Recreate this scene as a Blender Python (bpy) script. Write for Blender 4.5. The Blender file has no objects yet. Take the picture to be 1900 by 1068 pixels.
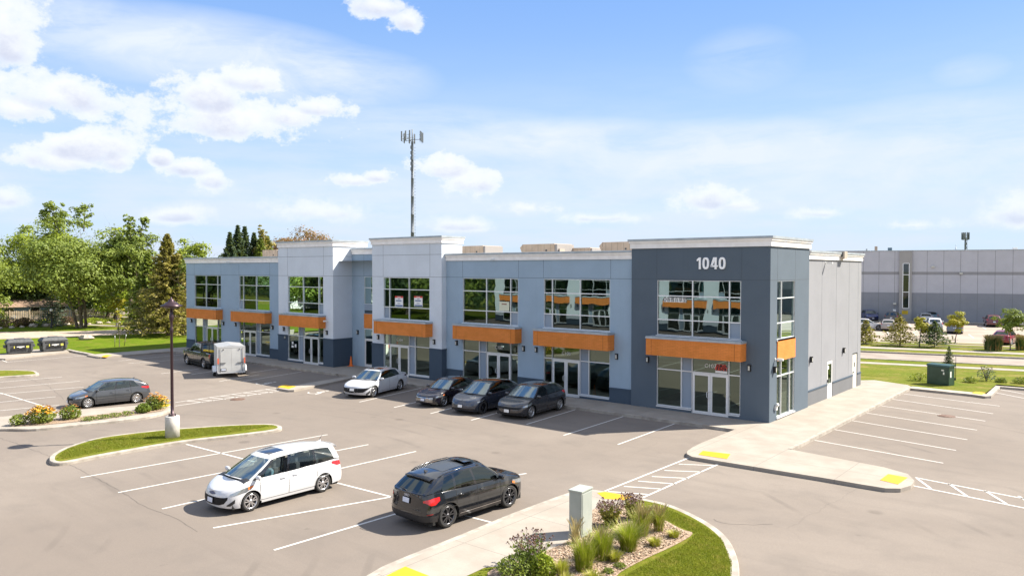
import bpy, bmesh, math, random
from math import sin, cos, pi, radians, sqrt, atan2
from mathutils import Vector, Matrix, noise

# ------------------------------------------------------------------ camera, sky, sun, exposure
SC = bpy.context.scene
COL = SC.collection
FPX, PITCH, YAW, ROLL = 1416.44, 0.0233948, -0.687633, 0.0012958
CAMX, CAMY, CAMZ = 14.2306, -37.6660, 7.65
def cam_axes():
    f = Vector((sin(YAW)*cos(PITCH), cos(YAW)*cos(PITCH), -sin(PITCH)))
    r = f.cross(Vector((0, 0, 1))).normalized(); u = r.cross(f)
    c, s = cos(ROLL), sin(ROLL)
    return c*r + s*u, -s*r + c*u, f
CR, CU, CF = cam_axes()
cd = bpy.data.cameras.new('camera'); cam = bpy.data.objects.new('camera', cd); COL.objects.link(cam)
cd.sensor_fit = 'HORIZONTAL'; cd.sensor_width = 36.0; cd.lens = 36.0*FPX/1900.0
cd.clip_start = 0.1; cd.clip_end = 6000
cam.matrix_world = Matrix(((CR.x, CU.x, -CF.x, CAMX), (CR.y, CU.y, -CF.y, CAMY), (CR.z, CU.z, -CF.z, CAMZ), (0, 0, 0, 1)))
SC.camera = cam
SC.view_settings.view_transform = 'Standard'; SC.view_settings.look = 'None'
SC.view_settings.exposure = 1.52; SC.view_settings.gamma = 1.0
SC.cycles.max_bounces = 7; SC.cycles.transparent_max_bounces = 12; SC.cycles.caustics_reflective = False; SC.cycles.caustics_refractive = False
try: SC.cycles.use_denoising = True
except Exception: pass

def raydir(px, py):
    return (CR*((px-950)/FPX) + CU*(-(py-534)/FPX) + CF)
def G(px, py, z=0.0):                      # photo pixel -> point on the horizontal plane z
    d = raydir(px, py); t = (z-CAMZ)/d.z
    return Vector((CAMX+d.x*t, CAMY+d.y*t, z))
def PY(px, py, y):                         # photo pixel -> point on the vertical plane y=const
    d = raydir(px, py); t = (y-CAMY)/d.y
    return Vector((CAMX+d.x*t, y, CAMZ+d.z*t))
def HT(base, px, py):                      # height of pixel py above a base point (same distance)
    d = raydir(px, py); o = Vector((CAMX, CAMY))
    t = (Vector(base[:2])-o).dot(Vector(d[:2]))/Vector(d[:2]).length_squared
    return CAMZ+d.z*t-base[2]
ZA = -0.14                                 # asphalt level (pavements are at 0)

SUN_AZ, SUN_EL = radians(51.5), radians(44.5)          # direction TO the sun, from +x towards +y
sl = bpy.data.lights.new('sun', 'SUN'); sl.energy = 4.3; sl.angle = radians(0.53); sl.color = (1.0, 0.925, 0.80)
so = bpy.data.objects.new('sun', sl); COL.objects.link(so)
so.rotation_euler = Vector((cos(SUN_AZ)*cos(SUN_EL), sin(SUN_AZ)*cos(SUN_EL), sin(SUN_EL))).to_track_quat('Z', 'Y').to_euler()

class NT:                                   # tiny node helper
    def __init__(s, tree): s.t = tree; s.n = tree.nodes; s.l = tree.links
    def new(s, typ, **kw):
        n = s.n.new(typ)
        for k, v in kw.items():
            if k == 'inp':
                for a, b in v.items():
                    if hasattr(b, 'is_output') or isinstance(b, bpy.types.NodeSocket): s.l.new(b, n.inputs[a])
                    else: n.inputs[a].default_value = b
            else: setattr(n, k, v)
        return n
    def m(s, op, a, b=None, c=None, clamp=False):
        n = s.n.new('ShaderNodeMath'); n.operation = op; n.use_clamp = clamp
        for i, v in enumerate((a, b, c)):
            if v is None: continue
            if isinstance(v, (int, float)): n.inputs[i].default_value = v
            else: s.l.new(v, n.inputs[i])
        return n.outputs[0]
    def mix(s, f, a, b, blend='MIX'):
        n = s.n.new('ShaderNodeMix'); n.data_type = 'RGBA'; n.blend_type = blend
        for i, v in ((0, f), (6, a), (7, b)):
            if isinstance(v, (int, float)): n.inputs[i].default_value = v
            elif isinstance(v, (tuple, list)): n.inputs[i].default_value = (*v[:3], 1)
            else: s.l.new(v, n.inputs[i])
        return n.outputs[2]
    def smooth(s, v, a, b):
        n = s.n.new('ShaderNodeMapRange'); n.interpolation_type = 'SMOOTHSTEP'
        s.l.new(v, n.inputs[0]) if not isinstance(v, (int, float)) else None
        n.inputs[1].default_value = a; n.inputs[2].default_value = b
        return n.outputs[0]

def build_world():
    w = bpy.data.worlds.new('World'); SC.world = w; w.use_nodes = True
    T = NT(w.node_tree); T.n.clear()
    sky = T.new('ShaderNodeTexSky'); sky.sky_type = 'NISHITA'; sky.sun_disc = False
    sky.sun_elevation = SUN_EL
    sky.sun_rotation = pi/2 - SUN_AZ
    sky.altitude = 100; sky.air_density = 1.0; sky.dust_density = 0.6; sky.ozone_density = 2.2
    tc = T.new('ShaderNodeTexCoord').outputs['Generated']
    sep = T.new('ShaderNodeSeparateXYZ', inp={0: tc})
    # azimuth a (radians, 0 = the way the photograph looks, + to the right), elevation e
    cy, sy = cos(YAW), sin(YAW)
    fwd = T.m('ADD', T.m('MULTIPLY', sep.outputs[0], sy), T.m('MULTIPLY', sep.outputs[1], cy))
    rgt = T.m('SUBTRACT', T.m('MULTIPLY', sep.outputs[0], cy), T.m('MULTIPLY', sep.outputs[1], sy))
    az = T.m('ARCTAN2', rgt, fwd); el = T.m('ARCSINE', sep.outputs[2])
    def nz(scale, detail, rough=0.55, sx=1.0, sy=1.0, off=0.0, dist=0.0):
        cb = T.new('ShaderNodeCombineXYZ', inp={0: T.m('MULTIPLY', az, sx), 1: T.m('MULTIPLY', el, sy), 2: off})
        n = T.new('ShaderNodeTexNoise', inp={'Vector': cb.outputs[0], 'Scale': scale, 'Detail': detail, 'Roughness': rough, 'Distortion': dist})
        return n.outputs['Fac']
    n1 = nz(13, 8, 0.62, 1, 1.35, 3.1); n2 = nz(42, 6, 0.65, 1, 1.2, 7.7); n3 = nz(5, 4, 0.5, 1, 1, 11.0)
    wob = T.m('ADD', T.m('MULTIPLY', T.m('SUBTRACT', n1, 0.5), 2.9), T.m('MULTIPLY', T.m('SUBTRACT', n2, 0.5), 1.15))
    def ang(px, py):
        d = raydir(px, py).normalized()
        f_ = d.x*sy+d.y*cy; r_ = d.x*cy-d.y*sy
        return atan2(r_, f_), math.asin(d.z)
    cum = None; shade = None
    blobs = [(-25, 60, 72, 66), (20, 92, 36, 30), (95, 178, 96, 40), (30, 200, 70, 32), (165, 280, 74, 32), (115, 302, 66, 24), (215, 300, 30, 22),
             (390, 178, 74, 44), (440, 228, 150, 46), (540, 220, 66, 28), (350, 312, 48, 20), (395, 335, 28, 20), (300, 296, 26, 18), (10, 367, 34, 20),
             (705, 10, 70, 28), (760, 38, 40, 26), (655, 335, 50, 15), (700, 328, 40, 16), (820, 315, 62, 26), (880, 340, 60, 28), (600, 396, 75, 20),
             (1320, 372, 62, 22), (1375, 380, 50, 16), (1895, 396, 44, 24), (985, 386, 48, 14), (860, 420, 55, 12), (320, 402, 50, 14),
             (1530, 395, 45, 10), (590, 200, 60, 22), (470, 150, 70, 30), (1690, 418, 60, 9), (1110, 405, 60, 9)]
    for (px, py, rx, ry) in blobs:
        a0, e0 = ang(px, py); ra = rx/FPX*1.12; re = ry/FPX*1.15
        da = T.m('DIVIDE', T.m('SUBTRACT', az, a0), ra); de = T.m('DIVIDE', T.m('SUBTRACT', el, e0), re)
        # flatter base: below the centre the falloff is quicker
        de2 = T.m('MULTIPLY', de, T.m('SUBTRACT', 1.12, T.m('MULTIPLY', T.m('SIGN', de), 0.16)))
        q = T.m('SUBTRACT', 1.0, T.m('SQRT', T.m('ADD', T.m('MULTIPLY', da, da), T.m('MULTIPLY', de2, de2))))
        cum = q if cum is None else T.m('MAXIMUM', cum, q)
        sh = T.m('MULTIPLY', T.smooth(q, -0.1, 0.7), T.m('SUBTRACT', 0.55, T.m('MULTIPLY', de, 0.75)))
        shade = sh if shade is None else T.m('MAXIMUM', shade, sh)
    d = T.m('ADD', cum, T.m('SUBTRACT', T.m('MULTIPLY', wob, 0.95), 0.07))
    # a scatter of further cumulus for the rest of the sky
    back = T.m('MAXIMUM', T.smooth(T.m('ABSOLUTE', az), 0.78, 1.1), T.smooth(el, 0.40, 0.56))
    nb = T.new('ShaderNodeTexNoise', inp={'Vector': T.new('ShaderNodeMapping', inp={0: tc, 'Scale': (1.0, 1.0, 1.6)}).outputs[0], 'Scale': 3.4, 'Detail': 8, 'Roughness': 0.6}).outputs['Fac']
    dback = T.m('SUBTRACT', T.m('MULTIPLY', back, T.m('MULTIPLY', T.m('SUBTRACT', nb, 0.44), 4.0)), T.m('MULTIPLY', T.m('SUBTRACT', 1.0, back), 9.0))
    d = T.m('MAXIMUM', d, dback)
    lowk = T.smooth(el, 0.15, 0.055)
    m_hi = T.smooth(d, -0.08, 0.24); m_lo = T.m('MULTIPLY', T.smooth(T.m('ADD', d, T.m('MULTIPLY', wob, 0.35)), -0.55, 0.55), 0.72)
    m_c = T.m('ADD', T.m('MULTIPLY', m_hi, T.m('SUBTRACT', 1.0, lowk)), T.m('MULTIPLY', m_lo, lowk))
    core = T.smooth(d, 0.05, 0.75)
    # thin high cloud in long soft bands
    soft = None
    for (px, py, rx, ry, k) in [(330, 85, 340, 70, 0.85), (560, 140, 260, 66, 0.85), (150, 50, 190, 60, 0.8), (1000, 262, 330, 48, 0.85), (1330, 290, 420, 70, 0.95), (1750, 300, 330, 95, 0.8), (1400, 345, 760, 90, 0.62), (700, 375, 520, 60, 0.55),
                                (1750, 215, 260, 40, 0.4), (1380, 110, 110, 60, 0.30), (760, 230, 330, 40, 0.5), (1800, 130, 60, 26, 0.3)]:
        a0, e0 = ang(px, py)
        da = T.m('DIVIDE', T.m('SUBTRACT', az, a0), rx/FPX); de = T.m('DIVIDE', T.m('SUBTRACT', el, e0), ry/FPX)
        q = T.m('MULTIPLY', T.m('SUBTRACT', 1.0, T.m('ADD', T.m('MULTIPLY', da, da), T.m('MULTIPLY', de, de)), clamp=True), k)
        soft = q if soft is None else T.m('MAXIMUM', soft, q)
    st = nz(4.0, 8, 0.62, 1.0, 4.2, 5.0, 0.6); st2 = nz(14.0, 5, 0.6, 1.0, 2.2, 15.0, 0.8)
    streak = T.m('ADD', T.m('MULTIPLY', T.smooth(st, 0.22, 0.62), 0.95), T.m('MULTIPLY', T.smooth(st2, 0.35, 0.75), 0.35))
    m_s = T.m('MULTIPLY', soft, streak, clamp=True)
    low = T.m('MULTIPLY', T.smooth(el, 0.30, 0.02), T.m('ADD', 0.36, T.m('MULTIPLY', T.smooth(nz(6, 6, 0.6, 1, 5.5, 31.0), 0.32, 0.66), 0.50)))
    gate = T.m('MULTIPLY', T.m('SUBTRACT', T.smooth(el, -0.1, 0.02), 0.0), 1.0)
    hsv = T.new('ShaderNodeHueSaturation', inp={'Hue': 0.503, 'Saturation': 1.12, 'Value': 1.0, 'Color': sky.outputs[0]})
    base = T.mix(T.smooth(el, 0.34, 0.0), hsv.outputs[0], T.mix(0.5, hsv.outputs[0], (3.1, 4.6, 6.6)))
    base = T.mix(0.78, base, T.mix(T.smooth(el, 0.02, 0.42), (3.6, 5.0, 6.6), (1.55, 3.05, 6.4)))
    white = (6.1, 6.3, 6.6)
    c = T.mix(T.m('MULTIPLY', low, gate, clamp=True), base, (4.7, 5.25, 6.1))
    c = T.mix(T.m('MULTIPLY', m_s, 1.0, clamp=True), c, (5.1, 5.6, 6.4))
    greyn = T.m('ADD', shade, T.m('MULTIPLY', T.m('SUBTRACT', n1, 0.5), 2.4))
    ccol = T.mix(T.smooth(greyn, 0.22, 1.10), white, (4.15, 4.45, 5.45))
    c = T.mix(T.m('MULTIPLY', T.m('MULTIPLY', m_c, T.m('ADD', 0.72, T.m('MULTIPLY', core, 0.28))), gate, clamp=True), c, ccol)
    bg = T.new('ShaderNodeBackground', inp={0: c, 1: 0.0575})
    out = T.new('ShaderNodeOutputWorld', inp={0: bg.outputs[0]})
build_world()

# ------------------------------------------------------------------ materials
MATS = {}
def mat(name, color=(0.5,)*3, rough=0.6, metal=0.0, spec=0.5, coat=0.0, emis=None):
    if name in MATS: return MATS[name]
    m = bpy.data.materials.new(name); m.use_nodes = True; b = m.node_tree.nodes['Principled BSDF']
    b.inputs['Base Color'].default_value = (*color, 1); b.inputs['Roughness'].default_value = rough
    b.inputs['Metallic'].default_value = metal; b.inputs['Specular IOR Level'].default_value = spec
    b.inputs['Coat Weight'].default_value = coat; b.inputs['Coat Roughness'].default_value = 0.03
    if emis: b.inputs['Emission Color'].default_value = (*emis[:3], 1); b.inputs['Emission Strength'].default_value = emis[3]
    MATS[name] = m; return m
def nmat(name, fn, **kw):
    m = mat(name, **kw); T = NT(m.node_tree); b = m.node_tree.nodes['Principled BSDF']; fn(T, b); return m
def opos(T, obj=True): return T.new('ShaderNodeTexCoord').outputs['Object'] if obj else T.new('ShaderNodeNewGeometry').outputs['Position']
def noise_n(T, v, scale, detail=4, rough=0.55, dist=0.0):
    return T.new('ShaderNodeTexNoise', inp={'Vector': v, 'Scale': scale, 'Detail': detail, 'Roughness': rough, 'Distortion': dist}).outputs['Fac']
def bump(T, b, h, strength=0.3, dist=0.02):
    n = T.new('ShaderNodeBump', inp={'Strength': strength, 'Distance': dist, 'Height': h}); T.l.new(n.outputs[0], b.inputs['Normal'])
def two(name, c1, c2, scale=3, lo=0.35, hi=0.65, rough=0.8, bmp=0.0, bscale=40, detail=5, obj=True, **kw):
    def fn(T, b):
        v = opos(T, obj); n = noise_n(T, v, scale, detail)
        c = T.mix(T.smooth(n, lo, hi), c1, c2)
        T.l.new(c, b.inputs['Base Color'])
        if bmp: bump(T, b, noise_n(T, v, bscale, 4), bmp, 0.02)
    return nmat(name, fn, color=c1, rough=rough, **kw)
def stucco(name, c, rough=0.9):
    def fn(T, b):
        v = opos(T); n = noise_n(T, v, 0.7, 5); n2 = noise_n(T, v, 55, 3, 0.7)
        lo = tuple(x*0.955 for x in c); hi = tuple(min(1, x*1.03) for x in c)
        cc = T.mix(T.smooth(n, 0.3, 0.7), lo, hi)
        cc = T.mix(T.m('MULTIPLY', T.smooth(n2, 0.35, 0.65), 0.28), cc, tuple(x*0.72 for x in c))
        # faint runs of dirt below the roof edge and along the ground
        mp = T.new('ShaderNodeMapping', inp={0: v, 'Scale': (2.2, 2.2, 0.12)})
        dr = T.smooth(noise_n(T, mp.outputs[0], 1.6, 5), 0.55, 0.75)
        cc = T.mix(T.m('MULTIPLY', dr, 0.10), cc, tuple(x*0.6 for x in c))
        T.l.new(cc, b.inputs['Base Color']); bump(T, b, n2, 0.35, 0.01)
    return nmat(name, fn, color=c, rough=rough, spec=0.25)
def fn_asphalt(T, b):
    v = opos(T, False)
    big = noise_n(T, v, 0.07, 6, 0.6, 0.4); mid = noise_n(T, v, 0.6, 6, 0.6); fine = noise_n(T, v, 45, 3, 0.7)
    c = T.mix(T.smooth(big, 0.35, 0.68), (0.190, 0.160, 0.136), (0.242, 0.207, 0.176))
    c = T.mix(T.m('MULTIPLY', T.smooth(mid, 0.45, 0.75), 0.45), c, (0.150, 0.130, 0.114))
    c = T.mix(T.m('MULTIPLY', T.smooth(fine, 0.35, 0.6), 0.35), c, (0.122, 0.106, 0.094))
    # paver streaks: long soft stripes along the lanes
    mp = T.new('ShaderNodeMapping', inp={0: v, 'Rotation': (0, 0, radians(-4)), 'Scale': (0.10, 1.1, 1)})
    s = T.smooth(noise_n(T, mp.outputs[0], 1.3, 5, 0.6), 0.48, 0.72)
    c = T.mix(T.m('MULTIPLY', s, 0.22), c, (0.132, 0.113, 0.098))
    vor = T.new('ShaderNodeTexVoronoi', feature='DISTANCE_TO_EDGE', inp={'Vector': T.mix(0.35, v, T.new('ShaderNodeTexNoise', inp={'Vector': v, 'Scale': 1.1, 'Detail': 4}).outputs['Color'], 'ADD'), 'Scale': 0.085})
    gate = T.smooth(noise_n(T, v, 0.05, 2), 0.50, 0.60)
    cr = T.m('MULTIPLY', T.m('LESS_THAN', vor.outputs[0], 0.0016), gate)
    c = T.mix(T.m('MULTIPLY', cr, 0.12), c, (0.06, 0.053, 0.048))
    st = T.smooth(noise_n(T, v, 1.7, 3, 0.5), 0.70, 0.80)
    c = T.mix(T.m('MULTIPLY', st, 0.45), c, (0.09, 0.08, 0.072))
    # curved tyre scrubs of cars turning into the stalls
    dv = T.new('ShaderNodeVectorMath', operation='DISTANCE', inp={0: v, 1: (-16.0, -38.0, ZA)})
    ring = T.m('SINE', T.m('MULTIPLY', dv.outputs['Value'], 4.2))
    tg = T.m('MULTIPLY', T.smooth(ring, 0.80, 1.0), T.smooth(noise_n(T, v, 0.22, 3), 0.52, 0.70))
    c = T.mix(T.m('MULTIPLY', tg, 0.28), c, (0.085, 0.074, 0.067))
    vs = T.new('ShaderNodeTexVoronoi', inp={'Vector': v, 'Scale': 0.42}); sp_ = T.m('MULTIPLY', T.smooth(T.m('ADD', vs.outputs['Distance'], T.m('MULTIPLY', mid, 0.12)), 0.20, 0.10), T.smooth(noise_n(T, v, 0.16, 2), 0.48, 0.58))
    c = T.mix(T.m('MULTIPLY', sp_, 0.42), c, (0.075, 0.064, 0.056))
    T.l.new(c, b.inputs['Base Color']); bump(T, b, fine, 0.25, 0.01)
M_ASPH = nmat('asphalt_surface', fn_asphalt, rough=0.92, spec=0.25)
def fn_conc(T, b):
    v = opos(T, False)
    n = noise_n(T, v, 0.8, 6, 0.6); f = noise_n(T, v, 30, 4, 0.7)
    c = T.mix(T.smooth(n, 0.3, 0.7), (0.285, 0.250, 0.212), (0.350, 0.315, 0.272))
    c = T.mix(T.m('MULTIPLY', T.smooth(f, 0.4, 0.65), 0.25), c, (0.235, 0.208, 0.18))
    mp = T.new('ShaderNodeMapping', inp={0: v, 'Scale': (0.8, 22, 1)})
    c = T.mix(T.m('MULTIPLY', T.smooth(noise_n(T, mp.outputs[0], 1.0, 3), 0.5, 0.7), 0.16), c, (0.25, 0.222, 0.192))
    sp = T.new('ShaderNodeSeparateXYZ', inp={0: v})
    def groove(s, period, off):
        fr = T.m('FRACT', T.m('DIVIDE', T.m('ADD', s, off+1000*period), period))
        return T.m('LESS_THAN', fr, 0.03/period)
    g = T.m('MAXIMUM', groove(sp.outputs[0], 3.0, 0.3), groove(sp.outputs[1], 3.0, 1.1))
    c = T.mix(T.m('MULTIPLY', g, 0.8), c, (0.20, 0.18, 0.16))
    T.l.new(c, b.inputs['Base Color']); bump(T, b, f, 0.15, 0.01)
M_CONC = nmat('concrete_paving', fn_conc, rough=0.9, spec=0.25)
M_CURB = two('kerb_concrete', (0.27, 0.24, 0.205), (0.38, 0.345, 0.30), 2.2, rough=0.9, bmp=0.2, obj=False)
def fn_paint(T, b):
    v = opos(T, False); n = noise_n(T, v, 14, 5, 0.7)
    T.l.new(T.mix(T.smooth(n, 0.54, 0.72), (0.56, 0.54, 0.51), (0.25, 0.22, 0.195)), b.inputs['Base Color'])
M_LINE = nmat('road_paint', fn_paint, rough=0.75)
def fn_yel(T, b):
    v = opos(T, False)
    vo = T.new('ShaderNodeTexVoronoi', inp={'Vector': v, 'Scale': 17, 'Randomness': 0.0})
    n = noise_n(T, v, 5, 4)
    c = T.mix(T.smooth(n, 0.3, 0.8), (0.62, 0.36, 0.003), (0.48, 0.27, 0.012))
    T.l.new(T.mix(T.m('MULTIPLY', T.m('LESS_THAN', vo.outputs[0], 0.2), 0.35), c, (0.68, 0.44, 0.03)), b.inputs['Base Color'])
M_TACT = nmat('tactile_yellow', fn_yel, rough=0.7)
def grass_mat(name, a, c_, dry, sc=1.0, obj=False):
    def fn(T, b):
        v = opos(T, False)
        n = noise_n(T, v, 0.35*sc, 6, 0.6); f = noise_n(T, v, 9*sc, 5, 0.75); d = noise_n(T, v, 0.9*sc, 5, 0.65)
        c = T.mix(T.smooth(n, 0.3, 0.7), a, c_)
        c = T.mix(T.m('MULTIPLY', T.smooth(f, 0.35, 0.7), 0.55), c, tuple(x*0.45 for x in a))
        c = T.mix(T.m('MULTIPLY', T.smooth(d, 0.47, 0.72), 0.7), c, dry)
        T.l.new(c, b.inputs['Base Color']); bump(T, b, f, 0.8, 0.06)
    return nmat(name, fn, rough=0.95, spec=0.1)
M_LAWN = grass_mat('lawn_grass', (0.088, 0.142, 0.004), (0.128, 0.185, 0.008), (0.19, 0.155, 0.035))
M_FIELD = grass_mat('field_grass', (0.108, 0.145, 0.008), (0.165, 0.165, 0.022), (0.25, 0.185, 0.065), 0.5)
M_ISLE = grass_mat('island_grass', (0.118, 0.145, 0.010), (0.165, 0.180, 0.018), (0.24, 0.18, 0.05), 2.0)
M_DIRT = two('gravel_path_surface', (0.33, 0.26, 0.195), (0.42, 0.34, 0.27), 0.8, rough=0.95, bmp=0.4, obj=False)
M_MULCH = two('wood_mulch', (0.15, 0.095, 0.058), (0.40, 0.30, 0.215), 16, 0.3, 0.7, rough=0.95, bmp=0.8, bscale=20, obj=False)
M_ROADF = two('road_surface', (0.225, 0.185, 0.155), (0.285, 0.238, 0.20), 0.5, rough=0.92, obj=False)
M_LOTF = two('far_lot_surface', (0.27, 0.22, 0.178), (0.34, 0.28, 0.228), 0.25, rough=0.92, obj=False)
# ------------------------------------------------------------------ mesh helper
class MB:
    def __init__(s): s.v = []; s.f = []; s.mi = []; s.sm = []
    def add(s, vs, fs, mi=0, smooth=False):
        o = len(s.v); s.v += [tuple(p) for p in vs]
        for f in fs: s.f.append([i+o for i in f]); s.mi.append(mi); s.sm.append(smooth)
    def box(s, x0, x1, y0, y1, z0, z1, mi=0, M=None):
        vs = [Vector((x, y, z)) for x in (x0, x1) for y in (y0, y1) for z in (z0, z1)]
        if M is not None: vs = [M @ p for p in vs]
        s.add(vs, [(0, 1, 3, 2), (4, 6, 7, 5), (0, 4, 5, 1), (2, 3, 7, 6), (0, 2, 6, 4), (1, 5, 7, 3)], mi)
    def quad(s, a, b, c, d, mi=0, smooth=False): s.add([a, b, c, d], [(0, 1, 2, 3)], mi, smooth)
    def prism(s, pts, z0, z1, mi=0, cap=True, top_mi=None):
        n = len(pts); vs = [(p[0], p[1], z0) for p in pts]+[(p[0], p[1], z1) for p in pts]
        s.add(vs, [(i, (i+1) % n, n+(i+1) % n, n+i) for i in range(n)], mi)
        if cap: s.add([(p[0], p[1], z1) for p in pts], [tuple(range(n))], mi if top_mi is None else top_mi)
    def sheet(s, pts, z, mi=0): s.add([(p[0], p[1], z) for p in pts], [tuple(range(len(pts)))], mi)
    def tube(s, pts, rad, n=8, mi=0, caps=True, smooth=True):
        pts = [Vector(p) for p in pts]; rad = rad if isinstance(rad, (list, tuple)) else [rad]*len(pts)
        vs = []; prev = None
        for i, p in enumerate(pts):
            t = (pts[min(i+1, len(pts)-1)]-pts[max(i-1, 0)]).normalized()
            a = prev if prev is not None else (Vector((0, 0, 1)) if abs(t.z) < 0.9 else Vector((1, 0, 0)))
            u = t.cross(a).normalized(); w = u.cross(t); prev = w
            for k in range(n):
                an = 2*pi*k/n; vs.append(p+(u*cos(an)+w*sin(an))*rad[i])
        fs = [(i*n+k, i*n+(k+1) % n, (i+1)*n+(k+1) % n, (i+1)*n+k) for i in range(len(pts)-1) for k in range(n)]
        s.add(vs, fs, mi, smooth)
        if caps:
            s.add(vs[:n], [tuple(range(n))], mi); s.add(vs[-n:], [tuple(range(n))], mi)
    def lathe(s, prof, n=16, mi=0, M=None, smooth=True, caps=True):      # prof: (r, z) about z
        vs = [Vector((r*cos(2*pi*k/n), r*sin(2*pi*k/n), z)) for r, z in prof for k in range(n)]
        if M is not None: vs = [M @ p for p in vs]
        fs = [(i*n+k, i*n+(k+1) % n, (i+1)*n+(k+1) % n, (i+1)*n+k) for i in range(len(prof)-1) for k in range(n)]
        s.add(vs, fs, mi, smooth)
        if caps:
            if prof[0][0] > 1e-4: s.add(vs[:n], [tuple(range(n))], mi)
            if prof[-1][0] > 1e-4: s.add(vs[-n:], [tuple(range(n))], mi)
    def build(s, name, mats, parent=None, M=None, clean=True, sharp=None, bevel=None):
        me = bpy.data.meshes.new(name); me.from_pydata([tuple(p) for p in s.v], [], s.f)
        for m in (mats if isinstance(mats, (list, tuple)) else [mats]): me.materials.append(m)
        me.polygons.foreach_set('material_index', s.mi); me.polygons.foreach_set('use_smooth', s.sm)
        if clean:
            bm = bmesh.new(); bm.from_mesh(me)
            bmesh.ops.remove_doubles(bm, verts=bm.verts, dist=0.0008)
            bmesh.ops.recalc_face_normals(bm, faces=bm.faces); bm.to_mesh(me); bm.free()
        if sharp: me.set_sharp_from_angle(angle=radians(sharp))
        me.update()
        o = bpy.data.objects.new(name, me); COL.objects.link(o)
        if parent: o.parent = parent
        if M is not None: o.matrix_local = M
        if bevel:
            b = o.modifiers.new('bevel', 'BEVEL'); b.width = bevel; b.segments = 2; b.limit_method = 'ANGLE'
        return o
def smooth_path(pts, k=6, closed=True):
    n = len(pts); out = []
    for i in range(n if closed else n-1):
        p0, p1, p2, p3 = [Vector(pts[j % n][:2]) if closed else Vector(pts[max(0, min(n-1, j))][:2]) for j in (i-1, i, i+1, i+2)]
        for t in [j/k for j in range(k)]:
            out.append(0.5*((2*p1)+(-p0+p2)*t+(2*p0-5*p1+4*p2-p3)*t*t+(-p0+3*p1-3*p2+p3)*t**3))
    if not closed: out.append(Vector(pts[-1][:2]))
    return out
def offset_poly(pts, d):                    # inwards for d>0 whatever the winding
    n = len(pts); A = sum(pts[i][0]*pts[(i+1) % n][1]-pts[(i+1) % n][0]*pts[i][1] for i in range(n))
    sg = 1 if A > 0 else -1; out = []
    for i in range(n):
        a, b, c = Vector(pts[i-1][:2]), Vector(pts[i][:2]), Vector(pts[(i+1) % n][:2])
        e1 = (b-a).normalized(); e2 = (c-b).normalized()
        n1 = Vector((-e1.y, e1.x))*sg; n2 = Vector((-e2.y, e2.x))*sg
        m = (n1+n2); m = m.normalized() if m.length > 1e-6 else n1
        out.append(b+m*(d/max(0.5, m.dot(n1))))
    return out
def tag(o, label=None, cat=None, group=None, kind=None):
    if label: o['label'] = label
    if cat: o['category'] = cat
    if group: o['group'] = group
    if kind: o['kind'] = kind
    return o
def thing(name, label, cat, loc=(0, 0, 0), rz=0.0, group=None):
    o = bpy.data.objects.new(name, None); COL.objects.link(o); o.location = loc; o.rotation_euler = (0, 0, rz)
    o.empty_display_size = 0.3
    return tag(o, label, cat, group)
def dup(root, loc, rz, label, group=None, scale=1.0):
    r = root.copy(); COL.objects.link(r); r.location = loc; r.rotation_euler = (0, 0, rz); r.scale = (scale,)*3
    r['label'] = label
    if group: r['group'] = group
    for ch in list(root.children):
        c = ch.copy(); COL.objects.link(c); c.parent = r
        for g in ch.children:
            d = g.copy(); COL.objects.link(d); d.parent = c
    return r
def struct(name, mb, m, **kw):
    return tag(mb.build(name, m, **kw), kind='structure')
def text_mesh(name, body, size, m, parent, M, extrude=0.01, align='CENTER', sx=1.0):
    cu = bpy.data.curves.new(name, 'FONT'); cu.body = body; cu.size = size; cu.extrude = extrude; cu.align_x = align; cu.align_y = 'CENTER'
    t = bpy.data.objects.new(name, cu); COL.objects.link(t)
    dg = bpy.context.evaluated_depsgraph_get(); me = bpy.data.meshes.new_from_object(t.evaluated_get(dg))
    bpy.data.objects.remove(t); me.materials.clear(); me.materials.append(m)
    o = bpy.data.objects.new(name, me); COL.objects.link(o)
    if parent: o.parent = parent
    o.matrix_local = M @ Matrix.Diagonal((sx, 1, 1, 1))
    return o
ORD = 'one two three four five six seven eight nine ten eleven twelve thirteen fourteen fifteen sixteen seventeen eighteen nineteen twenty twenty-one twenty-two twenty-three twenty-four twenty-five twenty-six'.split()
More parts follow.
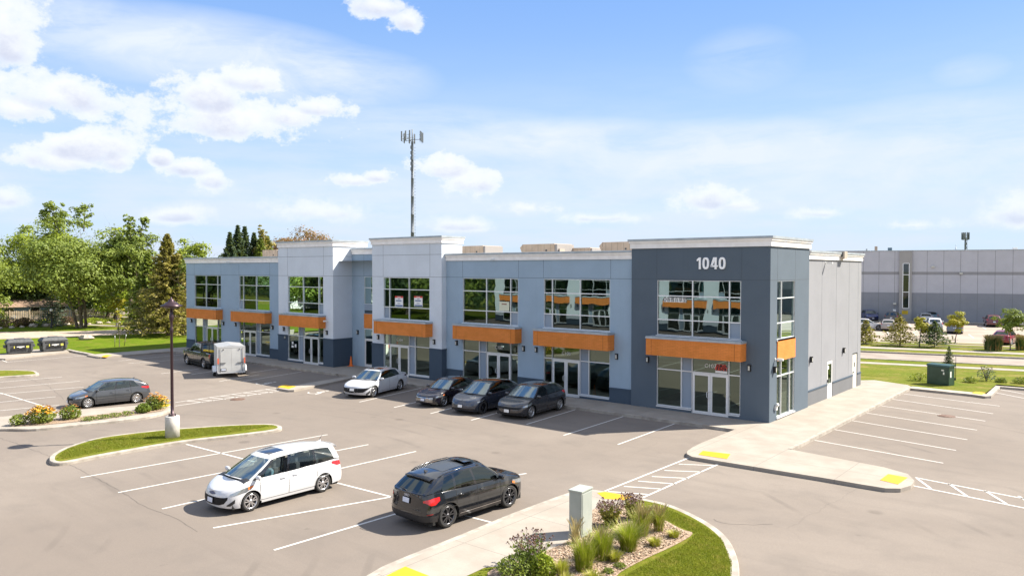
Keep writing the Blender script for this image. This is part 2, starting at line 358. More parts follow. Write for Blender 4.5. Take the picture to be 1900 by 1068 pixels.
# ------------------------------------------------------------------ ground, lots, road
def build_ground():
    g = MB(); g.sheet([(-3000, -3000), (3000, -3000), (3000, 3000), (-3000, 3000)], -0.30); struct('ground', g, M_FIELD)
    # parking lot asphalt, one sheet
    a = MB(); a.sheet([(-66.2, -90), (45, -90), (45, 23.2), (7.3, 23.2), (7.3, 18.2), (-62.0, 18.2), (-62.0, -6.5), (-66.2, -9.0)], ZA); struct('parking_lot', a, M_ASPH)
    # lawns beside and behind the building
    l = MB(); l.sheet([(-140, -60), (-66.4, -60), (-66.4, -8.6), (-63.2, -8.6), (-58.2, -8.2), (-58.2, 60), (-140, 60)], -0.03); struct('side_lawn', l, M_LAWN)
    l = MB()
    l.sheet([(-58.1, 16.0), (-0.5, 16.0), (0.3, 18.0), (2.4, 18.2), (6.9, 18.0), (6.9, 22.9), (60, 22.9), (60, 43.2), (-58.1, 15.2)], -0.02); struct('back_lawn', l, M_FIELD)
    rt = radians(13.6); ux = Vector((cos(rt), sin(rt))); un = Vector((-sin(rt), cos(rt)))
    def strip(name, c0, c1, z, m, a0=-160, a1=160):
        s = MB(); s.sheet([ux*a0+un*c0, ux*a1+un*c0, ux*a1+un*c1, ux*a0+un*c1], z); return struct(name, s, m)
    strip('verge', 27.3, 33.0, -0.015, M_FIELD); strip('far_pavement', 29.25, 30.55, 0.0, M_CONC)
    strip('road', 33.1, 39.7, -0.10, M_ROADF)
    for c0, c1 in ((32.95, 33.12), (39.68, 39.95)):
        k = MB(); k.add([(*(ux*s+un*c), z) for s in (-160, 160) for c in (c0, c1) for z in (-0.25, 0.04)], [(0, 1, 3, 2), (4, 6, 7, 5), (0, 4, 5, 1), (2, 3, 7, 6), (0, 2, 6, 4), (1, 5, 7, 3)])
        struct('road_kerb', k, M_CURB)
    strip('far_verge', 39.9, 48.3, 0.0, M_FIELD); strip('opposite_pavement', 42.7, 44.5, 0.03, M_CONC)
    strip('far_parking_lot', 48.0, 86.5, 0.02, M_LOTF)
    s = MB(); s.sheet([ux*3+un*48.3, ux*60+un*48.3, ux*60+un*50.3, ux*3+un*50.3], 0.05)
    s.sheet([ux*5+un*51.6, ux*60+un*51.6, ux*60+un*52.6, ux*5+un*52.6], 0.05)
    struct('lot_verge', s, M_FIELD)
    strip('warehouse_walk', 86.0, 90.2, 0.10, M_CONC)
    ln = MB()
    for i in range(-14, 20):
        u0 = 2.9*i
        for c0, c1 in ((60.5, 66.0), (76.5, 84.5)):
            p = [ux*(u0-0.06)+un*c0, ux*(u0+0.06)+un*c0, ux*(u0+0.06)+un*c1, ux*(u0-0.06)+un*c1]; ln.sheet(p, 0.03)
    struct('far_lot_lines', ln, M_LINE)
    # gravel path and stones at the left
    p = MB(); p.sheet(smooth_path([(-101, -26), (-86, -20), (-82.5, -8.4), (-80, -2.8), (-78, 4), (-72, 17), (-58.3, 19), (-58.3, 24), (-76, 24), (-84.5, 10), (-88.5, 1), (-94, -5.5)], 4), -0.02); struct('gravel_path', p, M_DIRT)
    rnd = random.Random(4)
    for k in range(26):
        q = Vector((-99.5+rnd.uniform(-0.5, 0.5)+abs(k-9)*0.02, -9+k*1.35, 0)); r = rnd.uniform(0.25, 0.62)
        b = rock(r, k); tag(b.build('edging_stone', M_STONE, M=Matrix.Translation(q+Vector((0, 0, r*0.25)))), None)
        o = b_last[0]; tag(o, 'pale rough stone in the row edging the garden in front of the fence', 'stone', 'stones edging the garden'); o['label'] = 'pale rough garden edging stone, number %s from the left in the row before the fence' % ORD[k]
    b = rock(0.75, 99); o = b.build('boulder', M_STONE); o.location = G(160, 629, 0)+Vector((0, 0, 0.15))
    tag(o, 'pale flat boulder lying alone on the lawn beside the gravel path', 'boulder')
b_last = [None]
M_STONE = two('pale_stone', (0.30, 0.26, 0.21), (0.43, 0.38, 0.32), 3, rough=0.95, bmp=0.5)
class _R(MB):
    def build(s, *a, **k):
        o = MB.build(s, *a, **k); b_last[0] = o; return o
def rock(r, seed):
    m = _R(); rn = random.Random(seed); n = 8; sx = rn.uniform(0.9, 1.6)
    prof = [(0.01, -0.5), (0.75, -0.45), (1.0, 0.0), (0.72, 0.45), (0.01, 0.55)]
    vs = []; 
    for pr, pz in prof:
        for k in range(n):
            j = rn.uniform(0.8, 1.15); vs.append((pr*r*j*sx*cos(2*pi*k/n), pr*r*j*sin(2*pi*k/n), pz*r*rn.uniform(0.8, 1.1)))
    m.add(vs, [(i*n+k, i*n+(k+1) % n, (i+1)*n+(k+1) % n, (i+1)*n+k) for i in range(len(prof)-1) for k in range(n)], 0, False)
    return m
build_ground()

def kerbed(name, pts, top=0.0, width=0.2, fill=None, fill_name='grass', fill_z=0.02, mi=M_CURB):
    m = MB(); inner = offset_poly(pts, width); n = len(pts)
    out2 = offset_poly(pts, 0.025)
    rings = [[(p[0], p[1], ZA-0.15) for p in pts], [(p[0], p[1], top-0.03) for p in pts], [(p[0], p[1], top) for p in out2], [(p[0], p[1], top) for p in inner], [(p[0], p[1], top-0.10) for p in inner]]
    vs = [q for r in rings for q in r]
    m.add(vs, [(i*n+k, i*n+(k+1) % n, (i+1)*n+(k+1) % n, (i+1)*n+k) for i in range(4) for k in range(n)], 0)
    struct(name, m, mi)
    if fill is not None:
        f = MB(); f.sheet(inner, top+fill_z); return struct(fill_name, f, fill)
def GP(l, z=0.0): return [G(x, y, z) for x, y in l]

def build_pavements():
    # front and side pavement with the raised walk to the two crossings
    def P(px, py): v = G(px, py, 0.0); return (v.x, v.y)
    c1 = P(1365.3, 795.2)
    side = [P(1301, 821), P(1285, 829), P(1275.5, 836), P(1274, 841), P(1284, 846.5), P(1345.8, 856.5), P(1523.7, 885), P(1600, 898), P(1643.4, 905), P(1671, 905.5), P(1690, 900), P(1697, 891), P(1684.5, 878.4), P(1640, 866), P(1575, 853.5), P(1462, 832)]
    ex = side[-1][0]
    m = MB()
    yk = c1[1]
    # main slab outline (counter-clockwise seen from above is not needed)
    walk = P(661.7, 698.8); wl = P(623.3, 693.4)
    r0, r1 = P(513.9, 719.4), P(538.5, 723.5)
    lf = P(304.2, 652.2)
    out = [c1]+side+[(ex+0.02, 17.2), (ex+0.02, 17.9), (2.35, 18.6), (0.05, 19.6), (-1.0, 18.6), (-1.0, 15.9)]
    m.prism(out, ZA-0.2, 0.0)
    struct('side_pavement', m, M_CONC)
    m = MB(); a_, b_, c_, d_, e_ = P(1684, 718.3), P(1802, 731), P(1828, 734.7), P(1851, 716.3), P(1900, 717)
    m.prism([(ex+0.03, 17.15), b_, c_, (c_[0]+0.25, c_[1]+0.35), (c_[0]-0.1, c_[1]+1.1), (b_[0], b_[1]+1.0), (ex+0.03, 18.15)], ZA-0.2, -0.001); struct('kerb', m, M_CURB)
    m = MB(); m.prism([(c_[0]+0.26, c_[1]+0.35), (d_[0]+0.15, d_[1]), (d_[0]-0.15, d_[1]+0.4), (c_[0]-0.09, c_[1]+1.1)], ZA-0.2, -0.002); struct('kerb', m, M_CURB)
    m = MB(); m.prism([(d_[0]+0.16, d_[1]), (40, 23.0), (40, 23.4), (d_[0]-0.14, d_[1]+0.4)], ZA-0.2, -0.003); struct('kerb', m, M_CURB)
    m = MB()
    a = [(-0.99, yk+0.0)]
    out = [(c1[0]-0.0, 0.6), (c1[0]-0.0, yk), (walk[0], yk), (r1[0]+0.05, r1[1]+0.25), (r1[0]-0.15, r1[1]), (r0[0]+0.15, r0[1]), (r0[0]-0.05, r0[1]+0.25), (wl[0]+1.6, yk-0.15), (wl[0], yk), (-55.9, yk), (-55.9, -8.8), (-56.1, -9.1), (-58.5, -9.1), (-58.7, -8.8), (-58.7, 0.9), (-35, 1.8), (-29, 1.8)]
    m.prism(out, ZA-0.2, -0.002)
    struct('front_pavement', m, M_CONC)
    k = MB()                                   # kerb strip along the front edge, a little proud
    for x0, x1 in ((walk[0]+0.05, c1[0]-0.02), (-55.8, wl[0]-0.05)):
        n = int((x1-x0)/3)+1
        for i in range(n):
            xa = x0+(x1-x0)*i/n; xb = x0+(x1-x0)*(i+1)/n
            k.box(xa+0.006, xb-0.006, yk-0.15, yk+0.03, ZA-0.1, 0.006)
    k.box(ex-0.03, ex+0.14, side[-1][1]+0.05, 17.1, ZA-0.1, 0.006)
    struct('kerb', k, M_CURB)
    # dumpster pad and left kerb
    m = MB(); pp = [P(0, 664.5), P(10, 665), P(128, 651.5), P(118, 645.0), P(60, 648), P(0, 656)]
    m.prism([( -70, pp[0][1]-6), pp[0], pp[1], pp[2], pp[3], pp[4], pp[5], (-70, pp[5][1]-5)], ZA-0.1, -0.01); struct('dumpster_pad', m, M_CONC)
    m = MB(); pl = [P(123, 648.5), P(141, 652.5), P(156, 655), P(172, 658.4), P(180, 660.5), P(187, 662)]
    q = pl+[(p[0]-0.3, p[1]+0.35) for p in reversed(pl)]
    m.prism(q, ZA-0.1, 0.02); struct('kerb', m, M_CURB)
    # tactile plates: flat painted plates let into the pavements
    def plate(x0, x1, y0, y1, where, rz=0):
        t = MB(); t.box(x0, x1, y0, y1, -0.02, 0.012); o = t.build('tactile_plate', M_TACT)
        return tag(o, where, 'tactile plate', 'yellow tactile plates at the crossings')
    def rect(l, where):
        t = MB(); t.prism(GP(l), -0.02, 0.012); o = t.build('tactile_plate', M_TACT); tag(o, where, 'tactile plate', 'yellow tactile plates at the crossings')
    rect([(1296, 843), (1304, 836), (1355, 842), (1349, 851)], 'yellow tactile plate at the pavement corner nearest the 1040 tower')
    rect([(1633, 890), (1648, 879), (1684, 885.5), (1666, 898)], 'yellow tactile plate on the rounded tip of the side pavement')
    rect([(1108, 914), (1122, 912), (1176, 921), (1170, 928), (1122, 925)], 'yellow tactile plate behind the grey cabinet at the head of the hatched crossing')
    rect([(716, 1068), (752, 1050.5), (796, 1068), (786, 1076), (724, 1078)], 'yellow tactile plate at the bottom edge of the photo on the foreground pavement')
    rect([(515, 717.5), (529, 713.5), (549, 716.5), (536, 721)], 'yellow tactile plate at the end of the short walk left of the white sedan')
    rect([(183, 661.5), (197, 658), (208, 658.8), (196, 662.2)], 'yellow tactile plate at the left end of the front pavement by the lawn')
    rect([(286, 749), (300, 747.6), (316, 750), (312, 753.5), (300, 755)], 'yellow tactile plate at the tip of the flower island behind the lamp post')
    rect([(1803, 729), (1810, 726.2), (1828, 728.4), (1822, 731.8)], 'yellow tactile plate on the far kerb right of the green transformer')
    # planted islands
    lamp = smooth_path([P(91, 852), P(98, 841), P(130, 826), P(189, 810), P(290, 797.5), P(380, 790.5), P(450, 786.5), P(500, 785.5), P(521, 789), P(519, 794.5), P(490, 800), P(420, 808.5), P(330, 819), P(200, 841), P(125, 855.5), P(100, 857)], 5)
    kerbed('lamp_island_kerb', lamp, fill=M_ISLE, fill_name='lamp_island_lawn', fill_z=0.0)
    small = smooth_path([P(-60, 691), P(0, 686.3), P(58, 687), P(69.5, 690), P(66, 694), P(0, 698.5), P(-60, 703)], 5)
    kerbed('small_island_kerb', small, fill=M_ISLE, fill_name='small_island_lawn', fill_z=0.0)
    bed = smooth_path([P(-70, 800), P(0, 794.5), P(67, 794), P(180, 783), P(260, 774), P(300, 766), P(319, 757.5), P(316, 751), P(303, 747.5), P(250, 752), P(103, 763), P(0, 772.5), P(-70, 779)], 5)
    kerbed('flower_island_kerb', bed, fill=M_CONC, fill_name='flower_island_walk', fill_z=-0.004)
    mu = MB(); mu.sheet(smooth_path([P(18, 789), P(60, 781), P(135, 774), P(200, 767), P(250, 762), P(290, 757), P(304, 757), P(300, 762), P(250, 769), P(180, 778), P(90, 787), P(40, 790)], 4), 0.015); struct('flower_bed_soil', mu, M_MULCH)
    fgo = [P(613, 1110), P(690, 1060), P(735, 1038), P(860, 988), P(950, 951), P(1054, 913), P(1085, 907), P(1110, 908.5), P(1180, 921), P(1243, 935), P(1302, 961), P(1346, 992), P(1367, 1030), P(1372, 1068), P(1366, 1110), P(1340, 1180), P(900, 1320), P(560, 1160)]
    fg = smooth_path(fgo, 5)
    kerbed('foreground_island_kerb', fg, fill=M_ISLE, fill_name='foreground_island_lawn', width=0.22, fill_z=0.0)
    wk = MB(); inner = offset_poly(fg, 0.23)
    # concrete walk on the left half of the island, mulch bed between walk and lawn
    wk.sheet(inner[:41]+[Vector(P(*q)) for q in ((1160, 938), (1120, 952), (1096, 985), (1070, 1012), (1040, 1030), (985, 1046), (900, 1052), (850, 1075), (760, 1150))], 0.006); struct('foreground_walk', wk, M_CONC)
    mu = MB(); mu.sheet(smooth_path([P(905, 1062), P(960, 1040), P(1040, 1010), P(1075, 985), P(1095, 950), P(1120, 940), P(1180, 942), P(1215, 955), P(1262, 980), P(1285, 990), P(1250, 1012), P(1200, 1035), P(1150, 1062), P(1120, 1090), P(1000, 1110), P(930, 1100)], 4), 0.012); struct('mulch_bed', mu, M_MULCH)
build_pavements()

def build_lines():
    m = MB(); ZL = ZA+0.006
    def L(x0, y0, x1, y1, w=0.10):
        w *= 0.85
        a, b = G(x0, y0, ZA), G(x1, y1, ZA); t = (b-a).normalized(); n = Vector((-t.y, t.x, 0))*w/2
        m.sheet([a-n, b-n, b+n, a+n], ZL); 
    def S(ox, oy, k, l, w=0.10):
        for a, b, c, d in l: L(ox+a/k, oy+b/k, ox+c/k, oy+d/k, w)
    S(1250, 680, 2.923, [(1215, 143, 1768, 213), (1155, 171, 1732, 254), (1087, 206, 1690, 294), (1010, 245, 1645, 343), (920, 284, 1593, 395), (835, 334, 1532, 453), (725, 391, 1462, 522)])
    S(620, 660, 4.130, [(1265, 432, 1050, 492), (898, 400, 738, 441), (630, 353, 458, 395), (690, 240, 193, 353), (2080, 505, 1770, 600), (2198, 472, 1700, 634)][:4])
    S(1000, 740, 4.75, [(335, 88, -110, 222), (745, 152, 215, 320), (1200, 215, 695, 400)])
    # foreground double row
    S(340, 780, 2.969, [(165, 590, 1890, 290), (500, 712, 1180, 510), (830, 338, 1700, 560)], 0.11)
    S(60, 800, 3.8, [(340, 325, 2082, 22), (605, 430, 2370, 92), (915, 545, 2705, 140), (1085, 90, 1700, 248)], 0.11)
    # left rows
    S(0, 640, 4.45, [(0, 305, 515, 262), (0, 355, 660, 296), (0, 405, 690, 345), (0, 470, 460, 425), (0, 540, 490, 495), (0, 393, 465, 535), (60, 140, 720, 85), (0, 118, 60, 140), (980, 130, 1530, 75), (1060, 150, 1540, 115), (1330, 235, 1640, 195)])
    S(180, 640, 3.654, [(990, 245, 1390, 180), (1040, 188, 1230, 158), (640, 198, 800, 175), (530, 388, 1215, 290), (530, 412, 1300, 300), (830, 245, 1100, 200)])
    for i in range(1, 9):
        t = i/9; a = (530+685*t, 388-98*t); S(180, 640, 3.654, [(a[0], a[1], a[0]+105+30*t, a[1]+10)])
    # hatched crossing in front
    S(860, 800, 3.393, [(890, 375, 1445, 155), (1130, 415, 1640, 190), (1435, 168, 1545, 172), (1355, 205, 1580, 214), (1265, 245, 1500, 254), (1185, 283, 1420, 295), (1100, 312, 1340, 330), (1010, 345, 1250, 362), (910, 377, 1165, 396)])
    S(1250, 680, 2.923, [(1310, 600, 1900, 715), (1300, 645, 1900, 765), (1320, 605, 1395, 660), (1490, 632, 1590, 700), (1685, 670, 1805, 742), (1870, 700, 1990, 775), (1900, 715, 2100, 755), (1900, 765, 2100, 803)], 0.11)
    S(1560, 420, 3.141, [(890, 965, 1068, 1000), (905, 945, 1068, 975), (925, 932, 1068, 950), (1000, 930, 1068, 948)])
    struct('parking_lines', m, M_LINE, clean=False)
    # wheelchair symbols painted on two stalls
    for (cx, cy), nm in (((488, 711), 0), ((585, 728), 1)):
        c = G(cx, cy, ZA); b = MB()
        ring = [(c.x+0.42*cos(a)-0.05, c.y+0.42*sin(a)) for a in [radians(200+i*20) for i in range(13)]]
        for p, q in zip(ring, ring[1:]):
            a_, b_ = Vector(p), Vector(q); t = (b_-a_).normalized(); n_ = Vector((-t.y, t.x))*0.05; b.sheet([a_-n_, b_-n_, b_+n_, a_+n_], ZL+0.001)
        for (x0, y0, x1, y1) in ((0, 0.75, 0, 0.1), (0, 0.1, 0.42, 0.1), (0.42, 0.1, 0.6, -0.45), (0, 0.5, 0.3, 0.5)):
            a_, b_ = Vector((c.x+x0, c.y+y0)), Vector((c.x+x1, c.y+y1)); t = (b_-a_).normalized(); n_ = Vector((-t.y, t.x))*0.05; b.sheet([a_-n_, b_-n_, b_+n_, a_+n_], ZL+0.002)
        b.sheet([(c.x+0.12*cos(i*pi/5), c.y+0.92+0.12*sin(i*pi/5)) for i in range(10)], ZL+0.002)
        struct('wheelchair_marking', b, M_LINE, clean=False)
build_lines()

def build_cracks():
    m = MB(); rn = random.Random(2); 
    for path in ([(-20, 805), (30, 822), (62, 834), (95, 847), (140, 866), (190, 893), (232, 916), (262, 936), (330, 962), (372, 990)], [(1322, 962), (1340, 969), (1362, 972), (1400, 973), (1448, 970)], [(0, 690), (50, 701), (90, 716), (120, 741)]):
        p = [G(x, y, ZA) for x, y in path]; q = []
        for a, b in zip(p, p[1:]):
            n = max(2, int((b-a).length/0.25))
            for k in range(n): q.append(a+(b-a)*(k/n)+Vector((rn.gauss(0, .02), rn.gauss(0, .02), 0)))
        for a, b in zip(q, q[1:]):
            t = (b-a).normalized(); nn = Vector((-t.y, t.x, 0)); w = rn.uniform(0.006, 0.016); m.sheet([a-nn*w, b-nn*w, b+nn*w, a+nn*w], ZA+0.003)
    struct('asphalt_cracks', m, mat('crack_filler', (0.095, 0.082, 0.072), 0.9), clean=False)
build_cracks()
M_RUST = two('rusty_iron', (0.10, 0.05, 0.035), (0.17, 0.11, 0.08), 6, rough=0.8)
def manhole(px, py, r, label):
    c = G(px, py, ZA); t = MB()
    t.lathe([(r*1.2, 0.0), (r*1.2, 0.012), (r*1.05, 0.016), (r*1.02, 0.010), (r*0.98, 0.010), (r*0.96, 0.016), (0.001, 0.018)], 24)
    for i in range(-3, 4): t.box(i*r*0.25-0.02, i*r*0.25+0.02, -r*0.6, r*0.6, 0.0, 0.022)
    o = t.build('manhole_cover', M_RUST, bevel=None); o.location = c
    tag(o, label, 'manhole cover', 'iron covers in the asphalt')
manhole(1756, 771.5, 0.36, 'rusty round iron cover on a bay line of the right hand car park')
manhole(441, 740.5, 0.36, 'rusty round iron cover in the lane beside the hatched crossing left of the short walk')
# ------------------------------------------------------------------ main building
M_BLUE = stucco('stucco_blue_grey', (0.335, 0.435, 0.535))
M_PALE = stucco('stucco_pale_grey', (0.65, 0.70, 0.76))
M_SIDE = stucco('stucco_side_grey', (0.27, 0.275, 0.295))
M_SLATE = stucco('stucco_slate', (0.106, 0.136, 0.170))
M_SLATEW = stucco('stucco_slate_side', (0.106, 0.136, 0.170))
M_WAIN = stucco('stucco_wainscot', (0.066, 0.094, 0.13))
M_WAINS = stucco('stucco_wainscot_side', (0.16, 0.165, 0.175))
M_CORN = two('cornice_white', (0.80, 0.775, 0.755), (0.88, 0.855, 0.835), 2.0, rough=0.8)
M_CAPM = two('coping_metal', (0.33, 0.37, 0.40), (0.42, 0.46, 0.49), 1.5, rough=0.45, metal=0.3)
M_JOINT = mat('joint_dark', (0.07, 0.085, 0.10), 0.9)
M_ALU = mat('frame_aluminium', (0.74, 0.76, 0.78), 0.38, 0.35)
M_SPAN = mat('spandrel_blue_grey', (0.25, 0.31, 0.39), 0.35)
M_SPANB = two('spandrel_dark', (0.035, 0.055, 0.075), (0.055, 0.075, 0.095), 3, rough=0.15)
def fn_brick(T, b):
    v = opos(T); sp = T.new('ShaderNodeSeparateXYZ', inp={0: v}); h = T.m('ADD', sp.outputs[0], sp.outputs[1])
    cb = T.new('ShaderNodeCombineXYZ', inp={0: h, 1: sp.outputs[2], 2: 0.0})
    br = T.new('ShaderNodeTexBrick', inp={'Vector': cb.outputs[0], 'Color1': (0.76, 0.255, 0.058, 1), 'Color2': (0.68, 0.222, 0.05, 1), 'Mortar': (0.54, 0.175, 0.045, 1), 'Scale': 1.0, 'Mortar Size': 0.007, 'Brick Width': 0.3, 'Row Height': 0.082, 'Bias': -0.1})
    n = noise_n(T, v, 1.6, 5)
    c = T.mix(T.m('MULTIPLY', T.smooth(n, 0.35, 0.7), 0.35), br.outputs['Color'], (0.50, 0.16, 0.02))
    T.l.new(c, b.inputs['Base Color']); bump(T, b, br.outputs['Fac'], -0.3, 0.01)
M_ORANGE = nmat('canopy_orange_brick', fn_brick, rough=0.8, spec=0.25)
M_CAN_JOINT = mat('canopy_joint', (0.20, 0.07, 0.02), 0.9)
def glass_mat(name, tint, refl=0.36, wav=0.0, gc=(0.86, 0.96, 0.92)):
    m = bpy.data.materials.new(name); m.use_nodes = True; T = NT(m.node_tree); T.n.clear()
    gl = T.new('ShaderNodeBsdfGlossy', inp={'Color': (*gc, 1), 'Roughness': 0.004})
    tr = T.new('ShaderNodeBsdfTransparent', inp={'Color': (*tint, 1)})
    fr = T.new('ShaderNodeLayerWeight', inp={'Blend': 0.30})
    f = T.m('ADD', T.m('MULTIPLY', fr.outputs['Fresnel'], 0.65), refl, clamp=True)
    if wav:
        n = noise_n(T, opos(T, False), 0.55, 2); bp = T.new('ShaderNodeBump', inp={'Strength': 1.0, 'Distance': wav, 'Height': n}); T.l.new(bp.outputs[0], gl.inputs['Normal'])
    mx = T.new('ShaderNodeMixShader', inp={0: f}); T.l.new(tr.outputs[0], mx.inputs[1]); T.l.new(gl.outputs[0], mx.inputs[2])
    T.new('ShaderNodeOutputMaterial', inp={0: mx.outputs[0]}); return m
M_GLASS = glass_mat('window_glass', (0.28, 0.45, 0.44), 0.24, 0.0034, (0.56, 0.72, 0.71))
M_GLASSD = glass_mat('spandrel_glass', (0.05, 0.075, 0.085), 0.13, 0.0034, (0.5, 0.62, 0.64))
M_GLASSL = glass_mat('shopfront_glass', (0.28, 0.38, 0.32), 0.20, 0.0014, (0.62, 0.76, 0.66))
M_INT = mat('interior_plaster', (0.62, 0.62, 0.60), 0.9); M_INTF = mat('interior_floor', (0.24, 0.23, 0.21), 0.7)
M_BLK = mat('black_metal', (0.018, 0.018, 0.02), 0.45); M_DOORW = mat('door_white', (0.62, 0.62, 0.60), 0.5)
M_WHITE = mat('sign_white', (0.80, 0.80, 0.78), 0.5); M_RED = mat('sign_red', (0.70, 0.06, 0.035), 0.5); M_INK = mat('sign_ink', (0.02, 0.02, 0.02), 0.6)
M_LENS = mat('lamp_lens', (0.55, 0.55, 0.5), 0.3)
M_ROOF = two('roof_membrane', (0.30, 0.29, 0.28), (0.42, 0.41, 0.39), 0.5, rough=0.9)

def wall_grid(mb, ax, c, u0, u1, z0, z1, ops, depth, nrm, mi=0, mi_rev=0):
    """plane wall at c on axis ax ('y': runs in x, 'x': runs in y) with openings and reveals going inwards along -nrm"""
    def P(u, z, d=0.0):
        return (u, c-nrm*d, z) if ax == 'y' else (c-nrm*d, u, z)
    us = sorted({u0, u1, *[o[0] for o in ops], *[o[1] for o in ops]}); zs = sorted({z0, z1, *[o[2] for o in ops], *[o[3] for o in ops]})
    us = [u for u in us if u0 <= u <= u1]; zs = [z for z in zs if z0 <= z <= z1]
    for i in range(len(us)-1):
        for j in range(len(zs)-1):
            um, zm = (us[i]+us[i+1])/2, (zs[j]+zs[j+1])/2
            if any(o[0] < um < o[1] and o[2] < zm < o[3] for o in ops): continue
            mb.quad(P(us[i], zs[j]), P(us[i+1], zs[j]), P(us[i+1], zs[j+1]), P(us[i], zs[j+1]), mi)
    for a, b, lo, hi in ops:
        mb.quad(P(a, lo), P(a, hi), P(a, hi, depth), P(a, lo, depth), mi_rev); mb.quad(P(b, lo), P(b, hi), P(b, hi, depth), P(b, lo, depth), mi_rev)
        mb.quad(P(a, lo), P(b, lo), P(b, lo, depth), P(a, lo, depth), mi_rev); mb.quad(P(a, hi), P(b, hi), P(b, hi, depth), P(a, hi, depth), mi_rev)

def cornice(mb, path, zb, zt, proj=0.16, closed=False):
    """white cornice in two fascias with a metal coping (slots 0 white, 1 coping); path = outer wall line, outward is to the right of travel"""
    pts = [Vector(p) for p in path]; n = len(pts)
    def off(d):
        out = []
        for i in range(n):
            a = pts[max(0, i-1)]; b = pts[i]; c = pts[min(n-1, i+1)]
            e1 = (b-a).normalized() if i > 0 else (c-b).normalized(); e2 = (c-b).normalized() if i < n-1 else e1
            n1 = Vector((e1.y, -e1.x)); n2 = Vector((e2.y, -e2.x)); m = (n1+n2).normalized(); out.append(b+m*(d/max(0.3, m.dot(n1))))
        return out
    prof = [(0.0, zb, 0), (proj*0.45, zb, 0), (proj*0.45, zt-0.24, 0), (proj*0.8, zt-0.22, 0), (proj*0.8, zt-0.12, 0), (proj*1.1, zt-0.12, 1), (proj*1.1, zt, 1), (-0.30, zt+0.02, 1), (-0.30, zb+0.1, 0)]
    lines = [off(d) for d, _, _ in prof]
    for j in range(len(prof)-1):
        mi = 1 if (prof[j][2] == 1 and prof[j+1][2] == 1) else 0
        for i in range(n-1):
            mb.quad((*lines[j][i], prof[j][1]), (*lines[j][i+1], prof[j][1]), (*lines[j+1][i+1], prof[j+1][1]), (*lines[j+1][i], prof[j+1][1]), mi)
    for i in (0, n-1):
        mb.add([(*lines[j][i], prof[j][1]) for j in range(len(prof))], [tuple(range(len(prof)))], 0)

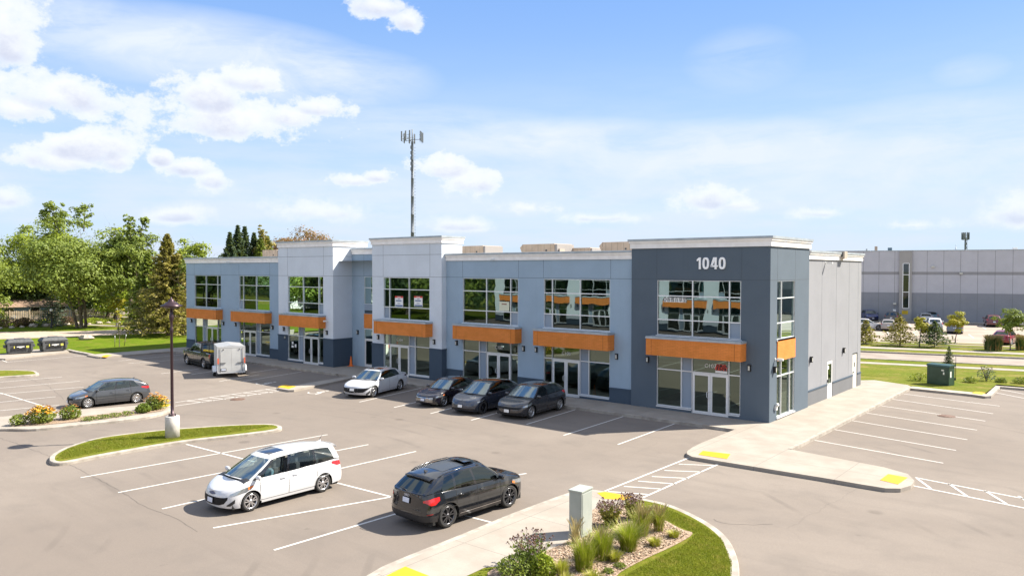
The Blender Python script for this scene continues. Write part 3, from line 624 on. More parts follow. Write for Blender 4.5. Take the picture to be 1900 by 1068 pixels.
FR = 0.055
ZS = dict(u0=4.10, u1=4.95, u2=6.25, u3=7.10, s0=0.20, s1=2.22, s2=3.05)
class Bay:
    """one shop bay: upper window, canopy, shopfront with double doors and two wall lights"""
    def __init__(s, x0, y, kind, unit=None, w=4.8): s.x0, s.y, s.kind, s.unit, s.w = x0, y, kind, unit, w
    def cols(s, l):
        l = [c*s.w/4.8 for c in l]
        return [s.x0+c for c in l] if s.kind == 'P' else [s.x0+s.w-c for c in reversed(l)]
    def openings(s):
        c = s.cols([0, 0.63, 2.70, 3.33, 4.8]); d0, d1 = (c[1], c[2]) if s.kind == 'P' else (c[2], c[3])
        return [(s.x0, s.x0+s.w, ZS['u0'], ZS['u3']), (s.x0, d0, ZS['s0'], ZS['s2']+0.1), (d0, d1, -0.0, ZS['s2']+0.1), (d1, s.x0+s.w, ZS['s0'], ZS['s2']+0.1)]
    def build(s, root, lights=(0.55, 0.5), deco=True):
        y = s.y; yg = y+0.09
        # upper window
        f = MB(); us = s.cols([0, 0.63, 2.70, 4.8]); zs = [ZS['u0'], ZS['u1'], ZS['u2'], ZS['u3']]
        for u in us: f.box(u-FR/2, u+FR/2, y+0.015, y+0.15, zs[0], zs[3])
        for z in zs:
            for a, b in zip(us, us[1:]): f.box(a+FR/2, b-FR/2, y+0.02, y+0.145, z-FR/2, z+FR/2)
        f.box(us[0]-0.06, us[-1]+0.06, y-0.05, y+0.016, zs[0]-0.07, zs[0]-0.02)
        w = f.build('window', M_ALU, root)
        g = MB(); sp = MB(); gd = MB()
        for i in range(3):
            narrow = (i == 0) if s.kind == 'P' else (i == 2)
            for j in range(3):
                t = sp if (j == 0 and narrow) else (gd if j == 0 else g)
                t.quad((us[i]+FR/2, yg, zs[j]+FR/2), (us[i+1]-FR/2, yg, zs[j]+FR/2), (us[i+1]-FR/2, yg, zs[j+1]-FR/2), (us[i]+FR/2, yg, zs[j+1]-FR/2))
        g.build('pane', M_GLASS, w); gd.build('spandrel_pane', M_GLASSD, w); sp.build('spandrel_panel', M_SPAN, w)
        # shopfront
        f = MB(); c = s.cols([0, 0.63, 2.70, 3.33, 4.8]); di = 1 if s.kind == 'P' else 2; d0, d1 = c[di], c[di+1]
        top = ZS['s2']+0.08
        for i, u in enumerate(c):
            zb = 0.0 if i in (di, di+1) else ZS['s0']; f.box(u-FR/2, u+FR/2, y+0.015, y+0.15, zb, top)
        for a, b in zip(c, c[1:]):
            isd = a == d0
            for z in ([ZS['s1'], top] if isd else [ZS['s0']+0.03, ZS['s1'], top]): f.box(a+FR/2, b-FR/2, y+0.02, y+0.145, z-FR/2, z+FR/2)
        for a, b in ((c[0], d0), (d1, c[-1])): f.box(a-0.02, b-0.03, y-0.04, y+0.016, ZS['s0']-0.07, ZS['s0']-0.01)
        w = f.build('shopfront', M_ALU, root)
        g = MB(); sp = MB()
        spi = 2 if s.kind == 'P' else 1
        for i, (a, b) in enumerate(zip(c, c[1:])):
            for lo, hi in ((ZS['s0'], ZS['s1']), (ZS['s1'], top)):
                if a == d0 and lo == ZS['s0']: continue
                t = sp if i == spi else g
                t.quad((a+FR/2, yg, lo+FR/2), (b-FR/2, yg, lo+FR/2), (b-FR/2, yg, hi-FR/2), (a+FR/2, yg, hi-FR/2))
        g.build('pane', M_GLASSL, w); sp.build('spandrel_panel', M_SPAN, w)
        # double door
        mid = (d0+d1)/2
        for k, (a, b) in enumerate(((d0+FR/2+0.01, mid-0.006), (mid+0.006, d1-FR/2-0.01))):
            d = MB(); z0, z1 = 0.012, ZS['s1']-FR/2-0.01; st = 0.115
            d.box(a, a+st, y+0.03, y+0.08, z0, z1); d.box(b-st, b, y+0.03, y+0.08, z0, z1)
            d.box(a+st, b-st, y+0.03, y+0.08, z0, z0+0.16); d.box(a+st, b-st, y+0.03, y+0.08, z1-0.12, z1)
            dr = d.build('door', M_ALU, root)
            p = MB(); p.quad((a+st, y+0.055, z0+0.16), (b-st, y+0.055, z0+0.16), (b-st, y+0.055, z1-0.12), (a+st, y+0.055, z1-0.12)); p.build('door_glass', M_GLASSL, dr)
            hx = b-st/2 if k == 0 else a+st/2; s_ = -1 if k == 0 else 1
            h = MB(); h.tube([(hx, y+0.03, 0.92), (hx, y-0.05, 0.92), (hx+0.09*s_, y-0.05, 0.95), (hx+0.09*s_, y-0.05, 1.22), (hx, y-0.05, 1.25), (hx, y+0.03, 1.25)], 0.014, 6); h.build('handle', M_ALU, dr)
        # canopy: brick fascia box with metal cap
        cx0, cx1 = s.x0-0.30, s.x0+s.w+0.30; yo = y-0.70
        b = MB(); b.box(cx0, cx1, yo, y-0.002, 3.03, 3.93, 0)
        for u in (cx0+0.33, cx1-0.33): b.box(u-0.008, u+0.008, yo-0.003, yo, 3.03, 3.93, 1)
        cn = b.build('canopy', [M_ORANGE, M_CAN_JOINT], root)
        b = MB(); b.box(cx0-0.03, cx1+0.03, yo-0.03, y-0.004, 3.93, 4.03); b.box(cx0-0.01, cx1+0.01, yo-0.01, y-0.004, 4.03, 4.05); b.build('canopy_cap', M_CAPM, cn)
        for x in (s.x0-lights[0], s.x0+s.w+lights[1]): wall_light(root, x, y, 2.68)
        if s.unit and deco:
            cxm = mid; tx = text_mesh('unit_number', s.unit, 0.30, M_WHITE, root, Matrix.Translation((cxm, y+0.06, 2.60)) @ Matrix.Rotation(pi/2, 4, 'X'), 0.004)
def wall_light(root, x, y, z, axis='y'):
    l = MB()
    M = Matrix.Translation((x, y, z)) @ (Matrix.Rotation(0, 4, 'Z') if axis == 'y' else Matrix.Rotation(pi/2, 4, 'Z'))
    l.box(-0.075, 0.075, -0.02, 0.0, -0.17, 0.17, 0, M); l.box(-0.06, 0.06, -0.14, -0.02, -0.15, 0.15, 0, M); l.box(-0.075, 0.075, -0.16, -0.02, 0.15, 0.18, 0, M)
    l.box(-0.045, 0.045, -0.143, -0.14, -0.11, 0.11, 1, M)
    o = l.build('wall_light', [M_BLK, M_LENS], root); return o
def joints(mb, y, xs, z0, z1, zh, x0, x1, mi=1):
    for x in xs: mb.box(x-0.009, x+0.009, y-0.003, y, z0, z1, mi)
    if zh is not None: mb.box(x0, x1, y-0.0035, y, zh-0.009, zh+0.009, mi)

def wing(root, x0, x1, y, bays, zt, m_up, ztop=None, wain=(0.86, 0.0), wm=M_WAIN, ledge=True, m_extra=None, name='wall', hj=7.16):
    """front wall piece from x0 to x1 with joints and wainscot"""
    ops = [o for b in bays for o in b.openings()]
    w = MB(); wall_grid(w, 'y', y, x0, x1, 0.0, zt, ops, 0.2, -1, 0, 0)
    xs = [b.x0-0.04 for b in bays]+[b.x0+b.w+0.04 for b in bays]
    joints(w, y, xs, hj, zt, hj, x0, x1)
    if ztop: w.box(x0, x1, y-0.0035, y, ztop-0.009, ztop+0.009, 1)
    o = w.build(name, [m_up, M_JOINT], root)
    if wain[0] > 0:
        segs = []; cur = x0
        for b in sorted(bays, key=lambda q: q.x0): segs.append((cur, b.x0-0.001)); cur = b.x0+b.w+0.001
        segs.append((cur, x1))
        for a, c in segs:
            if c-a > 0.02:
                wb = MB(); wb.box(a, c, y-0.035, y-0.001, 0.0, wain[0]-0.10); wb.box(a, c, y-0.065, y-0.001, wain[0]-0.10, wain[0]); wb.build('wainscot', wm, root)
        for b in bays:
            a0, a1 = b.openings()[2][:2]
            for p, q in ((b.x0, a0), (a1, b.x0+b.w)):
                if q-p > 0.05: wb = MB(); wb.box(p, q-0.001, y-0.035, y-0.001, 0.0, ZS['s0']-0.08); wb.build('base_panel', wm, root)
    return o

def interior(root, x0, x1, yf, yb, parts, door_y=None):
    m = MB()
    m.quad((x0, yf, 0.01), (x1, yf, 0.01), (x1, yb, 0.01), (x0, yb, 0.01), 1)
    m.box(x0, x1, yf, yb, 3.25, 3.95, 0); m.quad((x0, yf, 7.7), (x1, yf, 7.7), (x1, yb, 7.7), (x0, yb, 7.7), 0)
    m.quad((x0, yb, 0), (x1, yb, 0), (x1, yb, 7.7), (x0, yb, 7.7), 0)
    for p in parts: m.box(p-0.07, p+0.07, yf, yb-0.01, 0.02, 3.24, 0); m.box(p-0.07, p+0.07, yf, yb-0.01, 3.96, 7.69, 0)
    m.build('interior', [M_INT, M_INTF], root)

def build_main():
    R = thing('commercial_building', 'long two storey blue grey shop building with orange canopies and slate tower numbered 1040', 'commercial building')
    YB = 16.62; XL = -58.15
    ym = 0.15
    bCT = Bay(-6.32, 0.0, 'Q', 'C107'); bB = Bay(-14.27, ym, 'P', 'C106'); bA = Bay(-21.13, ym, 'Q', 'C105')
    bT2 = Bay(-28.68, -0.3, 'P', 'C104'); bT1 = Bay(-40.68, -0.3, 'Q', None); bL2 = Bay(-48.62, 0.0, 'P', None); bL1 = Bay(-56.55, 0.0, 'Q', None)
    for b in (bCT, bB, bA, bT2, bT1, bL2, bL1): b.build(R)
    # corner tower
    w = MB(); wall_grid(w, 'y', 0.0, -7.95, 0.0, 0.0, 8.95, bCT.openings(), 0.2, -1)
    joints(w, 0.0, (-6.36, -1.49), 7.16, 8.9, 7.16, -7.95, 0.0)
    w.quad((-7.95, 0, 0), (-7.95, ym+0.1, 0), (-7.95, ym+0.1, 8.3), (-7.95, 0, 8.3), 0)
    w.quad((-7.95, 0, 8.3), (-7.95, 5.8, 8.3), (-7.95, 5.8, 8.95), (-7.95, 0, 8.95), 0)
    w.quad((-7.95, 5.8, 8.3), (0, 5.8, 8.3), (0, 5.8, 8.95), (-7.95, 5.8, 8.95), 0)
    w.build('tower_front_wall', [M_SLATE, M_JOINT], R)
    w = MB(); sops = [(0.95, 3.55, 4.12, 7.10), (1.0, 3.58, 0.15, 3.02)]
    wall_grid(w, 'x', 0.0, 0.0, 5.78, 0.0, 8.95, sops, 0.2, 1)
    for yy in (0.97, 3.57): w.box(0.0, 0.003, yy-0.009, yy+0.009, 7.16, 8.9, 1)
    w.box(0.0, 0.0035, 0.0, 5.78, 7.151, 7.169, 1)
    w.box(0.001, 0.05, 0.97, 3.56, 3.03, 4.10, 2)
    w.quad((0, 5.78, 0), (-0.12, 5.78, 0), (-0.12, 5.78, 8.95), (0, 5.78, 8.95), 0)
    w.build('tower_side_wall', [M_SLATEW, M_JOINT, M_ORANGE], R)
    # side window of the tower, upper and lower
    for nm, cols, rows in (('window', (0.95, 1.62, 3.55), (4.12, 4.95, 6.22, 7.10)), ('shopfront', (1.0, 1.66, 2.92, 3.58), (0.15, 2.22, 3.02))):
        f = MB(); g = MB()
        for c in cols: f.box(-0.15, -0.015, c-FR/2, c+FR/2, rows[0], rows[-1])
        for z in rows:
            for a, b in zip(cols, cols[1:]): f.box(-0.145, -0.02, a+FR/2, b-FR/2, z-FR/2, z+FR/2)
        f.box(-0.016, 0.05, cols[0]-0.05, cols[-1]+0.05, rows[0]-0.09, rows[0]-0.02)
        for a, b in zip(cols, cols[1:]):
            for lo, hi in zip(rows, rows[1:]): g.quad((-0.09, a+FR/2, lo+FR/2), (-0.09, b-FR/2, lo+FR/2), (-0.09, b-FR/2, hi-FR/2), (-0.09, a+FR/2, hi-FR/2))
        o = f.build(nm, M_ALU, R); g.build('pane', M_GLASS if nm == 'window' else M_GLASSL, o)
    # wings and pale towers
    wing(R, -22.7, -7.95, ym, (bB, bA), 8.32, M_BLUE, name='right_wing_wall')
    wing(R, -42.05, -34.63, -0.3, (bT1,), 9.55, M_PALE, 8.72, (2.22, 0), name='pale_tower_wall')
    wing(R, -29.95, -22.7, -0.3, (bT2,), 9.55, M_PALE, 8.72, (2.22, 0), name='pale_tower_wall')
    wing(R, XL, -42.05, 0.0, (bL2, bL1), 8.32, M_BLUE, name='left_wing_wall')
    # tower flanks
    for xa, xb, yb in ((-29.95, -22.7, 1.75), (-42.05, -34.63, 3.0)):
        w = MB()
        for x, sgn in ((xa, -1), (xb, 1)):
            w.quad((x, -0.3, 0), (x, 1.6 if (xa < -40 and sgn > 0) or (xa > -30 and sgn < 0) else 0.2, 0), (x, 1.6 if (xa < -40 and sgn > 0) or (xa > -30 and sgn < 0) else 0.2, 8.0), (x, -0.3, 8.0), 0)
            w.quad((x, -0.3, 8.0), (x, yb, 8.0), (x, yb, 9.55), (x, -0.3, 9.55), 0)
            w.box(min(x, x+sgn*0.003), max(x, x+sgn*0.003), -0.3, yb, 8.711, 8.729, 1); w.box(min(x, x+sgn*0.003), max(x, x+sgn*0.003), -0.3, 1.6, 7.151, 7.169, 1)
        w.quad((xa, yb, 8), (xb, yb, 8), (xb, yb, 9.55), (xa, yb, 9.55), 0)
        w.build('pale_tower_flank', [M_PALE, M_JOINT], R)
        for x, sgn in ((xa, -1), (xb, 1)):
            w = MB(); yy = 1.56 if (xa < -40 and sgn > 0) or (xa > -30 and sgn < 0) else (0.14 if xa > -30 else -0.005)
            w.box(min(x, x+sgn*0.035), max(x, x+sgn*0.035), -0.335, yy, 0, 2.12); w.box(min(x, x+sgn*0.065), max(x, x+sgn*0.065), -0.365, yy, 2.12, 2.22); w.build('wainscot', M_WAIN, R)
        c = MB(); cornice(c, [(xa, yb), (xa, -0.3), (xb, -0.3), (xb, yb), (xa+0.01, yb)], 9.5, 10.0); c.build('cornice', [M_CORN, M_CAPM], R)
        r = MB(); r.quad((xa, -0.28, 9.7), (xb, -0.28, 9.7), (xb, yb-0.02, 9.7), (xa, yb-0.02, 9.7)); r.build('roof', M_ROOF, R)
    # recessed entrance between the towers
    w = MB(); rops = [(-33.12, -31.95, 4.95, 7.10), (-33.12, -31.95, -0.0, 3.05)]
    wall_grid(w, 'y', 1.57, -34.63, -29.95, 0.0, 8.95, rops, 0.15, -1)
    joints(w, 1.57, (-33.16, -31.91), 7.16, 8.9, 7.16, -34.63, -29.95); w.build('recess_wall', [M_BLUE, M_JOINT], R)
    f = MB(); g = MB(); a, b = -33.12, -31.95; y = 1.57
    for x in (a, b): f.box(x-FR/2, x+FR/2, y+0.01, y+0.13, 4.20, 7.10)
    for z in (4.22, 4.50, 4.95, 6.25, 7.10): f.box(a+FR/2, b-FR/2, y+0.01, y+0.125, z-FR/2, z+FR/2)
    for lo, hi in ((4.95, 6.25), (6.25, 7.10)): g.quad((a, y+0.07, lo), (b, y+0.07, lo), (b, y+0.07, hi), (a, y+0.07, hi))
    o = f.build('window', M_ALU, R); g.build('pane', M_GLASS, o)
    p = MB(); p.box(a+0.03, b-0.03, y-0.004, y+0.05, 4.52, 4.93); p.build('spandrel_panel', M_SPAN, o)
    p = MB(); p.box(a+0.03, b-0.03, y-0.004, y+0.05, 4.23, 4.48); p.build('spandrel_panel', M_SPANB, o)
    p = MB(); p.box(a-0.02, b+0.02, y-0.03, y-0.001, 3.06, 4.19); p.build('brick_panel', M_ORANGE, R)
    d = MB()
    for x in (a, b): d.box(x-FR/2, x+FR/2, y+0.01, y+0.13, 0, 3.02)
    for z in (2.2, 3.0): d.box(a+FR/2, b-FR/2, y+0.01, y+0.125, z-FR/2, z+FR/2)
    o = d.build('shopfront', M_ALU, R); g = MB(); g.quad((a, y+0.07, 2.22), (b, y+0.07, 2.22), (b, y+0.07, 3.0), (a, y+0.07, 3.0)); g.build('pane', M_GLASSL, o)
    d = MB(); z0, z1, st = 0.01, 2.17, 0.12; a2, b2 = a+0.035, b-0.035
    d.box(a2, a2+st, y+0.03, y+0.08, z0, z1); d.box(b2-st, b2, y+0.03, y+0.08, z0, z1); d.box(a2+st, b2-st, y+0.03, y+0.08, z0, z0+0.2); d.box(a2+st, b2-st, y+0.03, y+0.08, z1-0.12, z1)
    dr = d.build('door', M_ALU, R); g = MB(); g.quad((a2+st, y+0.05, z0+0.2), (b2-st, y+0.05, z0+0.2), (b2-st, y+0.05, z1-0.12), (a2+st, y+0.05, z1-0.12)); g.build('door_glass', M_GLASSL, dr)
    h = MB(); h.tube([(b2-0.06, y+0.03, 0.95), (b2-0.06, y-0.04, 0.95), (b2-0.06, y-0.04, 1.25), (b2-0.06, y+0.03, 1.25)], 0.014, 6); h.build('handle', M_ALU, dr)
    wall_light(R, -33.88, 1.57, 2.68)
    c = MB(); cornice(c, [(-34.6, 1.57), (-29.98, 1.57)], 8.88, 9.36); c.build('cornice', [M_CORN, M_CAPM], R)
    # right side wall and rear
    w = MB(); wall_grid(w, 'x', -0.12, 5.78, YB, 0.0, 8.35, [(9.53, 10.5, 0.0, 2.22), (14.8, 15.72, 0.0, 2.20)], 0.12, 1)
    for yy in (8.42, 11.17, 13.85, 15.9): w.box(-0.12, -0.117, yy-0.009, yy+0.009, 0.95, 8.3, 1)
    w.quad((-0.12, YB, 0), (XL, YB, 0), (XL, YB, 8.35), (-0.12, YB, 8.35), 0); w.quad((XL, YB, 0), (XL, 0.0, 0), (XL, 0.0, 8.35), (XL, YB, 8.35), 0)
    w.build('side_wall', [M_SIDE, M_JOINT], R)
    wb = MB()
    for a, b in ((5.80, 9.5), (10.53, 14.77), (15.75, YB)): wb.box(-0.119, -0.085, a, b, 0, 0.80, 0); wb.box(-0.119, -0.06, a, b, 0.80, 0.88, 1)
    wb.build('side_wainscot', [M_WAINS, M_WAIN], R)
    # glazed side door and metal service door
    x = -0.17; d = MB(); a, b = 9.53, 10.5
    d.box(x, x+0.06, a, a+0.13, 0, 2.2); d.box(x, x+0.06, b-0.13, b, 0, 2.2); d.box(x, x+0.06, a+0.13, b-0.13, 0, 0.85); d.box(x, x+0.06, a+0.13, b-0.13, 2.02, 2.2)
    dr = d.build('door', M_DOORW, R); g = MB(); g.quad((x+0.03, a+0.13, 0.85), (x+0.03, b-0.13, 0.85), (x+0.03, b-0.13, 2.02), (x+0.03, a+0.13, 2.02)); g.build('door_glass', M_GLASSL, dr)
    h = MB(); h.box(x+0.06, x+0.12, a+0.03, a+0.09, 0.95, 1.12); h.build('handle', M_BLK, dr)
    t = MB(); t.box(x+0.032, x+0.036, a+0.22, a+0.42, 1.72, 1.92); t.build('notice', M_WHITE, dr)
    d = MB(); d.box(-0.16, -0.115, 14.8, 15.72, 0, 2.2); dr = d.build('door', mat('door_cream', (0.66, 0.64, 0.58), 0.5), R)
    h = MB(); h.box(-0.114, -0.10, 15.1, 15.25, 1.35, 1.65); h.box(-0.114, -0.06, 14.9, 14.96, 0.98, 1.05); h.build('handle', M_BLK, dr)
    d = MB(); d.box(-0.114, -0.09, 15.72, 15.78, 0, 2.25); d.box(-0.114, -0.09, 14.8, 15.72, 2.2, 2.25); d.build('door_frame', M_BLK, R)
    wall_light(R, -0.12, 6.45, 2.6, 'x'); wall_light(R, -0.12, 12.65, 2.62, 'x'); wall_light(R, 0.0, 0.55, 2.62, 'x')
    # cornices
    c = MB(); cornice(c, [(-7.95, 5.8), (-7.95, 0.0), (0.0, 0.0), (0.0, 5.8), (-7.9, 5.8)], 8.86, 9.38); c.build('cornice', [M_CORN, M_CAPM], R)
    c = MB(); cornice(c, [(-22.68, ym), (-7.97, ym)], 8.28, 8.77); c.build('cornice', [M_CORN, M_CAPM], R)
    c = MB(); cornice(c, [(-0.12, 5.95), (-0.12, YB), (XL, YB), (XL, 0.0), (-42.07, 0.0)], 8.28, 8.78); c.build('cornice', [M_CORN, M_CAPM], R)
    r = MB(); r.quad((XL+0.1, 0.3, 8.35), (-0.3, 0.3, 8.35), (-0.3, YB-0.2, 8.35), (XL+0.1, YB-0.2, 8.35)); r.box(-7.9, -0.05, 0.05, 5.75, 8.6, 8.95); r.build('roof', M_ROOF, R)
    interior(R, XL+0.15, -0.3, 1.75, 7.5, (-7.95, -15.3, -22.7, -29.9, -34.6, -42.0, -49.6))
    m = MB()     # soffits: first metre and a half behind the glass
    for x0, x1, y0 in ((XL+0.15, -42.1, 0.25), (-42.0, -34.7, -0.05), (-29.9, -22.75, -0.05), (-22.65, -8.0, 0.4), (-7.9, -0.28, 0.25)):
        m.box(x0, x1, y0, 1.74, 3.25, 3.95, 0); m.quad((x0, y0, 0.012), (x1, y0, 0.012), (x1, 1.75, 0.012), (x0, 1.75, 0.012), 1)
    m.build('interior', [M_INT, M_INTF], R)
    # number, plates, cameras
    dg = MB(); Hn, Wn, tk = 0.62, 0.36, 0.105
    def ring(cx):
        o_, i_ = [], []
        for k in range(28):
            a = 2*pi*k/28; ca, sa = cos(a), sin(a); e = 2.6
            f = lambda c_, r: r*(abs(c_)**(2/e))*(1 if c_ > 0 else -1)
            o_.append((cx+f(ca, Wn/2), f(sa, Hn/2))); i_.append((cx+f(ca, Wn/2-tk), f(sa, Hn/2-tk)))
        for k in range(28):
            q = (k+1) % 28
            for A, B, C_, D in ((o_[k], o_[q], i_[q], i_[k]),):
                for y0 in (-0.075, -0.005): dg.quad((A[0], y0, A[1]), (B[0], y0, B[1]), (C_[0], y0, C_[1]), (D[0], y0, D[1]))
                dg.quad((A[0], -0.075, A[1]), (B[0], -0.075, B[1]), (B[0], -0.005, B[1]), (A[0], -0.005, A[1])); dg.quad((D[0], -0.075, D[1]), (C_[0], -0.075, C_[1]), (C_[0], -0.005, C_[1]), (D[0], -0.005, D[1]))
    def plate_(pts):
        n = len(pts); dg.add([(x, -0.075, z) for x, z in pts]+[(x, -0.005, z) for x, z in pts], [tuple(range(n)), tuple(range(n, 2*n))]+[(i, (i+1) % n, n+(i+1) % n, n+i) for i in range(n)])
    for k, ch in enumerate('1040'):
        cx = (-0.66, -0.25, 0.22, 0.66)[k]; dg = MB(); h = Hn/2
        if ch == '0': ring(cx)
        elif ch == '1': plate_([(cx+0.02, -h), (cx+0.02+tk, -h), (cx+0.02+tk, h), (cx+0.03, h), (cx-0.10, h-0.11), (cx-0.10, h-0.19), (cx-0.05, h-0.19), (cx+0.02, h-0.13)])
        else:
            plate_([(cx+0.03, -h), (cx+0.03+tk, -h), (cx+0.03+tk, h), (cx+0.03, h)]); plate_([(cx+0.027, h), (cx-0.05, h), (cx-0.19, -0.13), (cx-0.19, -0.19), (cx-0.09, -0.14), (cx+0.027, h-0.16)])
            plate_([(cx-0.19, -0.192), (cx+0.027, -0.192), (cx+0.027, -0.105), (cx-0.12, -0.105)]); plate_([(cx+0.033+tk, -0.192), (cx+0.20, -0.192), (cx+0.20, -0.105), (cx+0.033+tk, -0.105)])
        o = dg.build('numeral', mat('numeral_white', (0.95, 0.95, 0.95), 0.4), R); o.location = (-3.19, 0.0, 8.02)
    def camera(x, y, z, s=1, ax='y', col=M_WHITE):
        k = MB(); M = Matrix.Translation((x, y, z)) @ (Matrix.Identity(4) if ax == 'y' else Matrix.Rotation(pi/2, 4, 'Z'))
        k.box(-0.05, 0.05, -0.03, 0.0, -0.05, 0.05, 0, M); k.box(-0.02, 0.02, -0.14, -0.03, -0.02, 0.02, 0, M); k.box(-0.05, 0.05, -0.42, -0.12, -0.06, 0.05, 0, M)
        k.build('security_camera', col, R)
    camera(-18.3, ym-0.09, 8.33); camera(-50.0, -0.09, 8.33); camera(-35.3, -0.3, 3.62); camera(-0.12, 9.0, 8.1, ax='x'); camera(0.0, 0.72, 3.15, ax='x')
    k = MB(); k.box(0.001, 0.10, 0.72, 0.88, 0.55, 0.75); k.lathe([(0.09, 0), (0.09, 0.1), (0.05, 0.13)], 10, 0, Matrix.Translation((0.06, 0.8, 0.82)) @ Matrix.Rotation(pi/2, 4, 'Y')); k.build('hose_tap', M_WHITE, R)
    k = MB(); k.lathe([(0.11, 0), (0.11, 0.05), (0.06, 0.07)], 12, 0, Matrix.Translation((-41.05, -0.34, 1.98)) @ Matrix.Rotation(pi/2, 4, 'X')); k.build('bell_plate', mat('bell_grey', (0.3, 0.3, 0.28), 0.5), R)
    return R
MAIN = build_main()

def sign(name, label, x0, x1, z0, z1, y, stripes, texts=(), cat='sign', group=None, base=M_WHITE):
    r = thing(name, label, cat, ((x0+x1)/2, y, z0), 0, group); w = (x1-x0)/2; h = z1-z0
    b = MB(); b.box(-w, w, -0.006, 0.0, 0, h); b.build('board', base, r)
    for a, c, lo, hi, m in stripes:
        s = MB(); s.box(-w+2*w*a, -w+2*w*c, -0.010, -0.0065, h*lo, h*hi); s.build('colour_band', m, r)
    for body, size, cx, cz, m, sx in texts:
        text_mesh('lettering', body, size, m, r, Matrix.Translation((-w+2*w*cx, -0.014, h*cz)) @ Matrix.Rotation(pi/2, 4, 'X'), 0.001, sx=sx)
    return r
M_AQUA = mat('poster_aqua', (0.30, 0.62, 0.72), 0.6); M_NAVY = mat('poster_navy', (0.03, 0.09, 0.25), 0.6); M_CREAM = mat('poster_cream', (0.66, 0.66, 0.50), 0.7)
p0 = PY(1231.5, 551, 0.07); p1 = PY(1273.5, 561, 0.07)
sign('shop_banner', 'white banner with black Chinese characters inside the upper window of the slate corner tower', p0.x, p1.x, p1.z, p0.z, 0.07, [], [('\u25ce\u9999\u96c5\u767e\u8349\u5802', 0.29, 0.5, 0.5, M_INK, 0.82)], 'banner')
p0 = PY(1327.5, 675, 0.07); p1 = PY(1349.5, 693, 0.07)
sign('rental_sign', 'small red and black FOR RENT sign above the shop door of the corner tower', p0.x, p1.x, p1.z, p0.z, 0.07, [(0.03, 0.97, 0.26, 0.97, M_INK)], [('FOR', 0.27, 0.5, 0.80, M_RED, 1.1), ('RENT', 0.27, 0.5, 0.46, M_RED, 1.1)])
for px0, px1, lab, aq in ((733, 748, 'white poster with red head in the middle pane of the nearer pale tower', M_WHITE), (768.5, 784, 'pale blue poster with red head in the right pane of the nearer pale tower', M_AQUA)):
    a = PY(px0, 549, -0.23); b = PY(px1, 569, -0.23)
    sign('window_poster', lab, a.x, b.x, b.z, a.z, -0.23, [(0, 1, 0.84, 1.0, M_RED), (0.05, 0.95, 0.03, 0.16, M_NAVY), (0.12, 0.80, 0.52, 0.62, M_NAVY), (0.35, 0.65, 0.70, 0.75, M_NAVY), (0.3, 0.66, 0.28, 0.33, M_NAVY)], [('LEASE', 0.15, 0.5, 0.91, M_WHITE, 1)], 'poster', 'leasing posters in the windows')
a = PY(926.5, 559, 0.22); b = PY(945, 577, 0.22)
sign('window_poster', 'cream poster in the upper window just right of the nearer pale tower', a.x, b.x, b.z, a.z, 0.22, [(0.25, 0.75, 0.68, 0.78, mat('poster_brown', (0.25, 0.08, 0.05), 0.7))], [], 'poster', base=M_CREAM)
for (x, y_, w_, h_, wh_) in ((541.5, 633, 3, 5, 'top'), (541, 640, 4, 4.5, 'lower left'), (547, 638, 3, 6, 'lower right')):
    a = PY(x, y_, -0.23); b = PY(x+w_, y_+h_, -0.23)
    sign('paper_notice', wh_+' paper notice of three on the left shopfront pane of the far tower', a.x, b.x, b.z, a.z, -0.23, [], [], 'notice', 'paper notices in the far pale tower')
# ------------------------------------------------------------------ vehicles
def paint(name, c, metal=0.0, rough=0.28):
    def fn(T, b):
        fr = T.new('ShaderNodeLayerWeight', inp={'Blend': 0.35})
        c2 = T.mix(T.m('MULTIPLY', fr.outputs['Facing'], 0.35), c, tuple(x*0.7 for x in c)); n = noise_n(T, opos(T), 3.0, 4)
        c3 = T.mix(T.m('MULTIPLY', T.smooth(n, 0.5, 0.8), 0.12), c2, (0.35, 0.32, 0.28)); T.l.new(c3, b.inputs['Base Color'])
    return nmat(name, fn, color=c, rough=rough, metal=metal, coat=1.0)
M_TYRE = mat('tyre_rubber', (0.028, 0.027, 0.026), 0.85); M_RIM = mat('rim_silver', (0.62, 0.62, 0.64), 0.25, 0.9); M_RIMB = mat('rim_black', (0.04, 0.04, 0.045), 0.25, 0.6)
M_TRIM = mat('trim_black', (0.020, 0.020, 0.022), 0.5); M_GLOSSB = mat('gloss_black', (0.012, 0.012, 0.014), 0.08, coat=1.0)
M_CHR = mat('chrome', (0.75, 0.75, 0.77), 0.15, 1.0); M_HL = mat('headlamp', (0.34, 0.37, 0.40), 0.10, 0.7, coat=1.0); M_TL = mat('tail_lamp', (0.55, 0.012, 0.015), 0.15, coat=1.0)
M_AMB = mat('amber_lamp', (0.75, 0.20, 0.05), 0.2, coat=1.0); M_PLATE = mat('number_plate', (0.62, 0.66, 0.76), 0.4)
M_GRILLE = mat('grille_dark', (0.012, 0.012, 0.013), 0.55, spec=0.2); M_SEAT = mat('seat_grey', (0.20, 0.20, 0.205), 0.8); M_DASH = mat('dash_grey', (0.085, 0.09, 0.088), 0.7); M_ARCH = mat('arch_dark', (0.012, 0.012, 0.012), 0.9)
def car_glass(name, tint, refl): return glass_mat(name, tint, refl)
M_CG = car_glass('car_glass', (0.30, 0.38, 0.38), 0.10); M_CGD = car_glass('car_glass_dark', (0.045, 0.05, 0.055), 0.08); M_WS = car_glass('windscreen_glass', (0.62, 0.74, 0.70), 0.30)

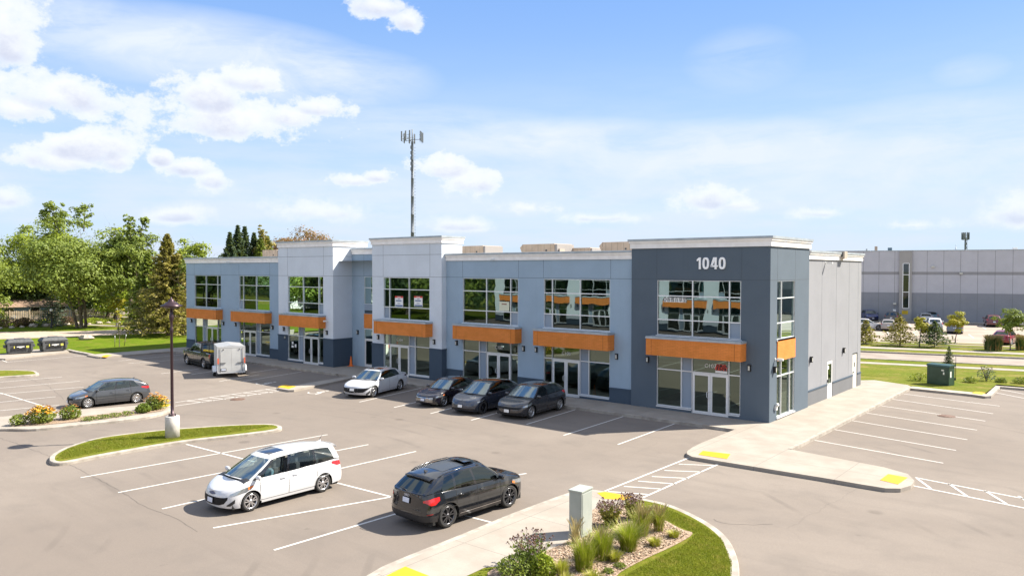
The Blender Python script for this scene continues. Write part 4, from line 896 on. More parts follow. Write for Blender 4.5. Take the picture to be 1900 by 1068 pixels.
def interp(keys, x):
    if x <= keys[0][0]: return keys[0][1]
    if x >= keys[-1][0]: return keys[-1][1]
    for i in range(len(keys)-1):
        x0, y0 = keys[i]; x1, y1 = keys[i+1]
        if x0 <= x <= x1:
            m = []
            for j in (i, i+1):
                if j == 0 or j == len(keys)-1: 
                    a = keys[max(0, j-1)]; b = keys[min(len(keys)-1, j+1)]; m.append((b[1]-a[1])/(b[0]-a[0]))
                else:
                    d0 = (keys[j][1]-keys[j-1][1])/(keys[j][0]-keys[j-1][0]); d1 = (keys[j+1][1]-keys[j][1])/(keys[j+1][0]-keys[j][0])
                    m.append(0 if d0*d1 <= 0 else 2*d0*d1/(d0+d1))
            h = x1-x0; t = (x-x0)/h
            return (2*t**3-3*t*t+1)*y0+(t**3-2*t*t+t)*h*m[0]+(-2*t**3+3*t*t)*y1+(t**3-t*t)*h*m[1]
    return keys[-1][1]

class Car:
    """x runs from the nose (0) to the tail (L); the thing's own +X is forwards"""
    def __init__(s, name, label, S, mp, rim=M_RIM, group=None, glass=None, dark_rear=False, detail=True):
        s.S = S; s.L = S['L']; s.W = S['W']/2; s.mp = mp
        s.root = thing(name, label, S.get('cat', 'car'), group=group)
        s.wx = S['wheels']; s.R = S['R']; s.glass = glass or M_CG; s.rglass = M_CGD if dark_rear else s.glass
        s.ox = (s.wx[0]+s.wx[1])/2
        s.pf, s.rf, s.pr, s.rr = S.get('pf', 2.7), S.get('rf', 0.62), S.get('pr', 3.4), S.get('rr', 0.42)
        s.body(); s.greenhouse(); s.wheels(rim); s.inside()
    def X(s, p): return Vector((s.ox-p[0], p[1], p[2]))
    def prof(s, z):
        f = z/s.S['belt'][2][1]
        return interp(s.S.get('prof', [(0.0, 0.90), (0.2, 0.945), (0.40, 0.985), (0.62, 1.0), (0.82, 0.985), (1.0, 0.945), (1.2, 0.90)]), f)
    def plan(s, x):
        if x < s.rf: t = min(1, (s.rf-x)/s.rf); return (1-t**s.pf)**(1/s.pf) if t < 1 else 0
        xr = s.L-s.rr
        if x > xr: t = min(1, (x-xr)/s.rr); return (1-t**s.pr)**(1/s.pr) if t < 1 else 0
        return 1.0
    def nose(s, x, z):
        if x < s.rf: return interp(s.S['nose'], z)*(1-x/s.rf)**1.0
        xr = s.L-s.rr
        if x > xr: return -interp(s.S['tail'], z)*((x-xr)/s.rr)
        return 0
    def hw(s, x): return s.W*interp(s.S.get('wid', [(0, 0.965), (0.9, 0.99), (2.2, 1.0), (3.4, 1.0), (s.L, 0.95)]), x)
    def pt(s, x, yf, z, off=0.0):          # yf: fraction of local half width
        w = s.hw(x)*s.plan(x)*s.prof(z); return (x+s.nose(x, z), w*yf, z)
    def ps(s, end, t, z, off):             # outline parameter t: 0 centre of nose/tail, 1 corner end, >1 along the side
        r, p = (s.rf, s.pf) if end == 'f' else (s.rr, s.pr)
        if abs(t) <= 1:
            ph = (1-abs(t))*pi/2; x = r*(1-sin(ph)**(2/p)) if ph < pi/2 else 0.0; u = cos(ph)**(2/p) if ph > 1e-6 else 1.0
            if abs(t) < 1e-6: u = 0
            xx = x if end == 'f' else s.L-x
            w = s.hw(xx)*s.prof(z)*u
            no = (1-x/r); nx = interp(s.S['nose'] if end == 'f' else s.S['tail'], z)*no
            if end == 'f': q = [xx+nx-off*sin(ph), w+off*cos(ph)]
            else: q = [xx-nx+off*sin(ph), w+off*cos(ph)]
        else:
            x = r+(abs(t)-1); xx = x if end == 'f' else s.L-x; w = s.hw(xx)*s.prof(z); q = [xx, w+off]
        return s.X((q[0], q[1]*(1 if t >= 0 else -1), z))
    def patch(s, end, keys, off=0.007, rows=3, sub=4):
        """keys: (t, zlo, zhi) -> list of faces hugging the body"""
        mb = MB(); cols = []
        for i in range(len(keys)-1):
            for j in range(sub if i < len(keys)-2 else sub+1):
                f = j/sub; k0, k1 = keys[i], keys[i+1]; cols.append([k0[q]+(k1[q]-k0[q])*f for q in range(3)])
        grid = []
        for t, lo, hi in cols: grid += [s.ps(end, t, lo+(hi-lo)*j/rows, off) for j in range(rows+1)]
        mb.add(grid, [(i*(rows+1)+j, (i+1)*(rows+1)+j, (i+1)*(rows+1)+j+1, i*(rows+1)+j+1) for i in range(len(cols)-1) for j in range(rows)], 0, True)
        return mb
    def part(s, name, end, keys, m, off=0.007, both=False, parent=None, label=None):
        out = []
        for sg in ((1, -1) if both else (1,)):
            kk = [(k[0]*sg, k[1], k[2]) for k in keys]; o = s.patch(end, kk, off).build(name, m, parent or s.root); out.append(o)
        return out
    def sym(s, name, end, keys, m, off=0.006, parent=None):
        kk = [(-k[0], k[1], k[2]) for k in reversed(keys) if k[0] > 0]+list(keys)
        return s.patch(end, kk, off).build(name, m, parent or s.root)
    def side_strip(s, mb, x0, x1, z0, z1, sg, off, mi=0, n=6):
        g = []
        for i in range(n+1):
            x = x0+(x1-x0)*i/n
            for z in (z0, z1): p = s.pt(x, 1.0, z); g.append(s.X((p[0], (p[1]+off)*sg, z)))
        mb.add(g, [(2*i, 2*i+2, 2*i+3, 2*i+1) for i in range(n)], mi, True)
    def body(s):
        S = s.S; Ra = s.R+0.055; st = set()
        for i in range(13): st.add(round(s.rf*(1-sin((1-i/12)*pi/2)**(2/s.pf)), 4)); st.add(round(s.L-s.rr*(1-sin((1-i/12)*pi/2)**(2/s.pr)), 4))
        base = [s.rf+i*0.14 for i in range(1, int((s.L-s.rf-s.rr)/0.14))]
        arch = []
        for xw in s.wx: arch += [round(xw-Ra*cos(k*pi/14), 4) for k in range(15)]+[round(xw-Ra-0.004, 4), round(xw+Ra+0.004, 4)]
        key = [round(v, 4) for v in S.get('stations', [])]+[round(S['gl'][0][0], 4), round(S['gl'][-1][0], 4)]
        xs = sorted(st | set(arch) | set(key))
        for b in base:
            if all(abs(b-x) > 0.05 for x in xs): xs.append(b)
        xs = sorted(xs); NV, NT_ = 10, 7
        g0, g1 = S['gl'][0][0], S['gl'][-1][0]; bowf, bowr = S.get('bow', (0.16, 0.10))
        mb = MB(); rows = []
        for x in xs:
            zs = interp(S['belt'], x); zc = max(zs+0.002, interp(S['top'], x)); zb = interp(S['sill'], x)
            for xw in s.wx:
                if abs(x-xw) <= Ra+1e-4: zb = max(zb, s.R+sqrt(max(0, Ra*Ra-(x-xw)**2)))
            sec = []
            for j in range(NV+1):
                z = zb+(zs-zb)*(j/NV); sec.append(s.pt(x, 1.0, z))
            pl = sec[-1]
            for j in range(1, NT_+1):
                a = j/NT_*pi/2; yf = cos(a)**0.55 if j < NT_ else 0; z = zs+(zc-zs)*sin(a)**0.8; y = pl[1]*yf
                sec.append((x+s.nose(x, min(z, zs+0.5*(zc-zs))), y, z))
            rows.append(sec)
        for sg in (1, -1):
            vs = []; n = NV+NT_+1
            for sec in rows: vs += [s.X((p[0], p[1]*sg, p[2])) for p in sec]
            fs = []; ft = []; fd = []
            bed = S.get('bed')
            for i in range(len(xs)-1):
                xm = (xs[i]+xs[i+1])/2
                for j in range(n-1):
                    q = (i*n+j, (i+1)*n+j, (i+1)*n+j+1, i*n+j+1)
                    if j >= NV:
                        if g0 < xm < g1 and j > NV: continue
                        if bed and bed[0] < xm < bed[1] and j > NV: continue
                        if (g0-bowf-0.03 < xm < g0) and j > NV: ft.append(q); continue
                    fs.append(q)
            mb.add(vs, fs, 0, True); mb.add(vs, ft, 1, True)
        # dark arch lips and door gaps
        for sg in (1, -1):
            for xw in s.wx:
                vs = []
                for k in range(17):
                    a = pi*k/16
                    for rr_, o in ((Ra-0.012, 0.004), (Ra+(0.055 if S.get('cladding') else 0.012), 0.006)):
                        z = s.R+rr_*sin(a); x = xw-rr_*cos(a); p = s.pt(x, 1.0, z); vs.append(s.X((p[0], (p[1]+o)*sg, z)))
                mb.add(vs, [(2*i, 2*i+2, 2*i+3, 2*i+1) for i in range(16)], 2 if S.get('cladding') or True else 0, True)
            if S.get('cladding'): s.side_strip(mb, s.wx[0]+Ra+0.03, s.wx[1]-Ra-0.03, interp(S['sill'], 2)+0.002, interp(S['sill'], 2)+0.15, sg, 0.007, 2)
            zlo = interp(S['sill'], s.L/2)+0.10
            for x in S['doors']:
                zt = interp(S['belt'], x)-0.004; vs = []
                lo = zlo
                for xw in s.wx:
                    if abs(x-xw) < Ra+0.02: lo = s.R+sqrt(max(0, (Ra+0.03)**2-(x-xw)**2))
                for j in range(9):
                    z = lo+(zt-lo)*j/8
                    for dx in (-0.007, 0.007): p = s.pt(x+dx, 1, z); vs.append(s.X((p[0], (p[1]+0.003)*sg, z)))
                mb.add(vs, [(2*i, 2*i+1, 2*i+3, 2*i+2) for i in range(8)], 3, True)
            if S.get('crease'):
                for zc_ in S['crease']:
                    s.side_strip(mb, s.wx[0]+0.3, s.wx[1]+0.2, zc_, zc_+0.012, sg, 0.004, 0, 12)
            s.side_strip(mb, S['doors'][0], S['doors'][-1], zlo-0.008, zlo+0.004, sg, 0.003, 3, 8)
        s.bodyo = mb.build('body', [s.mp, M_TRIM, M_TRIM if S.get('cladding') else s.mp, M_ARCH], s.root, sharp=38)
        # underbody and wheel wells
        u = MB(); zt = S['belt'][2][1]-0.22
        cuts = [0.30]+[v for xw in s.wx for v in (xw-Ra, xw+Ra)]+[s.L-0.28]
        for i in range(len(cuts)-1):
            inw = 0.30 if i % 2 == 1 else 0.06
            a, b = cuts[i], cuts[i+1]; w = s.W*0.93-inw; p = s.X((a, 0, 0)).x; q = s.X((b, 0, 0)).x
            u.box(q+0.001, p-0.001, -w, w, 0.17 if i % 2 == 0 else 0.19, min(zt, 0.62))
        u.build('underbody', M_ARCH, s.root)
    def rail(s, x):                         # roof rail height and half width
        return interp(s.S['roof'], x), s.W*interp(s.S['rw'], x)
    def greenhouse(s):
        S = s.S; gl = S['gl']; bf, br = S.get('bow', (0.16, 0.10)); crown = S.get('crown', 0.055); bf2, br2 = bf*0.75, br*0.6
        def base(xb):
            z = interp(S['belt'], xb); w = s.hw(xb)*s.plan(xb)*s.prof(z); return Vector((xb, w-0.055, z+0.004))
        def top(xr): z, w = s.rail(xr); return Vector((xr, w, z))
        def line(xb, xr, t):
            a, b = base(xb), top(xr); p = a+(b-a)*t; p.y += 0.028*sin(pi*t); return p
        paint_mb = MB(); NTT = 7; ts = [0, 0.035, 0.2, 0.4, 0.6, 0.78, 0.90, 1.0]
        t_lo, t_hi = 0.035, 0.90
        for sg in (1, -1):
            for i in range(len(gl)-1):
                (xb0, xr0, kind), (xb1, xr1, _) = gl[i], gl[i+1]; N = 5; gm = MB(); grid = []
                for a in range(N+1):
                    f = a/N; xb = xb0+(xb1-xb0)*f; xr = xr0+(xr1-xr0)*f
                    for t in ts: p = line(xb, xr, t); grid.append(s.X((p.x, p.y*sg, p.z)))
                n = len(ts); pf = []; gf = []; tf = []
                for a in range(N):
                    for j in range(n-1):
                        q = (a*n+j, (a+1)*n+j, (a+1)*n+j+1, a*n+j+1); mid = (ts[j]+ts[j+1])/2
                        if j == 0: tf.append(q)
                        elif mid > t_hi: pf.append(q)
                        elif kind == 'g': gf.append(q)
                        elif kind == 'b': tf.append(q)
                        else: pf.append(q)
                paint_mb.add(grid, pf, 0, True); paint_mb.add(grid, tf, 1, True)
                if gf and not (S.get('open_door') == i and sg == S.get('door_side', 1)):
                    gm.add(grid, gf, 0, True); gm.build('side_window', s.rglass if i > 2 else s.glass, s.root)
        NU = 12
        def sheet(end, ulim, t0, t1, mi_edge, gm):
            xb, xr = (gl[0][0], gl[0][1]) if end == 'f' else (gl[-1][0], gl[-1][1])
            sgn = -1 if end == 'f' else 1; b1, b2 = (bf, bf2) if end == 'f' else (br, br2)
            us = sorted({-1, -ulim, ulim, 1, *[ulim*(-1+2*i/NU) for i in range(NU+1)]}); tt = sorted({0, t0, t1, 1, *[t0+(t1-t0)*i/6 for i in range(7)]})
            zc0 = interp(S['top'], xb)
            grid = []
            for t in tt:
                a, b = line(xb, xr, 0), line(xb, xr, 1)
                e = line(xb, xr, t)
                for u in us:
                    k = 1-u*u; bow = b1+(b2-b1)*t
                    zz = e.z + ((zc0-a.z) if end == 'f' else max(0.0, zc0-a.z))*(1-t)*k + crown*t*k
                    grid.append(s.X((e.x+sgn*bow*k, e.y*u, zz)))
            n = len(us); pf = []; gf = []
            for i in range(len(tt)-1):
                for j in range(n-1):
                    q = (i*n+j, i*n+j+1, (i+1)*n+j+1, (i+1)*n+j); um = (us[j]+us[j+1])/2; tm = (tt[i]+tt[i+1])/2
                    (gf if abs(um) < ulim and t0 < tm < t1 else pf).append(q)
            paint_mb.add(grid, pf, mi_edge, True); gm.add(grid, gf, 0, True)
        g = MB(); sheet('f', 0.955, 0.03, 0.955, 0, g); s.ws = g.build('windscreen', M_WS, s.root)
        if S.get('backlight', True):
            g = MB(); bl = S.get('bl', (0.86, 0.08, 0.90)); sheet('r', bl[0], bl[1], bl[2], 0, g); s.bl = g.build('rear_window', M_CGD if s.rglass is M_CGD else M_CGD, s.root)
        # roof
        xf, xe = gl[0][1], gl[-1][1]; N = 18; us = [-1+2*i/NU for i in range(NU+1)]; us = sorted(set([-1, 1]+[0.955*(-1+2*i/NU) for i in range(NU+1)])); grid = []
        for i in range(N+1):
            x = xf+(xe-xf)*i/N; z, w = s.rail(x); fb = max(0, 1-i/N*2.2); rb = max(0, 1-(N-i)/N*2.2)
            for u in us: k = 1-u*u; grid.append(s.X((x-bf2*k*fb+br2*k*rb, w*u, z+crown*k)))
        n = len(us)
        paint_mb.add(grid, [(i*n+j, i*n+j+1, (i+1)*n+j+1, (i+1)*n+j) for i in range(N) for j in range(n-1)], 2, True)
        rm = S.get('roof_mat', s.mp)
        s.cabin = paint_mb.build('cabin', [s.mp, M_GLOSSB, rm], s.root, sharp=40)
        def roofpt(x, u, dz=0.0):
            z, w = s.rail(x); k = 1-u*u; f = (x-xf)/(xe-xf); return s.X((x-bf2*k*max(0, 1-f*2.2)+br2*k*max(0, 1-(1-f)*2.2), w*u, z+crown*k+dz))
        s.roofpt = roofpt
        if S.get('sunroof'):
            x0, x1, uu = S['sunroof']; m = MB(); gr = []
            for i in range(7):
                for j in range(9): gr.append(roofpt(x0+(x1-x0)*i/6, -uu+2*uu*j/8, 0.008))
            m.add(gr, [(i*9+j, i*9+j+1, (i+1)*9+j+1, (i+1)*9+j) for i in range(6) for j in range(8)], 0, True); m.build('sunroof', M_GLOSSB, s.root)
        if S.get('rails'):
            for sg in (1, -1):
                m = MB(); m.tube([roofpt(xf+0.25+(xe-xf-0.35)*i/10, sg*0.97, 0.035 if 0 < i < 10 else 0.0) for i in range(11)], 0.016, 6); m.build('roof_rail', S['rails'], s.root)
        if S.get('fin', True):
            m = MB(); p = roofpt(xe-0.22, 0, 0.0); m.add([p+Vector(v) for v in ((0.12, 0.0, 0), (-0.07, -0.03, 0), (-0.07, 0.03, 0), (-0.09, 0, 0.075))], [(0, 1, 3), (0, 3, 2), (1, 2, 3)]); m.build('roof_antenna', s.mp if not S.get('whip') else M_TRIM, s.root)
        # mirrors
        for sg in (1, -1):
            a = line(gl[0][0]+0.10, gl[0][1], 0.0); c = s.X((a.x+0.12, (a.y+0.17)*sg, a.z+0.085)); m = MB()
            Mx = Matrix.Translation(c) @ Matrix.Rotation(pi/2, 4, 'X') @ Matrix.Diagonal((0.055, 0.075, 0.115, 1))
            m.lathe([(0.02, -1), (0.75, -0.93), (0.96, -0.6), (1.0, 0), (0.96, 0.6), (0.75, 0.93), (0.02, 1)], 14, 0, Mx)
            m.tube([s.X((a.x+0.10, (a.y+0.01)*sg, a.z+0.01)), s.X((a.x+0.12, (a.y+0.12)*sg, a.z+0.05))], 0.028, 6, 1)
            m.build('mirror', [S.get('mirror', s.mp), M_TRIM], s.root)
        # handles
        for x, dz in S['handles']:
            for sg in (1, -1):
                z = interp(S['belt'], x)-dz; p = s.pt(x, 1, z); m = MB(); c = s.X((x, (p[1])*sg, z))
                m.tube([c+Vector((0.10, 0.004*sg, 0)), c+Vector((0.08, 0.030*sg, 0)), c+Vector((-0.08, 0.030*sg, 0)), c+Vector((-0.10, 0.004*sg, 0))], 0.013, 6); m.build('door_handle', S.get('hmat', s.mp), s.root)
        # wipers
        m = MB()
        for u0 in (-0.65, 0.05):
            p = []
            for k in range(5):
                u = u0+k*0.14; t = 0.035+k*0.012; e = line(gl[0][0], gl[0][1], t); kk = 1-u*u
                p.append(s.X((e.x-(bf+(bf2-bf)*t)*kk-0.012, e.y*u, e.z+(interp(S['top'], gl[0][0])-e.z)*(1-t)*kk+crown*t*kk+0.016)))
            m.tube(p, 0.009, 5)
        m.build('wiper', M_TRIM, s.root)
    def wheels(s, rim):
        proto = None
        for xw in s.wx:
            for sg in (1, -1):
                R = s.R; w = s.S.get('tw', 0.215); t = MB(); rr_ = R*s.S.get('rimf', 0.70)
                t.lathe([(rr_-0.02, -w/2+0.02), (R*0.80, -w/2), (R*0.94, -w/2+0.004), (R*0.99, -w/2+0.03), (R, 0), (R*0.99, w/2-0.03), (R*0.94, w/2-0.004), (R*0.80, w/2), (rr_-0.02, w/2-0.02)], 30, caps=False)
                M = Matrix.Rotation(pi/2, 4, 'X')
                o = t.build('wheel', M_TYRE, s.root); yl = (s.W*s.S.get('track', 0.955)-w/2)*sg
                o.matrix_local = Matrix.Translation(s.X((xw, yl, R))) @ M
                q = MB(); f = 1 if sg < 0 else -1    # local +z of the wheel points to -y
                zo = f*(w/2-0.012)
                q.lathe([(rr_, zo), (rr_-0.005, zo+f*0.006), (rr_-0.028, zo), (rr_-0.035, zo-f*0.03), (rr_-0.04, -f*w*0.3)], 30, 0, caps=False)
                q.lathe([(rr_-0.04, zo-f*0.08), (0.001, zo-f*0.085)], 24, 1, caps=False)
                q.lathe([(0.065, zo-f*0.06), (0.06, zo-f*0.012), (0.03, zo-f*0.004), (0.001, zo-f*0.003)], 14, 0, caps=False)
                ns = s.S.get('spokes', 5); dbl = s.S.get('dbl', True)
                for k in range(ns):
                    a = 2*pi*k/ns+0.3
                    for da in ((-0.16, 0.16) if dbl else (0.0,)):
                        a0 = a+da*0.9; a1 = a+da*1.5; wd = 0.017 if dbl else 0.035
                        p0 = Vector((cos(a0)*0.045, sin(a0)*0.045)); p1 = Vector((cos(a1)*(rr_-0.02), sin(a1)*(rr_-0.02))); d = (p1-p0).normalized(); nn = Vector((-d.y, d.x))
                        v = []
                        for P_, ww, zz in ((p0, wd*1.0, zo-f*0.012), (p1, wd*1.15, zo-f*0.006)):
                            v += [(*(P_-nn*ww), zz), (*(P_+nn*ww), zz), (*(P_+nn*ww*0.8), zz-f*0.035), (*(P_-nn*ww*0.8), zz-f*0.035)]
                        q.add(v, [(0, 1, 5, 4), (1, 2, 6, 5), (2, 3, 7, 6), (3, 0, 4, 7)])
                q.build('rim', [rim, M_ARCH], o)
    def inside(s):
        S = s.S; g0, g1 = S['gl'][0][0], S['gl'][-1][0]; zb = S['belt'][2][1]; m = MB()
        w = s.W-0.12; a = s.X((g0-0.05, 0, 0)).x; b = s.X((g1-0.1, 0, 0)).x
        m.box(b, a, -w, w, zb-0.34, zb-0.30, 1); 
        d0 = s.X((g0+0.02, 0, 0)).x; m.box(d0-0.45, d0+0.0, -w+0.02, w-0.02, zb-0.3, zb-0.03, 1)
        rowsx = S.get('seats', [g0+1.05, g0+1.95])
        for r, xs_ in enumerate(rowsx):
            for y in (-0.37, 0.37):
                c = s.X((xs_, y, 0))
                m.box(c.x-0.11, c.x+0.03, y-0.24, y+0.24, zb-0.30, zb+0.20, 0); m.box(c.x-0.10, c.x-0.01, y-0.13, y+0.13, zb+0.22, zb+0.38, 0); m.box(c.x+0.0, c.x+0.48, y-0.24, y+0.24, zb-0.31, zb-0.18, 0)
        m.build('interior', [M_SEAT, M_DASH], s.root)
        c = s.X((g0+0.62, 0.37, zb-0.02)); m = MB(); M = Matrix.Translation(c) @ Matrix.Rotation(radians(65), 4, 'Y')
        ring = [M @ Vector((0.18*cos(a_), 0.18*sin(a_), 0)) for a_ in [2*pi*i/16 for i in range(17)]]
        m.tube(ring, 0.014, 6, caps=False); m.tube([M @ Vector((0, -0.17, 0)), M @ Vector((0, 0.17, 0))], 0.02, 6); m.build('steering_wheel', M_DASH, s.root)
    def plate(s, end, z, y=0.0, m=None, frame=True, rows=False):
        off = 0.012; p = s.ps(end, 0.0, z, off); d = 1 if end == 'f' else -1; b = MB()
        n0 = s.ps(end, 0, z-0.08, 0).x; n1 = s.ps(end, 0, z+0.08, 0).x; tilt = atan2(n1-n0, 0.16)
        M = Matrix.Translation(p+Vector((0.012*d, y, 0))) @ Matrix.Rotation(tilt, 4, 'Y')
        b.box(-0.008, 0.008, -0.16, 0.16, -0.085, 0.085, 0, M); b.box(0.009 if d > 0 else -0.011, 0.011 if d > 0 else -0.009, -0.145, 0.145, -0.07, 0.07, 1, M)
        o = b.build('number_plate', [M_TRIM if frame else M_PLATE, m or M_PLATE], s.root)
        return o
    def place(s, pf, pr, side, z=ZA, scale=None):
        """pf, pr: photo pixels where the near front and rear wheels touch the ground; side +1 when the car's left (+Y) wheels are the ones seen"""
        a, b = G(*pf, z), G(*pr, z); v = (a-b); ang = atan2(v.y, v.x); wb = s.wx[1]-s.wx[0]
        sc = scale or min(1.08, max(0.93, v.length/wb)); mid = (a+b)/2
        n = Vector((-sin(ang), cos(ang), 0)); c = mid-n*side*(s.W*s.S.get('track', 0.955)-0.10)*sc
        s.root.location = (c.x, c.y, z); s.root.rotation_euler = (0, 0, ang); s.root.scale = (sc,)*3
        return s
    def put(s, c, ang, sc=1.0):
        s.root.location = c; s.root.rotation_euler = (0, 0, ang); s.root.scale = (sc,)*3; return s

NOSE = [(0.15, 0.13), (0.25, 0.04), (0.38, 0.0), (0.52, 0.015), (0.62, 0.06), (0.72, 0.14), (0.85, 0.26), (1.1, 0.45)]
TAILH = [(0.15, 0.12), (0.28, 0.03), (0.45, 0.0), (0.62, 0.02), (0.75, 0.06), (0.9, 0.09), (1.1, 0.14)]
def sedan(L=4.62, W=1.80, H=1.43):
    return dict(L=L, W=W, wheels=(0.90, 3.60), R=0.325, rimf=0.70, top=[(0, 0.66), (0.25, 0.74), (0.7, 0.83), (1.30, 0.945), (1.5, 0.96), (3.9, 1.02), (4.1, 1.035), (L-0.12, 1.02), (L, 0.98)],
        belt=[(0, 0.60), (0.35, 0.70), (1.2, 0.865), (2.6, 0.915), (3.7, 0.965), (4.25, 0.965), (L, 0.90)], sill=[(0, 0.22), (0.4, 0.18), (1.5, 0.19), (3.2, 0.19), (4.1, 0.22), (L, 0.30)],
        nose=NOSE, tail=TAILH, roof=[(1.95, 1.325), (2.35, 1.385), (2.9, 1.40), (3.4, 1.345), (3.9, 1.20)], rw=[(1.9, 0.66), (2.6, 0.70), (3.4, 0.68), (3.9, 0.62)],
        gl=[(1.32, 2.02, 'p'), (1.43, 2.10, 'g'), (2.38, 2.52, 'b'), (2.46, 2.60, 'g'), (3.28, 3.22, 'b'), (3.34, 3.28, 'g'), (3.66, 3.36, 'p'), (4.12, 3.55, 'p')],
        doors=[1.36, 2.42, 3.33], handles=[(2.24, 0.13), (3.16, 0.13)], crown=0.05, bow=(0.24, 0.14), rf=0.75, rr=0.45)
def hatch(L=4.36, W=1.82):
    return dict(L=L, W=W, wheels=(0.88, 3.53), R=0.325, top=[(0, 0.70), (0.25, 0.79), (0.7, 0.89), (1.15, 0.985), (1.5, 1.0), (3.9, 1.05), (L, 1.0)],
        belt=[(0, 0.63), (0.35, 0.74), (1.05, 0.90), (2.4, 0.95), (3.6, 1.02), (4.1, 1.04), (L, 0.99)], sill=[(0, 0.22), (0.4, 0.18), (1.5, 0.20), (3.1, 0.20), (3.9, 0.24), (L, 0.32)],
        nose=NOSE, tail=TAILH, roof=[(1.75, 1.37), (2.2, 1.445), (2.8, 1.455), (3.3, 1.415), (3.8, 1.32)], rw=[(1.8, 0.67), (2.6, 0.71), (3.5, 0.69), (4.0, 0.64)],
        gl=[(1.15, 1.85, 'p'), (1.27, 1.94, 'g'), (2.30, 2.46, 'b'), (2.38, 2.54, 'g'), (3.18, 3.16, 'b'), (3.25, 3.23, 'g'), (3.70, 3.40, 'p'), (4.24, 3.74, 'p')],
        doors=[1.32, 2.34, 3.22], handles=[(2.16, 0.13), (3.06, 0.13)], crown=0.05, bow=(0.22, 0.12), rf=0.72, rr=0.42, sunroof=None)
def suv(L=4.50, W=1.86):
    return dict(L=L, W=W, wheels=(0.90, 3.58), R=0.365, rimf=0.74, top=[(0, 0.86), (0.2, 0.96), (0.7, 1.04), (1.15, 1.10), (1.5, 1.10), (4.0, 1.13), (L, 1.08)],
        belt=[(0, 0.78), (0.35, 0.90), (1.1, 1.02), (2.4, 1.04), (3.6, 1.09), (4.2, 1.11), (L, 1.06)], sill=[(0, 0.28), (0.4, 0.23), (1.5, 0.24), (3.1, 0.24), (4.0, 0.28), (L, 0.36)],
        nose=[(0.2, 0.12), (0.32, 0.03), (0.5, 0.0), (0.75, 0.02), (0.88, 0.07), (1.0, 0.16), (1.2, 0.3)], tail=[(0.2, 0.14), (0.36, 0.02), (0.55, 0.0), (0.7, 0.03), (0.85, 0.05), (1.0, 0.07), (1.3, 0.14)],
        roof=[(1.80, 1.50), (2.25, 1.575), (2.8, 1.58), (3.4, 1.535), (4.0, 1.43)], rw=[(1.8, 0.68), (2.6, 0.72), (3.5, 0.70), (4.1, 0.64)],
        gl=[(1.18, 1.85, 'p'), (1.30, 1.93, 'g'), (2.34, 2.48, 'b'), (2.42, 2.56, 'g'), (3.20, 3.20, 'b'), (3.28, 3.28, 'g'), (3.82, 3.54, 'p'), (4.36, 3.86, 'p')],
        doors=[1.36, 2.38, 3.26], handles=[(2.18, 0.15), (3.08, 0.15)], crown=0.05, bow=(0.20, 0.10), rf=0.70, rr=0.40, cladding=False, tw=0.235, cat='car')
def minivan():
    d = dict(L=4.59, W=1.75, wheels=(0.90, 3.65), R=0.318, rimf=0.73, top=[(0, 0.72), (0.2, 0.84), (0.5, 0.94), (0.95, 1.05), (1.3, 1.06), (4.2, 1.02), (4.59, 0.98)],
        belt=[(0, 0.64), (0.3, 0.78), (0.9, 0.95), (2.4, 0.975), (3.6, 1.03), (4.2, 1.05), (4.59, 1.0)], sill=[(0, 0.24), (0.4, 0.19), (1.5, 0.20), (3.2, 0.20), (4.1, 0.24), (4.59, 0.32)],
        nose=[(0.15, 0.12), (0.25, 0.03), (0.4, 0.0), (0.55, 0.02), (0.68, 0.08), (0.8, 0.18), (1.0, 0.34)], tail=TAILH,
        roof=[(1.65, 1.45), (2.1, 1.555), (2.8, 1.59), (3.5, 1.565), (4.25, 1.47)], rw=[(1.6, 0.66), (2.4, 0.72), (3.5, 0.71), (4.3, 0.66)],
        gl=[(0.88, 1.78, 'p'), (0.98, 1.83, 'b'), (1.28, 1.92, 'g'), (2.24, 2.36, 'b'), (2.32, 2.44, 'g'), (3.34, 3.30, 'b'), (3.42, 3.38, 'g'), (4.18, 3.98, 'p'), (4.42, 4.22, 'p')],
        doors=[1.22, 2.27, 3.38], handles=[(2.05, 0.12), (2.52, 0.12)], crown=0.055, bow=(0.26, 0.10), rf=0.72, rr=0.36, seats=[1.92, 2.75, 3.5], sunroof=(1.95, 2.45, 0.62))
    return d

def lamps(c, f, r, fm=None, rm=None):
    c.part('headlight', 'f', f, fm or M_HL, 0.008, both=True); c.part('taillight', 'r', r, rm or M_TL, 0.008, both=True)

# --- white minivan, door ajar, driver inside
S = minivan(); S['open_door'] = 2; S['crease'] = (0.58, 0.80)
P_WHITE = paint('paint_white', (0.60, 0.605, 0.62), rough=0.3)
M_CGC = car_glass('car_glass_clear', (0.72, 0.80, 0.80), 0.07)
van = Car('minivan', 'white minivan with door ajar and driver inside, left of the black crossover in the foreground', S, P_WHITE, glass=M_CGC)
van.part('headlight', 'f', [(0.56, 0.60, 0.655), (0.75, 0.62, 0.735), (1.0, 0.66, 0.80), (1.14, 0.72, 0.82), (1.24, 0.79, 0.835)], M_HL, 0.008, True)
van.part('indicator', 'f', [(1.06, 0.72, 0.80), (1.14, 0.74, 0.81), (1.25, 0.79, 0.83)], M_AMB, 0.013, True)
van.sym('grille', 'f', [(0.0, 0.30, 0.545), (0.25, 0.315, 0.55), (0.42, 0.37, 0.56), (0.52, 0.50, 0.575)], M_GRILLE)
van.part('fog_lamp', 'f', [(0.50, 0.29, 0.32), (0.62, 0.29, 0.40), (0.75, 0.38, 0.50)], M_TRIM, 0.008, True)
van.sym('emblem', 'f', [(0.0, 0.60, 0.69), (0.075, 0.63, 0.66)], mat('emblem_dark', (0.10, 0.10, 0.15), 0.45, 0.3), 0.014)
van.plate('f', 0.44)
